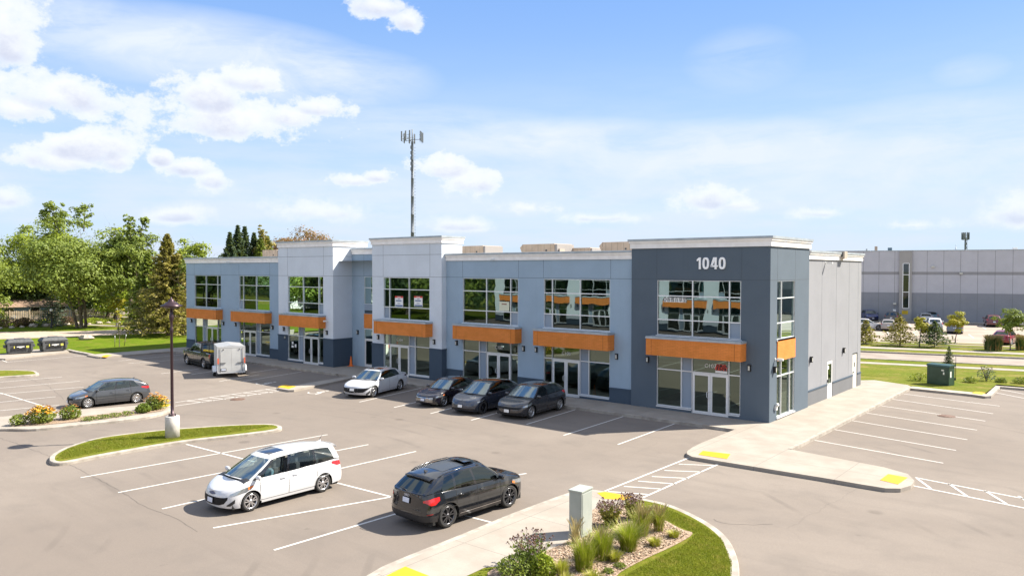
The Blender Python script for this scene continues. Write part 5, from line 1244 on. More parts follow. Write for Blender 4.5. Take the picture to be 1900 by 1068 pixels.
van.part('taillight', 'r', [(0.70, 0.84, 0.97), (1.0, 0.84, 1.0), (1.22, 0.93, 1.0)], M_TL, 0.008, True)
van.plate('r', 0.62)
m = MB(); q = van.roofpt(4.0, 0.0, 0.0); m.tube([q, q+Vector((-0.12, 0, 0.18)), q+Vector((-0.2, 0, 0.26))], [0.012, 0.006, 0.004], 6); m.build('whip_antenna', M_TRIM, van.root)
# rear spoiler lip
m = MB(); gr = []
for i in range(9):
    u = -0.95+1.9*i/8; p = van.roofpt(4.24, u, 0.004); gr += [p, p+Vector((-0.16, 0, -0.035)), p+Vector((-0.12, 0, -0.075))]
m.add(gr, [(3*i+j, 3*i+3+j, 3*i+4+j, 3*i+1+j) for i in range(8) for j in range(2)], 0, True); m.build('rear_spoiler', P_WHITE, van.root)
def open_door(c, x0, x1, deg, pm):
    S = c.S; bd = MB(); N = 8; g = []; zlo = 0.27; n = 9
    for i in range(N+1):
        x = x0+(x1-x0)*i/N; zt = interp(S['belt'], x)
        for j in range(n): z = zlo+(zt-zlo)*j/(n-1); p = c.pt(x, 1, z); g.append(c.X((p[0], p[1]+0.006, z)))
    f = [(i*n+j, (i+1)*n+j, (i+1)*n+j+1, i*n+j+1) for i in range(N) for j in range(n-1)]
    hinge = c.X((x0, c.pt(x0, 1, 0.6)[1], 0)); R = Matrix.Translation(hinge) @ Matrix.Rotation(radians(deg), 4, 'Z') @ Matrix.Translation(-hinge)
    bd.add([R @ p for p in g], f, 0, True); bd.add([R @ (p-Vector((0, 0.07, 0))) for p in g], f, 1, True)
    ed = [N*n+j for j in range(n)]; bd.add([R @ g[k] for k in ed]+[R @ (g[k]-Vector((0, 0.07, 0))) for k in ed], [(j, j+1, n+j+1, n+j) for j in range(n-1)], 0)
    o = bd.build('open_front_door', [pm, M_TRIM], c.root)
    gl = S['gl']; (b0, r0, _), (b1, r1, _) = gl[1], gl[3]
    def W(xb, xr, t):
        z = interp(S['belt'], xb); a = Vector((xb, c.hw(xb)*c.prof(z)-0.045, z)); zr, w = c.rail(xr); b = Vector((xr, w+0.01, zr)); p = a+(b-a)*t; p.y += 0.028*sin(pi*t); return R @ c.X(p)
    fr = MB()
    fr.tube([W(1.02, 1.86, 0), W(1.02, 1.86, 0.9)]+[W(1.02+(b1-1.02)*k/5, 1.86+(r1-1.86)*k/5, 0.92) for k in range(1, 6)]+[W(b1, r1, 0.0)], 0.026, 6)
    fr.build('window_frame', M_GLOSSB, o)
    gm = MB(); gr = [W(1.3+(b1-1.3)*i/5, 1.93+(r1-1.93)*i/5, 0.02+0.9*t/5) for i in range(6) for t in range(6)]
    gm.add(gr, [(i*6+j, (i+1)*6+j, (i+1)*6+j+1, i*6+j+1) for i in range(5) for j in range(5)], 0, True); gm.build('door_window', M_CGC, o)
    hm = MB(); p = c.pt(2.05, 1, 0.86); q = R @ c.X((2.05, p[1]+0.006, 0.86)); hm.tube([q+Vector((0.1, 0.0, 0)), q+Vector((0.08, 0.03, 0)), q+Vector((-0.08, 0.045, 0)), q+Vector((-0.1, 0.02, 0))], 0.013, 6); hm.build('door_handle', P_WHITE, o)
open_door(van, 1.23, 2.27, 10, P_WHITE)
van.place((463, 947), (597, 911.5), 1)

# --- driver in the minivan: one skinned body, seated, hands on the wheel
M_SKIN = mat('skin_brown', (0.42, 0.25, 0.17), 0.6); M_SHIRT = two('shirt_light_blue', (0.36, 0.58, 0.68), (0.55, 0.74, 0.82), 9, rough=0.85); M_HAIR = mat('hair_dark', (0.02, 0.017, 0.015), 0.8)
def skin_body(name, joints, edges, mats, parent=None, root=0, sub=2):
    me = bpy.data.meshes.new(name); me.from_pydata([j[0] for j in joints], edges, []); o = bpy.data.objects.new(name, me); COL.objects.link(o)
    sk = o.modifiers.new('skin', 'SKIN'); sk.use_smooth_shade = True
    for i, j in enumerate(joints): me.skin_vertices[0].data[i].radius = j[1] if isinstance(j[1], tuple) else (j[1], j[1]); me.skin_vertices[0].data[i].use_root = (i == root)
    s_ = o.modifiers.new('sub', 'SUBSURF'); s_.levels = sub; s_.render_levels = sub
    dg = bpy.context.evaluated_depsgraph_get(); nm = bpy.data.meshes.new_from_object(o.evaluated_get(dg)); bpy.data.objects.remove(o)
    nm.materials.clear()
    for m in mats: nm.materials.append(m)
    q = bpy.data.objects.new(name, nm); COL.objects.link(q)
    if parent: q.parent = parent
    return q
def driver():
    # local frame: +x forwards, z up, origin at the seat
    J = [((0, 0, 0.06), (0.155, 0.12)), ((-0.03, 0, 0.22), (0.15, 0.11)), ((-0.06, 0, 0.38), (0.165, 0.115)), ((-0.06, 0, 0.50), (0.10, 0.09)), ((-0.045, 0, 0.57), 0.058), ((-0.02, 0, 0.64), 0.06), ((0.0, 0, 0.70), (0.078, 0.095)), ((-0.005, 0, 0.78), (0.076, 0.092)), ((-0.01, 0, 0.835), (0.05, 0.06)),
         ((-0.05, 0.19, 0.455), 0.062), ((0.06, 0.27, 0.26), 0.048), ((0.26, 0.20, 0.22), 0.038), ((0.35, 0.16, 0.27), 0.028), ((0.39, 0.15, 0.30), 0.036),
         ((-0.05, -0.19, 0.455), 0.062), ((0.06, -0.25, 0.26), 0.048), ((0.26, -0.19, 0.22), 0.038), ((0.35, -0.15, 0.27), 0.028), ((0.39, -0.14, 0.30), 0.036),
         ((0.18, 0.10, 0.06), 0.085), ((0.44, 0.12, 0.10), 0.065), ((0.60, 0.12, -0.20), 0.045), ((0.18, -0.10, 0.06), 0.085), ((0.44, -0.12, 0.10), 0.065), ((0.60, -0.12, -0.20), 0.045)]
    E = [(0, 1), (1, 2), (2, 3), (3, 4), (4, 5), (5, 6), (6, 7), (7, 8), (2, 9), (9, 10), (10, 11), (11, 12), (12, 13), (2, 14), (14, 15), (15, 16), (16, 17), (17, 18), (0, 19), (19, 20), (20, 21), (0, 22), (22, 23), (23, 24)]
    sg = 1
    for by, hi, sgn in ((0.15, 13, 1), (-0.14, 18, -1)):
        for k in range(4):                   # four fingers curled over the rim, thumb from the side of the palm
            b = len(J); y = by+(-0.024+0.016*k)*1.0
            J += [((0.415, y, 0.325), 0.010), ((0.445, y, 0.320), 0.0095), ((0.450, y, 0.295), 0.0085)]; E += [(hi, b), (b, b+1), (b+1, b+2)]
        b = len(J); J += [((0.385, by-0.04*sgn, 0.310), 0.011), ((0.40, by-0.055*sgn, 0.335), 0.009)]; E += [(hi, b), (b, b+1)]
    body = skin_body('person', J, E, [M_SKIN, M_SHIRT, mat('trousers_dark', (0.03, 0.035, 0.05), 0.9)])
    for p in body.data.polygons:
        c = p.center
        if c.z < 0.17 and c.x > 0.05 or c.z < 0.09: p.material_index = 2
        elif c.z < 0.52 and c.x < 0.14: p.material_index = 1
        else: p.material_index = 0
    face = MB()
    face.lathe([(0.001, -0.012), (0.014, -0.004), (0.012, 0.018), (0.001, 0.03)], 8, 0, Matrix.Translation((0.088, 0, 0.735)))
    for y in (-0.032, 0.032):
        face.lathe([(0.001, -0.010), (0.011, 0), (0.001, 0.010)], 8, 1, Matrix.Translation((0.083, y, 0.765))); face.lathe([(0.001, -0.025), (0.014, -0.01), (0.018, 0.012), (0.001, 0.028)], 8, 0, Matrix.Translation((0.0, y*2.5, 0.745)))
    face.box(0.080, 0.090, -0.025, 0.025, 0.700, 0.708, 2)
    face.build('face', [M_SKIN, M_INK, mat('lips', (0.22, 0.07, 0.06), 0.6)], body)
    h = MB(); h.lathe([(0.097, -0.02), (0.106, 0.02), (0.098, 0.06), (0.06, 0.092), (0.001, 0.102)], 18, 0, Matrix.Translation((-0.014, 0, 0.775)) @ Matrix.Diagonal((1.0, 0.86, 1, 1)), caps=False)
    h.build('hair', M_HAIR, body)
    tag(body, 'driver in a light blue shirt seated behind the wheel of the white minivan', 'person')
    return body
D = driver(); vr = van.root; bpy.context.view_layer.update()
p = vr.matrix_world @ van.X((1.80, 0.37, minivan()['belt'][2][1]-0.33)); D.location = p; D.rotation_euler = (0, 0, vr.rotation_euler.z)

# --- black crossover
S = suv(); S['rails'] = M_GLOSSB; S['doors'] = [1.36, 2.38, 3.26]; S['crease'] = (0.62,); S['spokes'] = 5
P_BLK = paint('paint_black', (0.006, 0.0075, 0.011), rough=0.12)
c = Car('crossover', 'black crossover with raised sunroof parked beside the kerb of the foreground walk', S, P_BLK, rim=mat('rim_graphite', (0.13, 0.13, 0.14), 0.25, 0.8), glass=M_CGD, dark_rear=True)
c.part('taillight', 'r', [(0.46, 0.885, 0.935), (0.62, 0.87, 0.965), (0.85, 0.80, 0.985), (1.0, 0.80, 1.0), (1.18, 0.90, 1.0)], M_TL, 0.010, True)
c.part('headlight', 'f', [(0.56, 0.72, 0.82), (0.85, 0.74, 0.87), (1.1, 0.80, 0.90)], M_HL, 0.008, True); c.part('indicator', 'f', [(1.0, 0.76, 0.84), (1.12, 0.80, 0.86)], M_AMB, 0.012, True)
c.sym('grille', 'f', [(0.0, 0.34, 0.80), (0.35, 0.36, 0.80), (0.48, 0.5, 0.72)], M_GLOSSB); c.plate('f', 0.5); c.plate('r', 0.865)
c.sym('rear_bumper_trim', 'r', [(0.0, 0.30, 0.50), (0.6, 0.31, 0.50), (0.95, 0.34, 0.50)], M_TRIM, 0.006); c.part('reflector', 'r', [(0.66, 0.53, 0.56), (0.95, 0.535, 0.565)], mat('reflector_dark_red', (0.25, 0.03, 0.03), 0.3), 0.010, True)
# four linked rings on the tailgate and a short dark word mark left of it
m = MB()
for k in range(4):
    cy = -0.078+0.052*k; zz = 1.005; ring = []
    for i in range(15):
        a = 2*pi*i/14; y = cy+0.034*cos(a); z = zz+0.034*sin(a); t = y/0.5*0.42; P_ = c.ps('r', max(-0.9, min(0.9, t)), z, 0.016); ring.append(Vector((P_.x, y, z)))
    m.tube(ring, 0.0055, 5, caps=False)
m.build('emblem', M_CHR, c.root)
for sg, wtxt in ((1, 'Q3'),):
    P_ = c.ps('r', 0.62*sg, 0.80, 0.016); text_mesh('badge_lettering', wtxt, 0.10, M_CHR, c.root, Matrix.Translation((P_.x-0.012, P_.y*0.98, 0.775)) @ Matrix.Rotation(-pi/2-sg*0.18, 4, 'Z') @ Matrix.Rotation(pi/2, 4, 'X'), 0.003)
m = MB(); gr = []
for i in range(11):
    u = -0.92+1.84*i/10; p = c.roofpt(3.84, u, 0.006); gr += [p, p+Vector((-0.20, 0, -0.03)), p+Vector((-0.17, 0, -0.075)), p+Vector((-0.02, 0, -0.07))]
m.add(gr, [(4*i+j, 4*i+4+j, 4*i+5+j, 4*i+1+j) for i in range(10) for j in range(3)], 0, True); m.build('rear_spoiler', P_BLK, c.root)
m = MB(); gr = []     # raised glass sunroof panel and the opening behind it
for i in range(5):
    for j in range(7): gr.append(c.roofpt(2.10+0.42*i/4, -0.6+1.2*j/6, 0.055+0.02*i/4))
m.add(gr, [(i*7+j, i*7+j+1, (i+1)*7+j+1, (i+1)*7+j) for i in range(4) for j in range(6)], 0, True)
m.add([p-Vector((0, 0, 0.035)) for p in gr], [(i*7+j, i*7+j+1, (i+1)*7+j+1, (i+1)*7+j) for i in range(4) for j in range(6)], 0, True); m.build('sunroof', M_GLOSSB, c.root)
m = MB(); gr = []
for i in range(7):
    for j in range(7): gr.append(c.roofpt(2.55+0.85*i/6, -0.66+1.32*j/6, 0.006))
m.add(gr, [(i*7+j, i*7+j+1, (i+1)*7+j+1, (i+1)*7+j) for i in range(6) for j in range(6)], 0, True); m.build('sunroof', mat('sunroof_blind', (0.05, 0.055, 0.06), 0.3), c.root)
m = MB(); p = c.ps('r', 0.0, 1.12, 0.03); m.tube([p, p+Vector((0.0, 0.16, 0.05)), p+Vector((0.02, 0.34, 0.06))], 0.012, 5); m.build('rear_wiper', M_TRIM, c.root)
for sg in (1, -1):
    m = MB(); c.side_strip(m, 1.35, 3.12, 0.335, 0.355, sg, 0.012, 0, 10); m.build('sill_trim', M_CHR, c.root)
c.place((942, 939.5), (828, 977), -1)
crossover = c

# --- row in front of the building
S = sedan(4.68, 1.83); S['sunroof'] = (2.15, 2.62, 0.66); S['dbl'] = False
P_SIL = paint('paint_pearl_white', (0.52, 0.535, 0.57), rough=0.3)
c = Car('sedan', 'white sedan with dark glass roof parked nose out just right of the short walk', S, P_SIL, rim=M_RIM, glass=M_CGD, dark_rear=True)
c.part('headlight', 'f', [(0.62, 0.58, 0.60), (0.85, 0.60, 0.655), (1.08, 0.65, 0.70)], M_HL, 0.009, True); c.sym('grille', 'f', [(0.0, 0.32, 0.58), (0.45, 0.36, 0.585), (0.72, 0.52, 0.60), (0.82, 0.58, 0.60)], M_GRILLE); c.plate('f', 0.50, m=M_WHITE)
c.part('fog_lamp', 'f', [(0.60, 0.25, 0.27), (0.74, 0.25, 0.38), (0.84, 0.30, 0.45)], M_TRIM, 0.009, True); c.part('taillight', 'r', [(0.2, 0.86, 0.89), (0.8, 0.84, 0.89), (1.1, 0.82, 0.92)], mat('tail_dark', (0.06, 0.01, 0.012), 0.2), 0.009, True)
c.place((687.4, 737.4), (743.8, 722.6), 1); ang_row = c.root.rotation_euler.z
def rowcar(c, pf, wb_px=None):
    a = G(*pf, ZA); n = Vector((-sin(ang2), cos(ang2), 0)); fwd = Vector((cos(ang2), sin(ang2), 0)); wb = c.wx[1]-c.wx[0]
    ce = a-fwd*wb/2-n*(c.W*0.955-0.10); c.put((ce.x, ce.y, ZA), ang2, 1.0)
fa, ra = G(983.4, 775.5, ZA), G(1036.3, 760.5, ZA); ang2 = atan2(fa.y-ra.y, fa.x-ra.x)
S = sedan(4.58, 1.80); S['dbl'] = False
c = Car('sedan', 'black sedan with silver barred grille, parked just right of the white sedan', S, paint('paint_black_plum', (0.012, 0.010, 0.018), rough=0.15), glass=M_CGD, dark_rear=True)
c.part('headlight', 'f', [(0.60, 0.57, 0.64), (0.85, 0.58, 0.69), (1.08, 0.64, 0.73)], M_HL, 0.009, True); c.part('indicator', 'f', [(1.0, 0.64, 0.70), (1.12, 0.67, 0.72)], M_AMB, 0.013, True)
g_ = c.sym('grille', 'f', [(0.0, 0.28, 0.60), (0.42, 0.30, 0.60), (0.56, 0.46, 0.56)], M_TRIM)
for i in range(5): c.sym('grille_bar', 'f', [(0.0, 0.32+i*0.055, 0.345+i*0.055), (0.44, 0.325+i*0.055, 0.345+i*0.055)], M_CHR, 0.014, parent=g_)
c.plate('f', 0.44); c.part('taillight', 'r', [(0.4, 0.80, 0.90), (1.1, 0.80, 0.92)], M_TL, 0.009, True); rowcar(c, (822.4, 753.4))
S = hatch(4.72, 1.92); S['wheels'] = (0.86, 3.72); S['R'] = 0.355
S['top'] = [(0, 0.74), (0.3, 0.84), (0.8, 0.95), (1.15, 1.03), (1.6, 1.06), (4.2, 1.18), (4.72, 1.12)]; S['belt'] = [(0, 0.68), (0.4, 0.80), (1.1, 0.97), (2.6, 1.03), (3.8, 1.10), (4.4, 1.12), (4.72, 1.08)]
S['roof'] = [(1.85, 1.50), (2.3, 1.585), (2.8, 1.60), (3.6, 1.52), (4.3, 1.32)]; S['rw'] = [(1.8, 0.66), (2.6, 0.70), (3.6, 0.66), (4.3, 0.58)]
S['gl'] = [(1.12, 1.95, 'p'), (1.24, 2.03, 'g'), (2.42, 2.56, 'b'), (2.50, 2.64, 'g'), (3.36, 3.34, 'b'), (3.42, 3.40, 'g'), (4.05, 3.66, 'p'), (4.52, 4.22, 'p')]; S['doors'] = [1.40, 2.46, 3.40]; S['handles'] = [(2.3, 0.18), (3.25, 0.18)]; S['roof_mat'] = M_GLOSSB; S['fin'] = False
c = Car('crossover', 'dark blue grey smooth fronted crossover parked between the black sedan and the charcoal hatchback', S, paint('paint_midnight', (0.035, 0.042, 0.062), 0.3, 0.2), rim=M_RIMB, glass=M_CGD, dark_rear=True)
c.part('headlight', 'f', [(0.70, 0.67, 0.70), (0.90, 0.67, 0.77), (1.12, 0.74, 0.82), (1.24, 0.80, 0.83)], M_HL, 0.009, True); c.sym('lower_intake', 'f', [(0.0, 0.26, 0.36), (0.5, 0.27, 0.36), (0.75, 0.30, 0.34)], M_TRIM); c.plate('f', 0.47, m=M_WHITE)
c.part('taillight', 'r', [(0.6, 0.92, 0.99), (1.1, 0.94, 1.03)], M_TL, 0.009, True); rowcar(c, (894.2, 767.2))
S = hatch(4.36, 1.82); S['spokes'] = 6
c = Car('hatchback', 'charcoal hatchback at the right end of the row of cars before the shops', S, paint('paint_charcoal', (0.045, 0.043, 0.047), 0.35, 0.22), glass=M_CGD, dark_rear=True)
c.part('headlight', 'f', [(0.60, 0.60, 0.66), (0.85, 0.62, 0.72), (1.15, 0.70, 0.79)], M_HL, 0.009, True); c.sym('grille', 'f', [(0.0, 0.50, 0.60), (0.40, 0.51, 0.60), (0.55, 0.56, 0.60)], M_GRILLE); c.sym('lower_intake', 'f', [(0.0, 0.24, 0.34), (0.6, 0.25, 0.33)], M_TRIM); c.plate('f', 0.42, m=M_WHITE)
c.part('taillight', 'r', [(0.62, 0.86, 1.0), (0.95, 0.86, 1.03), (1.2, 0.98, 1.03)], M_TL, 0.009, True); c.place((983.4, 775.5), (1036.3, 760.5), 1)

# --- grey hatchback on the left
S = hatch(4.46, 1.78); S['spokes'] = 9; S['dbl'] = False
c = Car('hatchback', 'grey hatchback with bright alloy wheels parked behind the flower island on the left', S, paint('paint_grey', (0.075, 0.08, 0.09), 0.4, 0.22), glass=M_CG)
c.part('headlight', 'f', [(0.55, 0.60, 0.68), (0.85, 0.61, 0.72), (1.08, 0.68, 0.76)], M_HL, 0.009, True); c.part('indicator', 'f', [(1.0, 0.68, 0.75), (1.14, 0.72, 0.77)], M_AMB, 0.013, True); c.sym('grille', 'f', [(0.0, 0.48, 0.62), (0.42, 0.52, 0.62)], M_GRILLE); c.sym('lower_intake', 'f', [(0.0, 0.20, 0.32), (0.6, 0.21, 0.30)], M_TRIM); c.plate('f', 0.40)
c.part('taillight', 'r', [(0.60, 0.88, 0.98), (0.95, 0.86, 1.0), (1.22, 0.95, 1.0)], M_TL, 0.009, True); c.plate('r', 0.7); c.place((162.8, 756.6), (252.7, 747), 1)

# --- pickup truck with rack
S = dict(L=5.9, W=2.02, wheels=(1.05, 4.60), R=0.41, rimf=0.62, tw=0.26, top=[(0, 1.05), (0.2, 1.20), (0.9, 1.28), (1.5, 1.31), (3.9, 1.30), (3.95, 1.30), (5.85, 1.32), (5.9, 1.28)],
         belt=[(0, 0.98), (0.3, 1.16), (1.3, 1.24), (2.6, 1.25), (3.8, 1.26), (5.0, 1.28), (5.9, 1.26)], sill=[(0, 0.46), (0.4, 0.42), (1.8, 0.46), (3.8, 0.46), (5.3, 0.50), (5.9, 0.55)],
         nose=[(0.4, 0.10), (0.55, 0.0), (0.9, 0.01), (1.1, 0.04), (1.3, 0.10)], tail=[(0.4, 0.05), (0.6, 0.0), (1.3, 0.0)], roof=[(2.1, 1.83), (2.5, 1.89), (3.1, 1.90), (3.75, 1.87)], rw=[(2.0, 0.70), (3.0, 0.74), (3.8, 0.72)],
         gl=[(1.55, 2.15, 'p'), (1.68, 2.24, 'g'), (2.62, 2.70, 'b'), (2.72, 2.80, 'g'), (3.45, 3.38, 'b'), (3.55, 3.48, 'p'), (3.92, 3.72, 'p')], doors=[1.75, 2.66, 3.55], handles=[(2.45, 0.15), (3.35, 0.15)], crown=0.05, bow=(0.14, 0.04),
         rf=0.45, pf=3.2, rr=0.12, pr=5.0, bed=(4.0, 5.78), stations=[4.0, 5.78, 3.92], cladding=True, cat='pickup truck', fin=False, bl=(0.8, 0.1, 0.85))
P_TRK = paint('paint_dark_green_black', (0.014, 0.017, 0.017), rough=0.18)
c = Car('pickup_truck', 'black pickup truck with a ladder rack hitched to the white box trailer', S, P_TRK, rim=M_RIM, glass=M_CGD, dark_rear=True)
c.part('taillight', 'r', [(0.80, 0.92, 1.20), (0.97, 0.92, 1.20), (1.10, 0.94, 1.19)], M_TL, 0.010, True); c.part('reversing_light', 'r', [(0.82, 1.0, 1.05), (1.06, 1.0, 1.05)], M_HL, 0.016, True)
c.part('headlight', 'f', [(0.65, 0.85, 1.05), (1.0, 0.86, 1.08)], M_HL, 0.009, True); c.sym('grille', 'f', [(0.0, 0.66, 1.05), (0.5, 0.68, 1.04)], M_GLOSSB)
m = MB(); a, b = c.X((4.02, 0, 0)).x, c.X((5.76, 0, 0)).x
m.box(b, a, -0.88, 0.88, 0.74, 0.78); m.box(a-0.02, a, -0.9, 0.9, 0.78, 1.28); m.build('bed_floor', M_TRIM, c.root)
m = MB(); m.box(a-0.75, a-0.1, -0.85, 0.85, 1.05, 1.34, 0); m.build('tool_box', mat('box_dark', (0.05, 0.05, 0.05), 0.4), c.root)
m = MB(); x1 = b+0.1
for y in (-0.92, 0.92):
    for x in (a-0.05, b+0.12): m.tube([(x, y, 1.27), (x, y*0.95, 1.98)], 0.03, 6)
    m.tube([(a+1.5, y*0.86, 1.99), (b+0.05, y*0.95, 1.99)], 0.028, 6)
for x in (a-0.05, b+0.12, a+1.2): m.tube([(x, -0.9, 1.99), (x, 0.9, 1.99)], 0.028, 6)
m.build('ladder_rack', M_BLK, c.root)
m = MB(); m.box(b-0.32, b-0.12, -0.95, 0.95, 0.52, 0.68); m.build('rear_bumper', M_TRIM, c.root)
c.place((347.5, 675.7), (381, 684), 1, scale=1.0); TR = c.root; ang_t = TR.rotation_euler.z
def small_load(name, pts, r, m_, label, cat, loc):
    b_ = MB(); b_.tube(pts, r, 8); o = b_.build(name, m_); tag(o, label, cat); return o
bpy.context.view_layer.update()
Yl = mat('level_yellow', (0.75, 0.52, 0.03), 0.5)
w0 = TR.matrix_world
m = MB(); m.box(-0.75, 0.75, -0.12, 0.12, 0.0, 0.12); o = m.build('yellow_board', Yl, bevel=0.01); o.matrix_world = Matrix.Translation(w0 @ Vector((a-0.85, 0.62, 1.36))) @ Matrix.Rotation(ang_t+0.08, 4, 'Z'); tag(o, 'yellow board lying along the bed side of the black pickup truck', 'board')

# --- box trailer
def build_trailer():
    rl = G(398, 694, ZA); rr_ = G(460, 690, ZA)
    r0, r1 = G(401.5, 691.5, ZA+0.38), G(457, 688.5, ZA+0.38)
    v = r1-r0; ang = atan2(v.x, -v.y)   # heading is perpendicular to the rear doors
    hd = Vector((-v.y, v.x, 0)).normalized()
    if hd.x > 0: hd = -hd
    ang = atan2(hd.y, hd.x); mid = (r0+r1)/2
    r = thing('box_trailer', 'white enclosed box trailer with double rear doors hitched behind the black pickup truck', 'trailer', (mid.x, mid.y, ZA), ang)
    W = 0.92; L = 3.1; H0, H1 = 0.42, 2.22
    MW = two('trailer_white', (0.52, 0.52, 0.505), (0.62, 0.62, 0.60), 1.2, rough=0.45); MS = mat('trailer_trim', (0.68, 0.69, 0.70), 0.35, 0.4)
    b = MB(); b.add([(0.0, -W, H0), (L, -W, H0), (L+0.35, 0, H0), (L, W, H0), (0, W, H0), (0.0, -W, H1), (L, -W, H1), (L+0.35, 0, H1), (L, W, H1), (0, W, H1), (0.15, 0, H1+0.13), (L, 0, H1+0.13)],
          [(0, 1, 6, 5), (1, 2, 7, 6), (2, 3, 8, 7), (3, 4, 9, 8), (4, 0, 5, 9), (0, 4, 3, 2, 1)], 0)
    b.build('body', MW, r)
    b = MB(); b.add([(-0.02, -W-0.02, H1), (L, -W-0.02, H1), (L+0.37, 0, H1), (L, W+0.02, H1), (-0.02, W+0.02, H1), (-0.02, 0, H1+0.12), (L, 0, H1+0.12)], [(0, 1, 6, 5), (1, 2, 6), (2, 3, 6), (3, 4, 5, 6), (4, 0, 5)], 0)
    b.build('roof', mat('trailer_roof', (0.50, 0.51, 0.52), 0.35, 0.4), r)
    f = MB()
    for y in (-W, W): f.box(-0.035, 0.03, y-0.035 if y < 0 else y-0.03, y+0.03 if y < 0 else y+0.035, H0-0.08, H1+0.03)
    f.box(-0.035, 0.03, -W, W, H1-0.06, H1+0.05); f.box(-0.05, 0.03, -W, W, H0-0.10, H0)
    for y in (-W, W): f.box(0.03, L, min(y, y*1.012), max(y, y*1.012), H1-0.07, H1-0.001); f.box(0.03, L, min(y, y*1.012), max(y, y*1.012), H0, H0+0.07)
    f.build('frame', MS, r)
    for s in (-1, 1):
        d = MB(); d.box(-0.032, -0.002, min(0.006*s, (W-0.05)*s), max(0.006*s, (W-0.05)*s), H0+0.02, H1-0.08); dr = d.build('rear_door', MW, r)
        h = MB(); h.tube([(-0.05, 0.76*s, H0), (-0.05, 0.76*s, H1-0.1)], 0.012, 6); h.box(-0.075, -0.04, min(0.40*s, 0.80*s), max(0.40*s, 0.80*s), 1.05, 1.08); h.box(-0.06, -0.033, 0.55*s-0.03, 0.55*s+0.03, 2.0, 2.07); h.build('latch', M_BLK, dr)
        h = MB(); h.box(-0.06, -0.036, min(s*(W-0.06), s*(W+0.03)), max(s*(W-0.06), s*(W+0.03)), 1.02, 1.42); h.build('taillight', mat('reflector_orange', (0.80, 0.16, 0.07), 0.3), r)
        fd = MB(); arc = [(1.45+0.42*cos(a), 0.33+0.42*sin(a)) for a in [pi*k/10 for k in range(11)]]
        vs = []
        for x, z in arc: vs += [(x, s*(W+0.005), z), (x, s*(W+0.26), z)]
        fd.add(vs, [(2*i, 2*i+2, 2*i+3, 2*i+1) for i in range(10)], 0, True); fd.add([(x, s*(W+0.26), z) for x, z in arc]+[(1.03, s*(W+0.26), 0.25), (1.87, s*(W+0.26), 0.25)], [tuple(range(11))], 0); fd.build('fender', MS, r)
        t = MB(); t.lathe([(0.17, -0.09), (0.26, -0.1), (0.325, -0.07), (0.33, 0), (0.325, 0.07), (0.26, 0.1), (0.17, 0.09)], 24, 0, caps=False); t.lathe([(0.17, s*-0.085), (0.15, s*-0.05), (0.05, s*-0.06), (0.001, s*-0.07)], 20, 1, caps=False)
        w = t.build('wheel', [M_TYRE, M_WHITE], r); w.matrix_local = Matrix.Translation((1.45, s*(W+0.13), 0.33)) @ Matrix.Rotation(pi/2, 4, 'X')
    p = MB(); p.box(-0.055, -0.036, 0.35, 0.72, 0.50, 0.68, 0); p.box(-0.058, -0.056, 0.38, 0.69, 0.53, 0.65, 1); p.build('number_plate', [M_TRIM, M_PLATE], r)
    p = MB(); p.tube([(L-0.3, -0.6, 0.45), (L+1.25, 0, 0.45)], 0.04, 6); p.tube([(L-0.3, 0.6, 0.45), (L+1.25, 0, 0.45)], 0.04, 6); p.tube([(L+0.9, 0, 0.05), (L+0.9, 0, 0.85)], 0.03, 8); p.build('drawbar', M_BLK, r)
    return r
build_trailer()
# ------------------------------------------------------------------ trees and plants
def leaf_mat(name, a, b_, dark=None, sc=0.9):
    m = bpy.data.materials.new(name); m.use_nodes = True; T = NT(m.node_tree); T.n.clear()
    v = opos(T, False); n = noise_n(T, v, sc, 3, 0.6); n2 = noise_n(T, v, 5.5, 2, 0.6)
    c = T.mix(T.smooth(n, 0.3, 0.7), a, b_); c = T.mix(T.m('MULTIPLY', T.smooth(n2, 0.45, 0.75), 0.5), c, dark or tuple(x*0.45 for x in a))
    d = T.new('ShaderNodeBsdfPrincipled', inp={'Base Color': c, 'Roughness': 0.55, 'Specular IOR Level': 0.35})
    t = T.new('ShaderNodeBsdfTranslucent', inp={'Color': T.mix(0.5, c, (0.30, 0.34, 0.03))})
    mx = T.new('ShaderNodeMixShader', inp={0: 0.32}); T.l.new(d.outputs[0], mx.inputs[1]); T.l.new(t.outputs[0], mx.inputs[2])
    T.new('ShaderNodeOutputMaterial', inp={0: mx.outputs[0]}); return m
M_BARK = two('bark', (0.10, 0.075, 0.055), (0.19, 0.155, 0.12), 4, rough=0.95, bmp=0.6, bscale=18)
L_BRIGHT = leaf_mat('leaves_bright', (0.195, 0.265, 0.016), (0.30, 0.355, 0.032)); L_MID = leaf_mat('leaves_mid', (0.14, 0.20, 0.028), (0.235, 0.29, 0.05))
L_DARK = leaf_mat('leaves_dark', (0.055, 0.095, 0.03), (0.09, 0.14, 0.045)); L_YEL = leaf_mat('leaves_yellow', (0.46, 0.38, 0.03), (0.36, 0.38, 0.04)); L_RED = leaf_mat('leaves_russet', (0.20, 0.095, 0.045), (0.28, 0.15, 0.06))
L_SPR = leaf_mat('needles_spruce', (0.045, 0.085, 0.045), (0.08, 0.125, 0.06)); L_SPRB = leaf_mat('needles_golden', (0.26, 0.235, 0.05), (0.38, 0.31, 0.085)); L_BLUE = leaf_mat('needles_blue', (0.09, 0.135, 0.10), (0.14, 0.19, 0.14))
L_PUR = leaf_mat('leaves_purple', (0.10, 0.055, 0.045), (0.16, 0.095, 0.07))

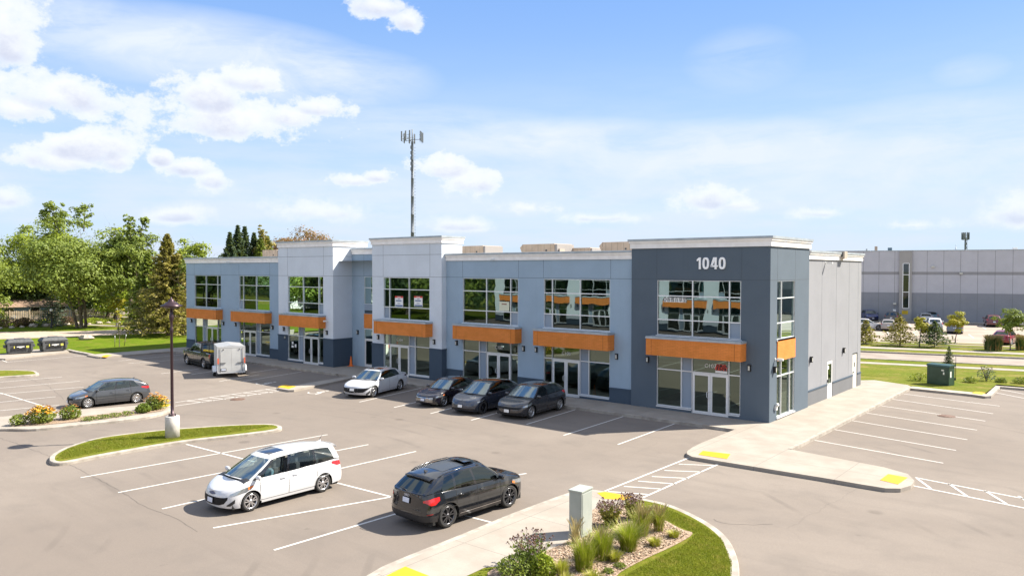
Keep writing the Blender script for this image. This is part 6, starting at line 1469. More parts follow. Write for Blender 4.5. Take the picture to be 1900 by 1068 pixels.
def leafquad(mb, rn, c, s, up=0.3, out=None):
    n = Vector((rn.gauss(0, 1), rn.gauss(0, 1), rn.gauss(0, 1)+up))
    if out is not None: n = n*0.45+out
    n = n.normalized(); u = n.orthogonal().normalized(); w = n.cross(u)
    a = rn.uniform(0, 2*pi); u, w = u*cos(a)+w*sin(a), w*cos(a)-u*sin(a); l = s*rn.uniform(0.7, 1.3); k = l*rn.uniform(0.42, 0.62)
    o = len(mb.v); mb.v += [tuple(c-u*l*0.5), tuple(c+w*k*0.5), tuple(c+u*l*0.5+n*l*0.12), tuple(c-w*k*0.5)]; mb.f.append([o, o+1, o+2, o+3]); mb.mi.append(0); mb.sm.append(False)

def broadleaf(name, label, loc, h, rad, leaf, seed, base=0.22, n_cl=90, per=90, ls=0.34, trunks=1, tr=0.3, spires=0, cat='tree', group=None, shape=1.0, lean=0):
    rn = random.Random(seed); r = thing(name, label, cat, loc, rn.uniform(0, 6), group)
    T_ = MB(); tips = []
    def limb(p, d, l, rd, depth):
        pts = [p]; rads = [rd]; q = p
        for i in range(4):
            d = (d+Vector((rn.gauss(0, .13), rn.gauss(0, .13), rn.gauss(0.05, .08)))).normalized(); q = q+d*l/4; pts.append(q); rads.append(rd*(1-0.17*(i+1)))
            if depth > 0 and i > 0:
                for _ in range(2 if depth > 1 else 1):
                    a = rn.uniform(0, 2*pi); s = Vector((cos(a), sin(a), rn.uniform(0.1, 0.9))).normalized(); limb(q, (d*0.45+s).normalized(), l*rn.uniform(0.5, 0.7), rads[-1]*0.55, depth-1)
        T_.tube(pts, rads, 7 if depth > 1 else 5, caps=False); tips.append(q)
    for k in range(trunks):
        a = 2*pi*k/max(1, trunks); off = Vector((cos(a), sin(a), 0))*(0.5 if trunks > 1 else 0)
        d = (Vector((0, 0, 1))+off*0.28+Vector((rn.gauss(0, .03), rn.gauss(0, .03), 0))).normalized()
        T_.tube([off*1.0+Vector((0, 0, -0.3)), off*1.0+Vector((0, 0, 0.15)), off*1.1+Vector((0, 0, 0.6))], [tr*1.5, tr*1.2, tr], 9, caps=False)
        limb(off*1.1+Vector((0, 0, 0.5)), d, h*0.50, tr, 2)
    mb = MB(); zc = h*(base+1)/2; hz = h*(1-base)/2
    lobes = [(Vector((rn.uniform(-.45, .45)*rad, rn.uniform(-.45, .45)*rad, rn.uniform(-.35, .45)*hz)), rn.uniform(0.45, 0.75)) for _ in range(7)]
    cl = []; spl = []
    while len(cl) < n_cl:
        lb, ls_ = rn.choice(lobes); a = Vector((rn.gauss(0, 1), rn.gauss(0, 1), rn.gauss(0, 1))).normalized(); f = rn.random()**0.33
        p = lb+Vector((a.x*rad*ls_, a.y*rad*ls_, a.z*hz*ls_))*f
        q = Vector((p.x/rad, p.y/rad, p.z/hz))
        wl = 1.0-0.35*max(0, q.z)*shape
        if sqrt(q.x**2+q.y**2) > wl*1.08 or abs(q.z) > 1.02: continue
        cl.append((p+Vector((0, 0, zc)), rn.uniform(0.55, 1.25)))
    for s in range(spires):
        a = rn.uniform(0, 2*pi); b_ = Vector((cos(a)*rad*rn.uniform(.1, .4), sin(a)*rad*rn.uniform(.1, .4), h*0.78)); d = Vector((cos(a)*0.22, sin(a)*0.22, 1)).normalized(); top_ = h*rn.uniform(0.97, 1.03)-b_.z
        T2 = [tuple(b_+d*(top_*q/5)) for q in range(6)]
        for k in range(30):
            t = rn.random(); side = Vector((rn.gauss(0, 1), rn.gauss(0, 1), rn.gauss(0.1, 0.4)))*(0.16+0.30*(1-t))*rad*0.42; cl.append((b_+d*(top_*t)+side, rn.uniform(0.03, 0.14)))
        spl.append(T2)
    for q in spl: T_.tube(q, [0.09, 0.08, 0.06, 0.045, 0.03, 0.015], 5, caps=False)
    T_.build('trunk', M_BARK, r, clean=False)
    cr = rad*0.235
    for c, k in cl:
        m_ = int(per*max(k, 0.12)); rk = cr*k**0.6; axis = Vector((c.x, c.y, (c.z-zc)*0.6)); axis = axis.normalized()*0.4 if axis.length > 0.1 else Vector((0, 0, 0.4))
        for _ in range(m_):
            a = (Vector((rn.gauss(0, 1), rn.gauss(0, 1), rn.gauss(0, 1)+0.35))+axis).normalized(); f = rn.uniform(0.55, 1.12) if rn.random() < 0.8 else rn.uniform(0.9, 1.5)
            v = Vector((a.x*rk*1.15, a.y*rk*1.15, a.z*rk*0.72))*f; leafquad(mb, rn, c+v, ls, 0.5, a*1.1+Vector((0, 0, 0.25)))
    mb.build('crown', leaf, r, clean=False)
    return r
def conifer(name, label, loc, h, rad, leaf, seed, bare=0.05, whorls=26, cards=16, ls=0.30, droop=0.35, cat='tree', group=None, gap=0.0, power=0.85, tr=None):
    rn = random.Random(seed); r = thing(name, label, cat, loc, rn.uniform(0, 6), group); t = MB(); tr = tr or h*0.016
    t.tube([(0, 0, -0.2), (0, 0, h*0.35), (0, 0, h*0.98)], [tr*1.25, tr, tr*0.15], 8, caps=False); mb = MB()
    for i in range(whorls):
        f = i/(whorls-1); z = h*(bare+(0.985-bare)*f); R = rad*((1-f)**power)*rn.uniform(0.78, 1.1)+0.03*rad; nb = max(4, int(9-3*f))
        for k in range(nb):
            if rn.random() < gap: continue
            a = 2*pi*k/nb+rn.uniform(-.4, .4)+i; l = R*rn.uniform(0.75, 1.12); d = Vector((cos(a), sin(a), 0)); up = -droop*0.3+(0.22+droop*0.3)*f*f
            tip = d*l+Vector((0, 0, z+l*up)); t.tube([(0, 0, z), tuple(tip*0.55+Vector((0, 0, z*0.45-l*0.02))), tuple(tip)], [tr*0.22, tr*0.14, tr*0.05], 4, caps=False)
            for j in range(cards):
                s = rn.uniform(0.18, 1.0); c = Vector((0, 0, z))*(1-s)+tip*s+Vector((0, 0, -droop*l*0.18*sin(pi*s)))
                c += Vector((-d.y, d.x, 0))*rn.gauss(0, 0.14*l*(1.15-s))+Vector((0, 0, rn.gauss(-0.02, 0.05)*l*0.5)); leafquad(mb, rn, c, ls*rn.uniform(0.6, 1.1), 1.2)
    t.build('trunk', M_BARK, r, clean=False); mb.build('crown', leaf, r, clean=False); return r

LZ = -0.03
def at_dist(px, d):
    v = raydir(px, 534); u = Vector((v.x, v.y)).normalized(); return Vector((CAMX+u.x*d, CAMY+u.y*d, LZ))
def hpx(loc, px, py): return HT((loc[0], loc[1], 0.0), px, py)
def bl(px, top, d, wpx, leaf, seed, label, **kw):
    c = at_dist(px, d); h = hpx(c, px, top)-LZ; return broadleaf('broadleaf_tree', label, c, h, wpx/2/FPX*d*1.02, leaf, seed, **kw)
g = G(155, 607, LZ); d0 = (g-Vector((CAMX, CAMY, LZ))).length
bl(150, 378, d0, 170, L_MID, 11, 'tall four stemmed tree with two thin spires standing on the lawn left of the building', trunks=4, tr=0.19, spires=3, n_cl=105, per=170, base=0.13, ls=0.40)
bl(243, 402, 114.6, 92, L_MID, 12, 'tall narrow tree with a leaning trunk between the four stemmed tree and the golden spruce', tr=0.42, spires=2, n_cl=60, per=150, base=0.18, ls=0.40)
bl(25, 418, 140, 150, L_BRIGHT, 13, 'broad bright green tree at the left edge behind the wooden fence', n_cl=85, per=170, base=0.05, tr=0.4, ls=0.42)
bl(95, 405, 137, 120, L_BRIGHT, 14, 'rounded bright green tree behind the fence, second from the left edge', n_cl=75, per=170, base=0.05, tr=0.4, ls=0.42)
bl(215, 425, 132, 120, L_BRIGHT, 15, 'yellow green tree behind the fence, filling the gap between the two lawn trees', n_cl=75, per=160, base=0.05, tr=0.4, ls=0.42)
bl(-55, 440, 128, 130, L_MID, 16, 'dull green tree mostly beyond the left edge of the photo', n_cl=60, per=150, base=0.08, ls=0.42)
bl(60, 470, 139, 110, L_DARK, 17, 'dark low tree shading the house porch behind the fence', n_cl=60, per=150, base=0.05, ls=0.42)
bl(200, 480, 139, 130, L_DARK, 30, 'dark low tree behind the fence beneath the yellow green tree', n_cl=60, per=140, base=0.03, ls=0.42)
c = G(312, 622, LZ)
conifer('spruce_tree', 'golden brown spruce on the lawn close to the left end of the building', c, hpx(c, 312, 433), 5.0, L_SPRB, 18, bare=0.10, whorls=48, cards=44, ls=0.42, power=0.95)
c = at_dist(275, 104); conifer('spruce_tree', 'slim olive spruce just left of the golden brown spruce', c, hpx(c, 275, 470), 3.6, L_MID, 19, bare=0.10, whorls=36, cards=30, ls=0.5)
bl(360, 432, 104, 86, L_BRIGHT, 20, 'bright yellow green tree rising over the left end of the roof', n_cl=60, per=150, base=0.1)
bl(338, 450, 98, 66, L_MID, 31, 'olive tree beside the left end wall of the building', n_cl=45, per=140, base=0.03)
bl(400, 458, 108, 72, L_BRIGHT, 21, 'low bright green tree just above the roof edge left of the dark spruces', n_cl=45, per=140, base=0.1)
for i, (px, top, w, lab) in enumerate([(427, 430, 3.6, 'leftmost of the dark spruces rising over the roof'), (442, 417, 4.2, 'tallest dark spruce with the left of the twin tips over the roof'), (455, 419, 4.0, 'dark spruce with the right of the twin tips over the roof'), (472, 431, 3.9, 'rightmost dark spruce over the roof left of the pale tower')]):
    c = at_dist(px, 108+i*1.5); conifer('spruce_tree', lab, c, hpx(c, px, top), w, L_SPR, 40+i, whorls=44, cards=36, ls=0.46, power=1.0)
bl(495, 424, 112, 60, L_SPRB, 22, 'thin brownish tree between the dark spruces and the pale tower', n_cl=40, per=110, base=0.2, spires=2, ls=0.34)
conifer('spruce_tree', 'olive toned spruce at the right of the dark group, behind the brownish tree', at_dist(497, 113), hpx(at_dist(497, 113), 497, 437), 4.2, L_MID, 47, whorls=40, cards=34, ls=0.46)
conifer('spruce_tree', 'short olive toned spruce just left of the olive spruce by the beige roof unit', at_dist(484, 110), hpx(at_dist(484, 110), 484, 441), 3.8, L_MID, 48, whorls=36, cards=34, ls=0.46)
bl(562, 430, 118, 150, L_RED, 23, 'russet tree showing above the roof of the far pale tower', n_cl=110, per=190, base=0.3)
c = G(97, 608.5, LZ); conifer('blue_spruce', 'small blue green spruce behind the globe lamp in front of the wooden fence', at_dist(97, 121), 5.4, 2.5, L_BLUE, 24, whorls=18, cards=26, ls=0.32, bare=0.06)
c = G(217, 603, LZ); broadleaf('young_tree', 'small yellow leaved young tree behind the second globe lamp', at_dist(219, 116), 4.3, 1.5, L_YEL, 25, base=0.35, n_cl=24, per=42, ls=0.26, tr=0.05)
c = G(221.5, 643, LZ); y0 = broadleaf('young_tree', 'spindly staked sapling on the lawn near the end of the front pavement', c, 3.9, 0.7, L_YEL, 26, base=0.45, n_cl=9, per=16, ls=0.17, tr=0.035)
for px, py, top, lab in ((213, 643, 622, 'white topped timber stake left of the sapling'), (230.5, 641.5, 619, 'leaning timber stake right of the sapling')):
    c = G(px, py, LZ); m = MB(); m.tube([(0, 0, 0), (0.0, 0.02, hpx(c, px, top)-0.3)], 0.03, 6, 0); m.tube([(0, 0.02, hpx(c, px, top)-0.3), (0, 0.02, hpx(c, px, top))], 0.032, 6, 1); o = m.build('tree_stake', [M_BARK, M_WHITE]); o.location = c
    if 'leaning' in lab: o.rotation_euler = (0.0, 0.22, 0.3)
    tag(o, lab, 'stake')
def globe_lamp(px, py, top, label):
    c = G(px, py, LZ); h = hpx(c, px, top); r = thing('garden_lamp', label, 'lamp', c, 0, 'globe lamps on the lawn'); m = MB()
    m.lathe([(0.18, 0), (0.18, 0.1), (0.09, 0.16), (0.075, h-0.4), (0.12, h-0.34), (0.12, h-0.30), (0.01, h-0.28)], 12); m.build('post', M_BLK, r)
    m = MB(); m.lathe([(0.01, -0.2), (0.12, -0.16), (0.2, 0), (0.14, 0.14), (0.01, 0.2)], 14, 0, Matrix.Translation((0, 0, h-0.12))); m.build('globe', mat('opal_globe', (0.82, 0.82, 0.82), 0.3), r)
globe_lamp(95.5, 608.5, 573, 'black post lamp with a white globe in front of the small blue green spruce')
globe_lamp(216.5, 605, 572, 'black post lamp with a white globe beside the small yellow leaved tree')
# hedge and garden shrubs along the fence
def shrub(name, label, loc, h, rad, leaf, seed, per=220, ls=0.18, flowers=None, cat='shrub', group=None, stems=True, nf=60, fs=0.07):
    rn = random.Random(seed); r = thing(name, label, cat, loc, 0, group); mb = MB()
    for _ in range(per*3):
        a = rn.uniform(0, 2*pi); f = rn.random()**0.5; z = rn.random(); w = sin(pi*(0.12+0.8*z))**0.5
        leafquad(mb, rn, Vector((cos(a)*rad*f*w, sin(a)*rad*f*w, h*(0.04+0.9*z)*(1-0.25*f*f)+rn.gauss(0, h*0.04))), ls, 0.6)
    mb.build('foliage', leaf, r, clean=False)
    st = MB()
    for k in range(9):
        a = rn.uniform(0, 2*pi); st.tube([(0, 0, 0), (cos(a)*rad*0.3, sin(a)*rad*0.3, h*0.5), (cos(a)*rad*0.6, sin(a)*rad*0.6, h*0.85)], [0.02*h+0.004, 0.012*h+0.003, 0.004], 4, caps=False)
    st.build('stems', M_BARK, r, clean=False)
    if flowers:
        fl = MB(); sm = MB()
        for k in range(nf):
            a = rn.uniform(0, 2*pi); f = rn.random()**0.5; c = Vector((cos(a)*rad*1.05*f, sin(a)*rad*1.05*f, h*(1.0-0.42*f*f)+rn.uniform(-0.05, 0.12)*h))
            n = Vector((rn.gauss(0, .35), rn.gauss(0, .35), 1)).normalized(); u = n.orthogonal().normalized(); w = n.cross(u)
            for j in range(6):
                b0 = 2*pi*j/6; d = u*cos(b0)+w*sin(b0); e = (u*cos(b0+.5)+w*sin(b0+.5)); g_ = (u*cos(b0-.5)+w*sin(b0-.5))
                o = len(fl.v); fl.v += [tuple(c), tuple(c+e*fs*0.6), tuple(c+d*fs), tuple(c+g_*fs*0.6)]; fl.f.append([o, o+1, o+2, o+3]); fl.mi.append(0); fl.sm.append(False)
            fl.lathe([(fs*0.32, 0.0), (fs*0.25, fs*0.25), (0.001, fs*0.32)], 6, 1, Matrix.Translation(c), caps=False)
        fl.build('flowers', [flowers, M_SEEDH], r, clean=False)
    return r
M_SEEDH = mat('seed_head_brown', (0.10, 0.05, 0.03), 0.9); M_FYEL = mat('petal_yellow', (0.80, 0.42, 0.02), 0.7); M_FORG = mat('petal_amber', (0.62, 0.28, 0.05), 0.7)
for k, (px, h_, w_, lf, lab) in enumerate([(10, 1.35, 2.6, L_PUR, 'long reddish brown hedge at the left edge before the fence'), (44, 1.3, 1.3, L_PUR, 'rounded reddish brown bush right of the long hedge'), (124, 1.3, 1.3, L_PUR, 'brown leafed bush against the fence behind the four stemmed tree'), (60, 0.7, 0.8, L_BRIGHT, 'small round bright green bush before the fence'), (82, 0.9, 1.1, L_BRIGHT, 'low bright green bush under the small blue green spruce'), (0, 2.4, 1.2, L_BRIGHT, 'lime green bush at the left edge behind the hedge'), (172, 0.9, 2.0, L_BRIGHT, 'spreading bright green bush right of the four stemmed tree')]):
    shrub('garden_shrub', lab, at_dist(px, 122+k*0.3), h_, w_, lf, 60+k, per=330, ls=0.22)
# timber fence behind the lawn
def build_fence():
    a, b = G(-60, 602, LZ), G(206, 593, LZ); a = a-(b-a)*0.8; d = (b-a); L = d.length; ang = atan2(d.y, d.x)
    r = thing('wooden_fence', 'weathered timber picket fence running behind the lawn trees', 'fence', a, ang); n = int(L/2.4); m = two('fence_wood', (0.42, 0.32, 0.24), (0.56, 0.45, 0.35), 2.0, rough=0.9)
    for i in range(n+1): p = MB(); p.box(i*2.4-0.06, i*2.4+0.06, -0.06, 0.06, -0.1, 1.85); p.build('post', m, r)
    for i in range(n):
        p = MB(); x = i*2.4+0.1
        while x < (i+1)*2.4-0.12: p.box(x, x+0.13, -0.025, 0.0, 0.08, 1.72+0.04*sin(x*7)); x += 0.215
        for z in (0.35, 1.45): p.box(i*2.4+0.062, (i+1)*2.4-0.062, 0.001, 0.05, z, z+0.09)
        p.build('picket_panel', m, r)
build_fence()
# house with brown roof and porch behind the fence
def build_house(name, label, loc, rz, w, dpt, h, roofm, wallm, rise=2.2):
    r = thing(name, label, 'house', loc, rz); b = MB(); b.box(-w/2, w/2, -dpt/2, dpt/2, 0, h); b.build('wall', wallm, r)
    b = MB(); e = 0.5; b.add([(-w/2-e, -dpt/2-e, h), (w/2+e, -dpt/2-e, h), (w/2+e, dpt/2+e, h), (-w/2-e, dpt/2+e, h), (-w/2+dpt*0.35, 0, h+rise), (w/2-dpt*0.35, 0, h+rise)], [(0, 1, 5, 4), (1, 2, 5), (2, 3, 4, 5), (3, 0, 4), (0, 3, 2, 1)]); b.build('roof', roofm, r)
    for i in range(4):
        x = -w/2+w*(i+0.5)/4; f = MB(); f.box(x-0.65, x+0.65, -dpt/2-0.05, -dpt/2-0.002, 0.9, 2.2, 0); q = f.build('window', M_DOORW, r); p = MB(); p.box(x-0.55, x+0.55, -dpt/2-0.07, -dpt/2-0.051, 1.0, 2.1); p.build('pane', M_GLOSSB, q)
    return r
M_ROOFB = two('roof_shingle_brown', (0.20, 0.13, 0.09), (0.30, 0.21, 0.15), 4, rough=0.9); M_HB = two('house_siding_blue', (0.20, 0.28, 0.38), (0.26, 0.34, 0.44), 1, rough=0.8)
build_house('garden_house', 'low house with brown roof glimpsed under the trees behind the fence', at_dist(38, 136), radians(75), 13, 7, 2.2, M_ROOFB, M_HB, 1.0)

def woodland():
    rn = random.Random(9); mb = MB()
    for k in range(400):
        px = rn.uniform(-900, 760); d = rn.uniform(146, 172); c = at_dist(px, d); z = rn.uniform(0.5, 7.5) if px < 345 else rn.uniform(0.5, 5.5); rk = rn.uniform(1.8, 3.2)
        if px < -60: z *= 1.5
        for _ in range(95):
            a = Vector((rn.gauss(0, 1), rn.gauss(0, 1), rn.gauss(0, 1)+0.3)).normalized(); leafquad(mb, rn, c+Vector((a.x*rk, a.y*rk, a.z*rk*0.8+z))*1.0, 0.75, 0.5, a)
    o = mb.build('woodland', L_DARK, clean=False); tag(o, 'dense belt of woodland undergrowth behind the fence and the garden house', 'woodland', kind='stuff')
woodland()
def far_belt():
    rn = random.Random(19); mb = MB()
    for k in range(170):
        c = Vector((-75-k*1.25+rn.gauss(0, 3), -78-k*0.18+rn.gauss(0, 4), rn.uniform(1, 9))); rk = rn.uniform(2.5, 4.5)
        for _ in range(70):
            a = Vector((rn.gauss(0, 1), rn.gauss(0, 1), rn.gauss(0, 1)+0.3)).normalized(); leafquad(mb, rn, c+Vector((a.x*rk, a.y*rk, a.z*rk*0.8)), 1.3, 0.5, a)
    o = mb.build('woodland', L_DARK, clean=False); tag(o, 'belt of woodland beyond the car park behind the camera, mirrored in the shop windows', 'woodland', kind='stuff')
far_belt()
# ------------------------------------------------------------------ ornamental grasses and planting
M_GR = leaf_mat('grass_blade_green', (0.20, 0.27, 0.012), (0.33, 0.37, 0.03), (0.11, 0.15, 0.012), 6); M_GRY = leaf_mat('grass_blade_straw', (0.50, 0.40, 0.20), (0.60, 0.50, 0.28), (0.34, 0.26, 0.12), 6); M_GRL = leaf_mat('grass_blade_lime', (0.34, 0.36, 0.03), (0.42, 0.42, 0.05), (0.22, 0.2, 0.03), 6)
def grass_clump(label, loc, h, rad, seed, n=420, wide=1.0, mats=(M_GR, M_GRY), straw=0.2, plumes=0, group='ornamental grass clumps in the mulch bed', lean=0.5, w=0.011, name='ornamental_grass'):
    rn = random.Random(seed); r = thing(name, label, 'grass clump', loc, 0, group); b = MB(); st = MB()
    def blade(mb, l, a, ln, wd, r0):
        d = Vector((cos(a), sin(a), 0)); s = Vector((-d.y, d.x, 0)); o = len(mb.v); base = d*r0
        for k in range(4):
            f = k/3; p = base+d*(ln*l*f*f)+Vector((0, 0, l*f*(1-0.18*ln*f*f))); ww = wd*(1-f*0.92); mb.v += [tuple(p-s*ww), tuple(p+s*ww)]
        for k in range(3): mb.f.append([o+2*k, o+2*k+1, o+2*k+3, o+2*k+2]); mb.mi.append(0); mb.sm.append(True)
    n = int(n*1.7); rad *= 1.25*wide; h *= (0.82 if h < 1.1 else 1.0)
    for i in range(n): blade(st if rn.random() < straw else b, h*rn.uniform(0.55, 1.05), rn.uniform(0, 2*pi), rn.random()**0.9*lean*1.15, w*rn.uniform(0.7, 1.4), rad*0.42*rn.random())
    for i in range(n//5): blade(st, h*rn.uniform(0.15, 0.45), rn.uniform(0, 2*pi), rn.uniform(0.4, 1.2), w, rad*0.4*rn.random())
    b.build('green_blades', mats[0], r, clean=False); st.build('straw_blades', mats[1], r, clean=False)
    if plumes:
        p = MB()
        for i in range(plumes):
            a = rn.uniform(0, 2*pi); ln = rn.uniform(0.05, 0.45); l = h*rn.uniform(1.0, 1.22); d = Vector((cos(a), sin(a), 0)); q = [d*(ln*l*f*f)+Vector((0, 0, l*f)) for f in (0, 0.5, 0.78, 0.9, 1.0)]
            p.tube(q, [0.003, 0.003, 0.010, 0.012, 0.003], 4, caps=False)
        p.build('plumes', M_GRY, r, clean=False)
    return r
def W2(px, py): v = G(px, py, 0.01); return (v.x, v.y, 0.01)
grass_clump('front tall lime green clump just right of the low leafy shrub, below the cabinet', W2(1083, 1056), 0.98, 0.42, 1, 640, straw=0.12, plumes=12, lean=0.42)
grass_clump('tall green clump directly below the right side of the grey cabinet', W2(1116, 1036), 1.0, 0.42, 2, 600, plumes=12, straw=0.1)
grass_clump('large dark green clump in the middle of the mulch bed right of the cabinet', W2(1166, 1020), 0.98, 0.40, 3, 620, straw=0.12, lean=0.75)
grass_clump('pale green clump behind the large dark clump', W2(1190, 992), 0.98, 0.36, 4, 480, plumes=36, straw=0.35)
grass_clump('thin wispy clump at the right end of the mulch bed', W2(1222, 984), 0.86, 0.26, 5, 300, plumes=36, straw=0.4)
grass_clump('small yellow green tuft at the bottom edge left of the front tall clump', W2(1043, 1075), 0.62, 0.22, 6, 360, mats=(M_GRL, M_GRY), straw=0.1, lean=0.35)
grass_clump('small yellow tuft at the bottom edge of the photo', W2(1052, 1092), 0.5, 0.2, 7, 260, mats=(M_GRL, M_GRY), straw=0.3, lean=0.35)
grass_clump('small straw coloured tuft against the foot of the grey cabinet', W2(1068, 1008), 0.78, 0.2, 8, 90, mats=(M_GRY, M_GRY), straw=0.9, plumes=18, lean=0.3)
for k_, (px, py, h_, lab) in enumerate([(1140, 1040, 0.36, 'low bright tuft in the chips below the large dark clump'), (1215, 1012, 0.30, 'low bright tuft in the chips right of the large dark clump'), (1250, 996, 0.26, 'low bright tuft in the chips near the right tip of the bed'), (1205, 968, 0.40, 'low bright tuft behind the thin wispy clump'), (1100, 1078, 0.34, 'low bright tuft at the bottom edge right of the front tall clump')]):
    grass_clump(lab, W2(px, py), h_, 0.26, 140+k_, 260, mats=(M_GRL, M_GRY), straw=0.15, lean=0.9)
def coneflowers(label, loc, h, rad, seed, n=70, fol=1.0):
    rn = random.Random(seed); r = thing('coneflower_clump', label, 'plant', loc, 0, 'faded coneflower clumps in the mulch bed'); s = MB(); hd = MB(); lf = MB()
    for i in range(n):
        a = rn.uniform(0, 2*pi); f = rn.random()**0.6; l = h*rn.uniform(0.75, 1.08); tip = Vector((cos(a)*rad*f, sin(a)*rad*f, l)); s.tube([(tip.x*0.25, tip.y*0.25, 0), (tip.x*0.6, tip.y*0.6, l*0.55), tuple(tip)], [0.006, 0.005, 0.004], 4, caps=False)
        hd.lathe([(0.010, -0.010), (0.024, 0.0), (0.020, 0.018), (0.001, 0.030)], 7, 0, Matrix.Translation(tip), caps=False)
        for k in range(5):
            b0 = rn.uniform(0, 2*pi); q = tip+Vector((cos(b0)*0.045, sin(b0)*0.045, -0.03)); o = len(hd.v); hd.v += [tuple(tip), tuple(q+Vector((0.012, 0, 0))), tuple(q+Vector((0, 0, -0.02))), tuple(q-Vector((0.012, 0, 0)))]; hd.f.append([o, o+1, o+2, o+3]); hd.mi.append(1); hd.sm.append(False)
        for k in range(int(14*fol)):
            t = rn.uniform(0.1, 0.85); leafquad(lf, rn, Vector((tip.x*(0.25+0.75*t)+rn.gauss(0, .05), tip.y*(0.25+0.75*t)+rn.gauss(0, .05), l*t)), 0.10, 0.5)
    s.build('stems', L_MID, r, clean=False); hd.build('seed_heads', [M_SEEDH, mat('petal_faded', (0.55, 0.38, 0.36), 0.8)], r, clean=False); lf.build('foliage', L_MID if fol > 0.6 else L_SPRB, r, clean=False)
coneflowers('faded coneflower clump with dark seed heads right behind the grey cabinet', W2(1132, 975), 0.72, 0.42, 21, 85, 0.6)
coneflowers('faded coneflower clump behind the pale green grass clump', W2(1172, 962), 0.72, 0.36, 22, 65, 0.5)
coneflowers('broad coneflower clump over the low leafy shrub at the bottom edge', W2(985, 1052), 0.80, 0.66, 23, 85, 0.7)
shrub('leafy_shrub', 'low leafy green shrub at the bottom edge of the photo left of the grass clumps', W2(960, 1066), 0.55, 0.55, L_MID, 24, per=420, ls=0.075)
shrub('leafy_shrub', 'light green leafy shrub between the coneflowers and the small yellow green tuft', W2(1008, 1070), 0.62, 0.36, L_BRIGHT, 25, per=420, ls=0.085)
for i, (px, py) in enumerate(((1128, 1062), (1178, 990), (1150, 1052))):
    shrub('bed_weed', ('small weed in the mulch near the bottom of the bed', 'small green weed in the mulch near the thin wispy clump', 'small weed in the mulch below the large dark clump')[i], W2(px, py), 0.13, 0.17, L_MID, 80+i, per=60, ls=0.06, cat='weed')
def WB(px, py): v = G(px, py, 0.02); return (v.x, v.y, 0.02)
shrub('flowering_perennial', 'large clump of yellow flowers in the flower island left of the lamp post', WB(77, 783), 0.80, 0.66, L_MID, 31, per=420, ls=0.12, flowers=M_FYEL, nf=150, fs=0.075)
shrub('flowering_perennial', 'leafy clump with few cream flowers below the grey hatchback', WB(130, 776), 0.72, 0.55, L_MID, 32, per=260, ls=0.12, flowers=M_FORG, nf=34, fs=0.05)
shrub('flowering_perennial', 'rust and yellow clump at the right tip of the flower island', WB(286, 759), 0.85, 0.48, L_MID, 33, per=320, ls=0.12, flowers=M_FORG, nf=80, fs=0.06)
shrub('flowering_perennial', 'green leafy clump left of the rust and yellow clump', WB(266, 764), 0.5, 0.42, L_MID, 34, per=320, ls=0.12)
shrub('flowering_perennial', 'yellow flowering clump hanging over the tip plate of the flower island', WB(299, 757), 0.7, 0.42, L_YEL, 35, per=130, ls=0.1, flowers=M_FYEL, nf=60, fs=0.07)
shrub('flowering_perennial', 'small sparse green plant at the left end of the flower island', WB(35, 787), 0.55, 0.45, L_MID, 36, per=130, ls=0.12)
rn = random.Random(3)
for k, px in enumerate((165, 190, 212, 235)):
    shrub('bed_weed', ('first low weed', 'second low weed', 'third low weed', 'fourth low weed')[k]+' counted from the left in the bare middle of the flower island', WB(px, 779-(px-165)*0.14), 0.22, 0.4, L_MID, 90+k, per=70, ls=0.08, cat='weed')
def chips():
    rn = random.Random(8); b = MB(); poly = [tuple(G(x, y, 0)[:2]) for x, y in ((925, 1062), (965, 1044), (1040, 1014), (1078, 985), (1097, 952), (1122, 943), (1178, 945), (1212, 957), (1258, 981), (1278, 990), (1248, 1008), (1198, 1032), (1148, 1060), (1120, 1085), (1000, 1105))]
    xs = [p[0] for p in poly]; ys = [p[1] for p in poly]; n = 0
    while n < 15000:
        x, y = rn.uniform(min(xs), max(xs)), rn.uniform(min(ys), max(ys)); c = False; j = len(poly)-1
        for i in range(len(poly)):
            if ((poly[i][1] > y) != (poly[j][1] > y)) and x < (poly[j][0]-poly[i][0])*(y-poly[i][1])/(poly[j][1]-poly[i][1])+poly[i][0]: c = not c
            j = i
        if not c: continue
        n += 1; a = rn.uniform(0, 2*pi); l = rn.uniform(0.012, 0.036); w = l*rn.uniform(0.25, 0.6); u = Vector((cos(a), sin(a), rn.gauss(0, .3)))*l; v = Vector((-sin(a), cos(a), rn.gauss(0, .3)))*w; p = Vector((x, y, 0.024+rn.random()*0.012))
        o = len(b.v); b.v += [tuple(p-u-v), tuple(p+u-v), tuple(p+u+v), tuple(p-u+v)]; b.f.append([o, o+1, o+2, o+3]); b.mi.append(rn.choice((0, 0, 1, 1, 2))); b.sm.append(False)
    o = b.build('wood_chips', [mat('chip_pale', (0.50, 0.40, 0.30), 0.9), mat('chip_tan', (0.36, 0.25, 0.17), 0.9), mat('chip_dark', (0.24, 0.16, 0.11), 0.9)], clean=False); tag(o, 'loose wood chips covering the planting bed of the foreground island', 'wood chips', kind='stuff')
chips()
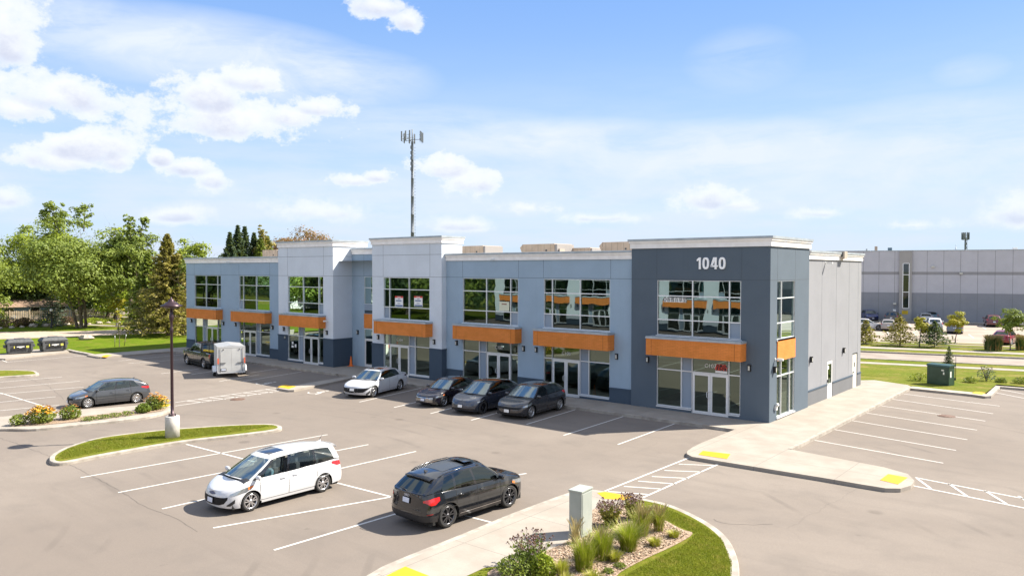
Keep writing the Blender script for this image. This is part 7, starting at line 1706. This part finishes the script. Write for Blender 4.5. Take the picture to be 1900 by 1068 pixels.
# real blades over the island lawns (one object each, nobody could count them)
def turf(name, label, poly, n, z, h, m, seed):
    rn = random.Random(seed); xs = [p[0] for p in poly]; ys = [p[1] for p in poly]; b = MB()
    def inside(x, y):
        c = False; j = len(poly)-1
        for i in range(len(poly)):
            if ((poly[i][1] > y) != (poly[j][1] > y)) and x < (poly[j][0]-poly[i][0])*(y-poly[i][1])/(poly[j][1]-poly[i][1])+poly[i][0]: c = not c
            j = i
        return c
    k = 0
    while k < n:
        x, y = rn.uniform(min(xs), max(xs)), rn.uniform(min(ys), max(ys))
        if not inside(x, y): continue
        k += 1; a = rn.uniform(0, 2*pi); d = Vector((cos(a), sin(a), 0)); hh = h*rn.uniform(0.5, 1.2); w = 0.006; t = d*rn.uniform(0.0, 0.6)*hh; s = Vector((-d.y, d.x, 0))*w
        o = len(b.v); b.v += [(x-s.x, y-s.y, z), (x+s.x, y+s.y, z), (x+t.x, y+t.y, z+hh)]; b.f.append([o, o+1, o+2]); b.mi.append(0); b.sm.append(False)
    o = b.build(name, m, clean=False); tag(o, label, 'grass', kind='stuff')
M_TURF = leaf_mat('turf_blades', (0.145, 0.185, 0.010), (0.215, 0.235, 0.02), (0.15, 0.12, 0.02), 2.5)
def PP(l): return [tuple(G(x, y, 0.0)[:2]) for x, y in l]
turf('grass', 'short mown grass on the foreground island beside the mulch bed', PP([(1145, 938), (1235, 942), (1298, 970), (1340, 1000), (1358, 1040), (1358, 1110), (1160, 1130), (1130, 1085), (1190, 1050), (1270, 1010), (1290, 990), (1240, 965), (1180, 945)]), 26000, 0.0, 0.055, M_TURF, 5)
turf('grass', 'short mown grass on the long island around the lamp post', PP([(104, 851), (125, 832), (195, 814), (290, 801), (380, 794), (450, 789.5), (510, 789), (420, 803.5), (330, 814), (200, 835), (120, 851)]), 24000, 0.0, 0.06, M_TURF, 6)

# ------------------------------------------------------------------ street furniture
M_BRZ = mat('lamp_bronze', (0.055, 0.032, 0.040), 0.35, 0.5)
def build_lamp():
    c = G(320, 810.5, 0.0); r = thing('street_lamp', 'tall bronze lamp post on a round concrete base in the long grass island', 'street lamp', (c.x, c.y, 0.0))
    hb = HT((c.x, c.y, 0), 319, 771); ht = HT((c.x, c.y, 0), 318, 553); R = 0.31
    m = MB(); m.lathe([(R, -0.1), (R, hb-0.02), (R-0.02, hb), (0.001, hb)], 28); m.build('concrete_base', two('base_concrete', (0.46, 0.43, 0.40), (0.56, 0.53, 0.49), 3, rough=0.9, bmp=0.3), r)
    m = MB(); m.lathe([(0.17, hb+0.005), (0.17, hb+0.035), (0.075, hb+0.05), (0.070, hb+0.5), (0.060, ht-1.55), (0.075, ht-1.53), (0.075, ht-1.40), (0.055, ht-1.36), (0.050, ht-1.05), (0.095, ht-0.98), (0.105, ht-0.80), (0.06, ht-0.70), (0.045, ht-0.42)], 14)
    for k in range(4): a = pi/4+k*pi/2; m.lathe([(0.022, hb), (0.022, hb+0.11), (0.001, hb+0.12)], 6, 0, Matrix.Translation((0.135*cos(a), 0.135*sin(a), 0)))
    m.build('pole', M_BRZ, r)
    m = MB(); z = ht-0.62
    m.lathe([(0.24, z+0.18), (0.47, z+0.26), (0.475, z+0.285), (0.30, z+0.35), (0.26, z+0.42), (0.13, z+0.47), (0.12, z+0.54), (0.05, z+0.58), (0.03, z+0.66), (0.001, z+0.68)], 24, 0, caps=False)
    for k in range(3): a = 2*pi*k/3; m.tube([(0.05*cos(a), 0.05*sin(a), z-0.02), (0.20*cos(a), 0.20*sin(a), z+0.08), (0.24*cos(a), 0.24*sin(a), z+0.2)], 0.012, 5)
    m.build('lamp_head', M_BRZ, r); m = MB(); m.lathe([(0.001, z+0.17), (0.23, z+0.175), (0.24, z+0.19)], 20, 0, caps=False); m.build('lens', M_LENS, r)
build_lamp()
def build_cabinet():
    a = G(1055.8, 992.6, 0.02); f = G(1079, 998, 0.02); c = HT((f.x, f.y, 0.02), 1079.6, 912.8)
    # orient on the two visible faces
    e1 = (a-f); w1 = 0.46; d1 = Vector((-0.985, -0.17, 0)).normalized(); d1 = e1.normalized()
    d2 = Vector((-d1.y, d1.x, 0)); 
    if d2.y < 0: d2 = -d2
    # depth from the right face: 0.66 m
    h = c; ang = atan2(d1.y, d1.x)
    r = thing('utility_cabinet', 'pale grey metal utility cabinet standing on the foreground walk', 'utility cabinet', (f.x, f.y, 0.02), 0)
    M = Matrix(((d1.x, d2.x, 0, 0), (d1.y, d2.y, 0, 0), (0, 0, 1, 0), (0, 0, 0, 1)))
    mt = two('cabinet_grey', (0.32, 0.345, 0.315), (0.37, 0.395, 0.36), 1.5, rough=0.5)
    W_, D_ = e1.length, 0.62
    m = MB(); m.box(0, W_, 0, D_, 0, h-0.03); m.build('body', mt, r, M=M, bevel=0.008)
    m = MB(); m.box(-0.02, W_+0.02, -0.02, D_+0.02, h-0.03, h+0.02); m.build('lid', mt, r, M=M, bevel=0.008)
    m = MB(); m.box(0.03, W_-0.03, -0.008, -0.001, 0.10, h-0.08); m.build('door', mt, r, M=M); m = MB(); m.box(-0.012, -0.001, 0.05, D_-0.05, 0.10, h-0.08); m.build('door', mt, r, M=M)
build_cabinet()
def cone(label, loc, h=0.72):
    r = thing('traffic_cone', label, 'traffic cone', loc, 0.3, 'orange traffic cones at the shops'); m = MB(); s = h/0.72
    m.lathe([(0.135*s, 0.035*s), (0.12*s, 0.06*s), (0.035*s, 0.70*s), (0.025*s, 0.72*s), (0.001, 0.72*s)], 18, 0); m.build('cone', mat('cone_orange', (0.85, 0.16, 0.01), 0.5), r)
    m = MB(); m.box(-0.18*s, 0.18*s, -0.18*s, 0.18*s, 0.0, 0.035*s); m.build('base', mat('cone_orange', (0.85, 0.16, 0.01), 0.5), r, bevel=0.01)
cone('orange traffic cone in the corner of the entrance recess beside the far pale tower', (-34.15, 1.05, 0.0), 0.78)
c = PY(1103, 734, 0.85); cone('orange traffic cone behind the shopfront glass of the shop next to the slate tower', (c.x, 0.85, 0.02), 0.78)
def bin_(label, px0, px1, py, seed):
    a, b = G(px0[0], px0[1], 0.0), G(px1[0], px1[1], 0.0); v = b-a; ang = atan2(v.y, v.x); L = v.length
    r = thing('dumpster', label, 'dumpster', (a.x, a.y, 0.0), ang, 'dark plastic dumpsters on the concrete pad'); mt = two('bin_plastic', (0.055, 0.058, 0.062), (0.085, 0.088, 0.092), 5, rough=0.6)
    W = L; D = 1.25; h = 1.02
    m = MB(); m.add([(0.06, 0.05, 0.05), (W-0.06, 0.05, 0.05), (W-0.06, D-0.05, 0.05), (0.06, D-0.05, 0.05), (-0.04, -0.06, h), (W+0.04, -0.06, h), (W+0.04, D+0.06, h), (-0.04, D+0.06, h)], [(0, 1, 5, 4), (1, 2, 6, 5), (2, 3, 7, 6), (3, 0, 4, 7), (0, 3, 2, 1)])
    m.box(-0.08, W+0.08, -0.10, D+0.10, h-0.12, h)
    m.box(-0.02, 0.16, -0.10, 0.0, 0.25, h-0.12); m.box(W-0.16, W+0.02, -0.10, 0.0, 0.25, h-0.12)
    m.build('body', mt, r, bevel=0.02)
    m = MB(); m.add([(-0.10, -0.14, h+0.01), (W+0.10, -0.14, h+0.01), (W+0.10, D+0.10, h+0.01), (-0.10, D+0.10, h+0.01), (0.12, 0.15, h+0.30), (W-0.12, 0.15, h+0.30), (W-0.12, D-0.15, h+0.30), (0.12, D-0.15, h+0.30)], [(0, 1, 5, 4), (1, 2, 6, 5), (2, 3, 7, 6), (3, 0, 4, 7), (4, 5, 6, 7), (0, 3, 2, 1)])
    m.box(W*0.32, W*0.72, 0.25, D-0.25, h+0.30, h+0.35); m.build('lid', mt, r, bevel=0.025)
    for x in (-0.22, W+0.06): m = MB(); m.box(x, x+0.16, 0.25, D-0.3, 0.55, 0.80); m.build('lift_pocket', mt, r, bevel=0.02)
    m = MB(); m.box(W*0.22, W*0.86, -0.112, -0.101, 0.48, 0.76, 0); m.build('label_panel', M_INK, r); 
    m = MB(); m.box(W*0.36, W*0.66, -0.116, -0.1125, 0.61, 0.68); m.box(W*0.45, W*0.57, -0.116, -0.1125, 0.55, 0.595); m.build('white_print', M_WHITE, r)
    m = MB(); m.box(W*0.735, W*0.84, -0.117, -0.1125, 0.53, 0.71); m.build('sticker', mat('sticker_yellow', (0.75, 0.68, 0.10), 0.5), r); m = MB(); m.box(W*0.245, W*0.275, -0.117, -0.1125, 0.52, 0.72); m.build('sticker', mat('sticker_yellow', (0.75, 0.68, 0.10), 0.5), r)
bin_('dark plastic dumpster with a raised lid, left of the pair on the concrete pad', (14, 657.3), (61, 654.5), 0, 1)
bin_('dark plastic dumpster with a raised lid, right of the pair on the concrete pad', (79.5, 653.0), (124, 650.0), 0, 2)
def transformer():
    a = G(1719.5, 711, -0.02); f = G(1760.5, 716, -0.02); b = G(1768, 709, -0.02); v = f-a; ang = atan2(v.y, v.x); W = v.length; h = HT((f.x, f.y, 0), 1760, 677)
    r = thing('transformer_box', 'dark green metal transformer box on the grass behind the side car park', 'transformer', (a.x, a.y, -0.02), ang); mt = two('transformer_green', (0.018, 0.050, 0.034), (0.032, 0.072, 0.052), 2, rough=0.35)
    D = 0.75; h -= 0.13
    m = MB(); m.box(0, W, 0, D, 0, h); m.build('body', mt, r, bevel=0.02); m = MB(); m.add([(-0.04, -0.05, h), (W+0.04, -0.05, h), (W+0.04, D+0.05, h), (-0.04, D+0.05, h), (-0.04, 0.05, h+0.10), (W+0.04, 0.05, h+0.10), (W+0.04, D, h+0.14), (-0.04, D, h+0.14)], [(0, 1, 5, 4), (1, 2, 6, 5), (2, 3, 7, 6), (3, 0, 4, 7), (4, 5, 6, 7), (0, 3, 2, 1)]); m.build('lid', mt, r)
    m = MB(); m.box(W*0.05, W*0.95, -0.015, -0.001, 0.12, h-0.08); m.build('door', mt, r)
    m = MB(); m.box(W*0.66, W*0.78, -0.022, -0.016, h-0.28, h-0.20); m.build('sticker', M_WHITE, r); m = MB(); m.box(W*0.74, W*0.80, -0.022, -0.016, h-0.52, h-0.36); m.build('sticker', M_WHITE, r); m = MB(); m.box(W+0.001, W+0.008, 0.15, 0.32, h-0.7, h-0.3); m.build('sticker', M_WHITE, r)
transformer()
c = G(1773, 705, -0.02); m = MB(); m.tube([(0, 0, 0), (0, 0, 1.7)], 0.02, 6); m.box(-0.12, 0.02, -0.05, 0.05, 0, 0.16); o = m.build('marker_post', M_BLK); o.location = c; tag(o, 'thin dark marker post in the grass right of the green transformer', 'post')
# rear verge planting
VZ = 0.0
c = G(1760.5, 674, VZ); conifer('young_spruce', 'thin young spruce rising behind the green transformer box', c, hpx(c, 1760, 642), 0.55, L_SPR, 71, whorls=14, cards=12, ls=0.14)
for px, py, s, lab, kk in ((1707, 706, 0.9, 'yellow green low bush left of the green transformer box', L_BRIGHT), (1830, 706, 0.8, 'grey green young bush on the grass right of the marker post', L_BLUE), (1800, 709, 0.6, 'low weedy patch between the transformer and the far kerb plate', L_MID), (1895, 711, 0.7, 'low weedy patch at the right edge of the photo', L_MID), (1858, 709, 0.5, 'low weedy patch left of the one at the right edge', L_MID)):
    c = G(px, py, -0.02); shrub('verge_bush', lab, c, s*(1.5 if kk is L_BLUE else 0.7), s*0.8, kk, int(px), per=110, ls=0.12)
for i, (px, py, top, rad, lab, lf) in enumerate([(1606.5, 638, 594, 1.55, 'young open spruce touching the right end of the shop building', L_SPRB), (1670, 641, 585, 2.0, 'broad young spruce left of the first yellow tree', L_SPRB), (1733.5, 644, 596, 2.0, 'low dense young spruce right of the first yellow tree', L_SPR)]):
    c = G(px, py, VZ); conifer('young_spruce', lab, c, hpx(c, px, top), rad, lf, 110+i, whorls=15, cards=22, ls=0.24, droop=-0.6, gap=0.1)
for i, (px, py, top, rad, lab, lf, nc) in enumerate([(1706, 643, 588, 0.95, 'first small yellow leaved street tree from the left', L_YEL, 34), (1772.5, 637.5, 577, 1.15, 'second small yellow leaved street tree, in front of the grey sedan', L_YEL, 40), (1874.5, 650, 575, 1.35, 'dark green oval street tree behind the red sedan', L_MID, 60)]):
    c = G(px, py, VZ); broadleaf('street_tree', lab, c, hpx(c, px, top), rad, lf, 120+i, base=0.36, n_cl=nc, per=55, ls=0.2, tr=0.05)
for i, (px, lab) in enumerate([(1835.5, 'leftmost tall grass tuft with tan plumes beside the far street'), (1850, 'middle tall grass tuft with tan plumes just left of the red sedan'), (1894, 'right tall grass tuft with tan plumes at the edge of the photo')]):
    c = G(px, 649, VZ); grass_clump(lab, c, 1.25, 0.8, 130+i, 520, mats=(L_DARK, mat('plume_tan', (0.52, 0.32, 0.12), 0.9)), straw=0.12, plumes=260, group='plumed grass tufts by the far street', lean=0.28, w=0.03)

# ------------------------------------------------------------------ warehouse, far cars, masts, roof plant
def build_warehouse():
    rt = radians(13.6); o0 = Vector((-sin(rt)*90.2, cos(rt)*90.2, 0.0)); r = thing('warehouse_building', 'long grey precast warehouse with a tall window pilaster across the far street', 'warehouse', o0, rt)
    top, b1, b2, b3 = 10.6, 7.47, 7.02, 4.32
    A = stucco('precast_light', (0.50, 0.505, 0.545)); B = stucco('precast_band', (0.30, 0.30, 0.31)); C_ = stucco('precast_dark', (0.27, 0.283, 0.31)); P_ = stucco('pilaster_grey', (0.36, 0.352, 0.34))
    X0, X1 = -62.0, 75.0
    w = MB()
    for z0, z1, mi, off in ((0, b3, 2, 0.0), (b3, b2, 0, 0.0), (b2, b1, 1, 0.0), (b1, top, 0, 0.0)): w.quad((X0, off, z0), (X1, off, z0), (X1, off, z1), (X0, off, z1), mi)
    w.quad((X0, 0, 0), (X0, 50, 0), (X0, 50, top), (X0, 0, top), 0); w.quad((X1, 0, 0), (X1, 50, 0), (X1, 50, top), (X1, 0, top), 0)
    k = -30
    for k in range(-28, 34): x = -8.35+2.17*k; w.box(x-0.02, x+0.02, -0.004, 0.0, 0, top, 3)
    w.build('wall', [A, B, C_, mat('precast_joint', (0.16, 0.165, 0.17), 0.9)], r)
    w = MB(); w.box(X0-0.05, X1, -0.05, 0.3, top, top+0.12); w.build('parapet_cap', M_CAPM, r); w = MB(); w.quad((X0, 0.3, top-0.2), (X1, 0.3, top-0.2), (X1, 50, top-0.2), (X0, 50, top-0.2)); w.build('roof', M_ROOF, r)
    def U(px, py, z=0): # pixel to wall coordinates
        d = raydir(px, py); n = Vector((-sin(rt), cos(rt))); t = (90.2-Vector((CAMX, CAMY)).dot(n))/Vector((d.x, d.y)).dot(n); p = Vector((CAMX+d.x*t, CAMY+d.y*t)); return p.dot(Vector((cos(rt), sin(rt)))), CAMZ+d.z*t
    x0, _ = U(1667.3, 600); x1, zt = U(1692.5, 465.5)
    w = MB(); w.box(x0, x1, -0.35, -0.005, 0, zt); w.build('pilaster', P_, r); w = MB(); w.box(x0-0.03, x1+0.03, -0.38, 0.3, zt, zt+0.1); w.build('pilaster_cap', M_CAPM, r)
    wx0, z1_ = U(1675.5, 488.5); wx1, z0_ = U(1686, 571.5); f = MB(); zs = [z0_, U(1680, 541.5)[1], U(1680, 509.5)[1], z1_]
    for x in (wx0, wx1): f.box(x-0.05, x+0.05, -0.40, -0.352, zs[0], zs[-1])
    for z in zs: f.box(wx0+0.05, wx1-0.05, -0.395, -0.352, z-0.05, z+0.05)
    q = f.build('window', M_ALU, r); g = MB(); g.quad((wx0, -0.36, zs[0]), (wx1, -0.36, zs[0]), (wx1, -0.36, zs[-1]), (wx0, -0.36, zs[-1])); g.build('pane', mat('dark_glass', (0.012, 0.02, 0.022), 0.05, coat=1.0), q)
    s0, sz1 = U(1673.5, 575.5); s1, sz0 = U(1684.5, 582.5); m = MB(); m.box(s0, s1, -0.39, -0.352, sz0, sz1); m.build('sign_panel', mat('panel_yellow', (0.62, 0.42, 0.01), 0.6), r)
    for z in (sz0+0.25, sz0+0.5): m = MB(); m.box(s0+0.15, s1-0.15, -0.394, -0.391, z-0.05, z+0.03); m.build('sign_stripe', mat('stripe_brown', (0.25, 0.15, 0.02), 0.7), r)
    n0, nz = U(1658.5, 574); m = MB(); m.box(n0-0.12, n0+0.28, -0.03, -0.002, nz-0.55, nz+0.05); m.build('notice', M_WHITE, r)
    for px, py in ((1731, 494.5), (1783, 507), (1660, 563)): a, z = U(px, py); m = MB(); m.box(a-0.2, a+0.2, -0.35, -0.005, z-0.12, z+0.12); m.build('wall_lamp', M_LENS, r)
    return r, U, rt
WH, WU, RT = build_warehouse()
def wh_unit(px0, px1, top, mt, label, d=3.0, kind='box'):
    a, _ = WU(px0, 470); b, z = WU(px1, top); rr_ = thing('rooftop_unit', label, 'rooftop unit', WH.matrix_basis @ Vector(((a+b)/2, d, 10.4)), RT, 'units on the warehouse roof'); h = z*1.02-10.2; w = (b-a)/2*1.03
    m = MB(); m.box(-w, w, -0.6, 0.6, 0.15, h); m.build('casing', mt, rr_, bevel=0.03); m = MB(); m.box(-w*0.8, w*0.8, -0.5, 0.5, 0, 0.15); m.build('curb', M_CAPM, rr_)
bpy.context.view_layer.update()
wh_unit(1622.5, 1628, 461, mat('unit_tan', (0.38, 0.30, 0.24), 0.6), 'tan rooftop unit, leftmost on the warehouse roof')
wh_unit(1647.5, 1655.5, 463.5, mat('unit_blue', (0.09, 0.15, 0.20), 0.5), 'dark blue rooftop unit left of the window pilaster')
wh_unit(1606, 1609, 465.5, M_CAPM, 'small grey vent at the left of the warehouse roof')
wh_unit(1885, 1893, 463.5, M_WHITE, 'low white vent at the right of the warehouse roof')

def far_car(px, py, kind, col, label, ang=0.0, name='sedan', cat='car', dark=True):
    S = {'s': sedan, 'h': hatch, 'u': suv}[kind](); S['cat'] = cat; S['fin'] = False
    c = Car(name, label, S, paint('paint_'+label.split()[0]+'_far', col), group=None, glass=M_CG, dark_rear=dark)
    lamps(c, [(0.56, 0.62 if kind != 'u' else 0.78, 0.70 if kind != 'u' else 0.88), (1.08, 0.70 if kind != 'u' else 0.84, 0.76 if kind != 'u' else 0.92)], [(0.60, 0.84 if kind != 'u' else 0.9, 0.95 if kind != 'u' else 1.06), (1.0, 0.84 if kind != 'u' else 0.9, 0.97 if kind != 'u' else 1.08), (1.15, 0.9 if kind != 'u' else 0.98, 0.97 if kind != 'u' else 1.08)])
    c.sym('grille', 'f', [(0.0, 0.40, 0.60), (0.45, 0.44, 0.60)], M_GLOSSB); c.plate('r', 0.72); c.plate('f', 0.42)
    g = G(px, py, 0.03); c.put((g.x, g.y, 0.03), RT+ang); c.root['group'] = 'cars in the warehouse car park'; return c
up = pi/2
far_car(1613, 594, 'u', (0.02, 0.035, 0.14), 'navy crossover facing the street at the far left of the warehouse bays', -up+0.25, 'crossover')
far_car(1656, 597, 'u', (0.03, 0.028, 0.032), 'black crossover seen from behind left of the yellow sign panel', up-0.1, 'crossover')
far_car(1605, 611, 's', (0.68, 0.68, 0.69), 'white sedan half hidden by the right end of the shop building', 0.35)
far_car(1648, 612, 's', (0.32, 0.28, 0.25), 'champagne sedan seen from behind between two young spruces', up)
far_car(1727, 595, 'u', (0.05, 0.11, 0.15), 'teal crossover against the warehouse wall behind the white crossover', up, 'crossover')
far_car(1717, 598, 's', (0.42, 0.43, 0.45), 'silver sedan left of the teal crossover, mostly hidden by a yellow tree', up)
far_car(1733, 612, 'u', (0.66, 0.67, 0.68), 'bright white crossover seen from behind the low dense young spruce', up, 'crossover')
far_car(1772, 617, 's', (0.10, 0.12, 0.15), 'slate sedan behind the second yellow tree', up-0.1)
far_car(1841, 605, 'u', (0.11, 0.006, 0.012), 'maroon crossover seen from behind on the right of the warehouse bays', up, 'crossover')
far_car(1888, 604, 's', (0.55, 0.56, 0.58), 'pale sedan half hidden by the dark green oval tree', up)
far_car(1866, 637, 's', (0.24, 0.006, 0.016), 'crimson sedan behind the plumed grass tufts', up-0.35)

def hvac(px0, px1, top, y, label, lean=True, dpt=2.2):
    a = PY(px0, top, y); b = PY(px1, top, y); h = (a.z+b.z)/2-8.36; W = b.x-a.x
    r = thing('rooftop_unit', label, 'rooftop unit', ((a.x+b.x)/2, y, 8.36), 0, 'beige units on the shop roof'); mt = two('hvac_beige', (0.46, 0.35, 0.25), (0.54, 0.42, 0.31), 1.2, rough=0.6)
    w = W/2; m = MB(); m.box(-w, w*0.86, 0, dpt, 0.30, h)
    if lean: m.add([(-w, 0, 0.35), (-w, dpt, 0.35), (-w-0.02, 0, h), (-w-0.02, dpt, h), (-w-0.28, 0, h-0.25), (-w-0.28, dpt, h-0.25)], [(0, 1, 5, 4), (4, 5, 3, 2), (0, 4, 2), (1, 3, 5)])
    m.build('casing', mt, r, bevel=0.015); m = MB(); m.box(w*0.86+0.002, w, 0.05, dpt-0.05, 0.32, h-0.04); m.build('coil_panel', mat('coil_grey', (0.30, 0.28, 0.27), 0.6), r)
    m = MB()
    for k in range(5): x = -w*0.8+k*w*0.36; m.box(x-0.006, x+0.006, -0.004, -0.001, 0.32, h-0.03)
    m.box(w*0.35, w*0.45, -0.012, -0.001, h*0.55, h*0.65); m.build('panel_joints', M_JOINT, r); m = MB(); m.box(-w*0.95, w*0.95, 0.1, dpt-0.1, 0, 0.30); m.build('curb', M_CAPM, r)
hvac(487, 516, 463.5, 6.5, 'beige roof unit left of the far pale tower', False)
hvac(850, 899.5, 456, 6.5, 'beige roof unit just right of the near pale tower', False)
hvac(970, 1033, 452.5, 7.0, 'large beige roof unit, second from the near pale tower')
hvac(1061, 1098, 459.5, 9.0, 'low beige roof unit between the two large slanted ones', False)
hvac(1118, 1180, 448.5, 6.0, 'large beige roof unit partly hidden by the slate corner tower')
for i, (px, top, y, r_, lab) in enumerate([(1050.5, 459.5, 9, 0.10, 'thin dark flue on the roof left of the low beige unit'), (1057.5, 459.5, 9, 0.10, 'second thin dark flue on the roof beside the low beige unit'), (716, 452, 6.5, 0.12, 'small dark vent between the two pale towers'), (1559, 466.5, 12, 0.35, 'small louvred box at the right end of the shop roof'), (1039, 461.5, 7.5, 0.22, 'squat beige vent right of the second large roof unit')]):
    a = PY(px, top, y); m = MB(); h = a.z-8.36
    if r_ > 0.2: m.box(-r_, r_, -0.3, 0.3, 0, h, 0); m.box(-r_*0.7, r_*0.7, -0.31, -0.302, h*0.3, h*0.85, 1)
    else: m.lathe([(r_, 0), (r_, h-0.12), (r_*1.5, h-0.12), (r_*1.5, h), (0.001, h+0.03)], 10)
    o = m.build('roof_vent', [mat('vent_beige', (0.42, 0.36, 0.30), 0.6) if r_ > 0.2 else M_BLK, M_JOINT]); o.location = (a.x, y, 8.36); tag(o, lab, 'roof vent')
def mast(px, base_h, d, top, label, w0, w1, big=True):
    c = at_dist(px, d); H = hpx(c, px, top); r = thing('cell_tower', label, 'cell tower', c, 0.4); mt = mat('galvanised_steel', (0.17, 0.19, 0.21), 0.6, 0.2)
    m = MB(); n = 9
    prof = []
    for i in range(n): z0, z1 = H*0.93*i/n, H*0.93*(i+1)/n; ra, rb = w0+(w1-w0)*i/n, w0+(w1-w0)*(i+1)/n; prof += [(ra, z0), (rb*1.0, z1-0.15), (rb*1.05, z1-0.14), (rb*1.05, z1)]
    m.lathe(prof, 12); m.build('pole', mt, r)
    m = MB(); k = H*0.05
    while k < H*0.9: m.tube([(w0*1.02, 0, k), (w0+0.35, 0, k)], 0.03, 4); k += 0.7
    m.tube([(w0+0.2, 0, 2), (w0*0.8+0.2, 0, H*0.9)], 0.025, 4); m.build('climbing_steps', mt, r)
    z = H*0.955; R = 1.9 if big else 0.55; K_ = 1.0 if big else 0.42
    m = MB()
    for q in range(3):
        a = 2*pi*q/3+0.2; d_ = Vector((cos(a), sin(a), 0)); s = Vector((-d_.y, d_.x, 0))
        m.tube([(0, 0, z-0.5), tuple(d_*R+Vector((0, 0, z-0.5)))], 0.06, 5); m.tube([tuple(d_*R-s*1.3*K_+Vector((0, 0, z-0.5))), tuple(d_*R+s*1.3*K_+Vector((0, 0, z-0.5)))], 0.05, 5)
        m.tube([tuple(d_*R-s*1.3*K_+Vector((0, 0, z+0.3))), tuple(d_*R+s*1.3*K_+Vector((0, 0, z+0.3)))], 0.04, 5)
        for t in (-1.2*K_, 0, 1.2*K_): m.tube([tuple(d_*(R+0.05)+s*t+Vector((0, 0, z-1.2))), tuple(d_*(R+0.05)+s*t+Vector((0, 0, z+1.3)))], 0.04, 5)
    m.tube([(0, 0, z-1), (0, 0, H)], 0.12, 6); m.build('antenna_frame', mt, r)
    for q in range(3):
        a = 2*pi*q/3+0.2; d_ = Vector((cos(a), sin(a), 0)); s = Vector((-d_.y, d_.x, 0))
        for t in (-1.2*K_, 0, 1.2*K_):
            p = d_*(R+0.25)+s*t+Vector((0, 0, z)); m = MB(); m.box(-0.09, 0.09, -0.15, 0.15, -1.0, 1.15, 0, Matrix.Translation(p) @ Matrix.Rotation(a, 4, 'Z')); m.build('panel_antenna', mt, r)
    m = MB()
    for k in range(5): m.box(-0.25, 0.25, -0.5, -0.2, z-2.6-k*1.2, z-1.9-k*1.2)
    m.tube([(0.3, -0.4, z-8), (0.42, -0.4, z-4), (0.3, -0.4, z-1)], 0.06, 5); m.build('equipment_box', mt, r)
    return r
mast(765.5, 0, 172, 240, 'tall grey monopole cell tower rising behind the shop roof', 0.47, 0.26)
mast(1790, 0, 270, 433, 'distant small antenna mast showing above the warehouse roof', 0.35, 0.25, False)
c = at_dist(1772.5, 135); m = MB(); h = hpx(c, 1772.5, 458)
for s in (-0.28, 0.28): m.tube([(s, 0, 10.0), (0, 0, h)], 0.04, 5)
m.tube([(0, 0, h-0.3), (0, 0, h+0.4)], 0.03, 5); o = m.build('roof_mast', M_CAPM); o.location = (c.x, c.y, 0); tag(o, 'thin twin legged rod on the warehouse roof left of the distant antenna mast', 'roof mast')

# ------------------------------------------------------------------ across the lot behind the camera: what the shop windows mirror
def build_sister():
    R = thing('commercial_building', 'shop building across the car park behind the camera, seen only mirrored in windows', 'commercial building', (-40.5, -50.0, 0), pi)
    xs = [-20.0, -13.2, -6.4, 0.6, 7.6, 14.4]; bays = []
    for i, x in enumerate(xs): bays.append(Bay(x, 0.0, 'P' if i % 2 else 'Q', None))
    for b in bays: b.build(R)
    wing(R, -22, 21, 0.0, bays, 8.9, M_PALE)
    w = MB(); w.quad((-22, 0, 0), (-22, 14, 0), (-22, 14, 8.9), (-22, 0, 8.9)); w.quad((21, 0, 0), (21, 14, 0), (21, 14, 8.9), (21, 0, 8.9)); w.quad((-22, 14, 0), (21, 14, 0), (21, 14, 8.9), (-22, 14, 8.9)); w.build('side_wall', M_SIDE, R)
    c = MB(); cornice(c, [(-22, 14), (-22, 0), (21, 0), (21, 14), (-21.9, 14)], 8.86, 9.38); c.build('cornice', [M_CORN, M_CAPM], R)
    r = MB(); r.quad((-21.8, 0.2, 8.9), (20.8, 0.2, 8.9), (20.8, 13.8, 8.9), (-21.8, 13.8, 8.9)); r.build('roof', M_ROOF, R)
    interior(R, -21.8, 20.8, 0.25, 7.5, (-12.9+0.0, -6.9, 0.0, 7.0, 14.1))
    m = MB(); m.box(-5.6, -2.2, -0.74, -0.705, 3.15, 3.85); m.build('sign_board', M_BLK, R)
build_sister()
rn = random.Random(77)
for i in range(14):
    x, y = -70-i*11.5+rn.uniform(-2, 2), -46-rn.uniform(0, 6)-(i % 3)*4
    broadleaf('broadleaf_tree', 'green tree %s beyond the car park behind the camera, seen only in the shop windows' % (ORD[i]), (x, y, -0.1), rn.uniform(9, 14), rn.uniform(5, 7), (L_MID, L_DARK, L_DARK)[i % 3], 300+i, base=0.05, n_cl=45, per=90, ls=0.7)
build_house('garden_house', 'pale house with brown roof behind the camera, seen only mirrored in the shop windows', (-112, -60, 0), radians(140), 16, 9, 3.2, M_ROOFB, M_CORN, 2.6)

# every label in place: parts carry no category
for _o in bpy.data.objects:
    if 'label' in _o and len(_o['label'].split()) > 16: print('LONG', _o.name, _o['label'])
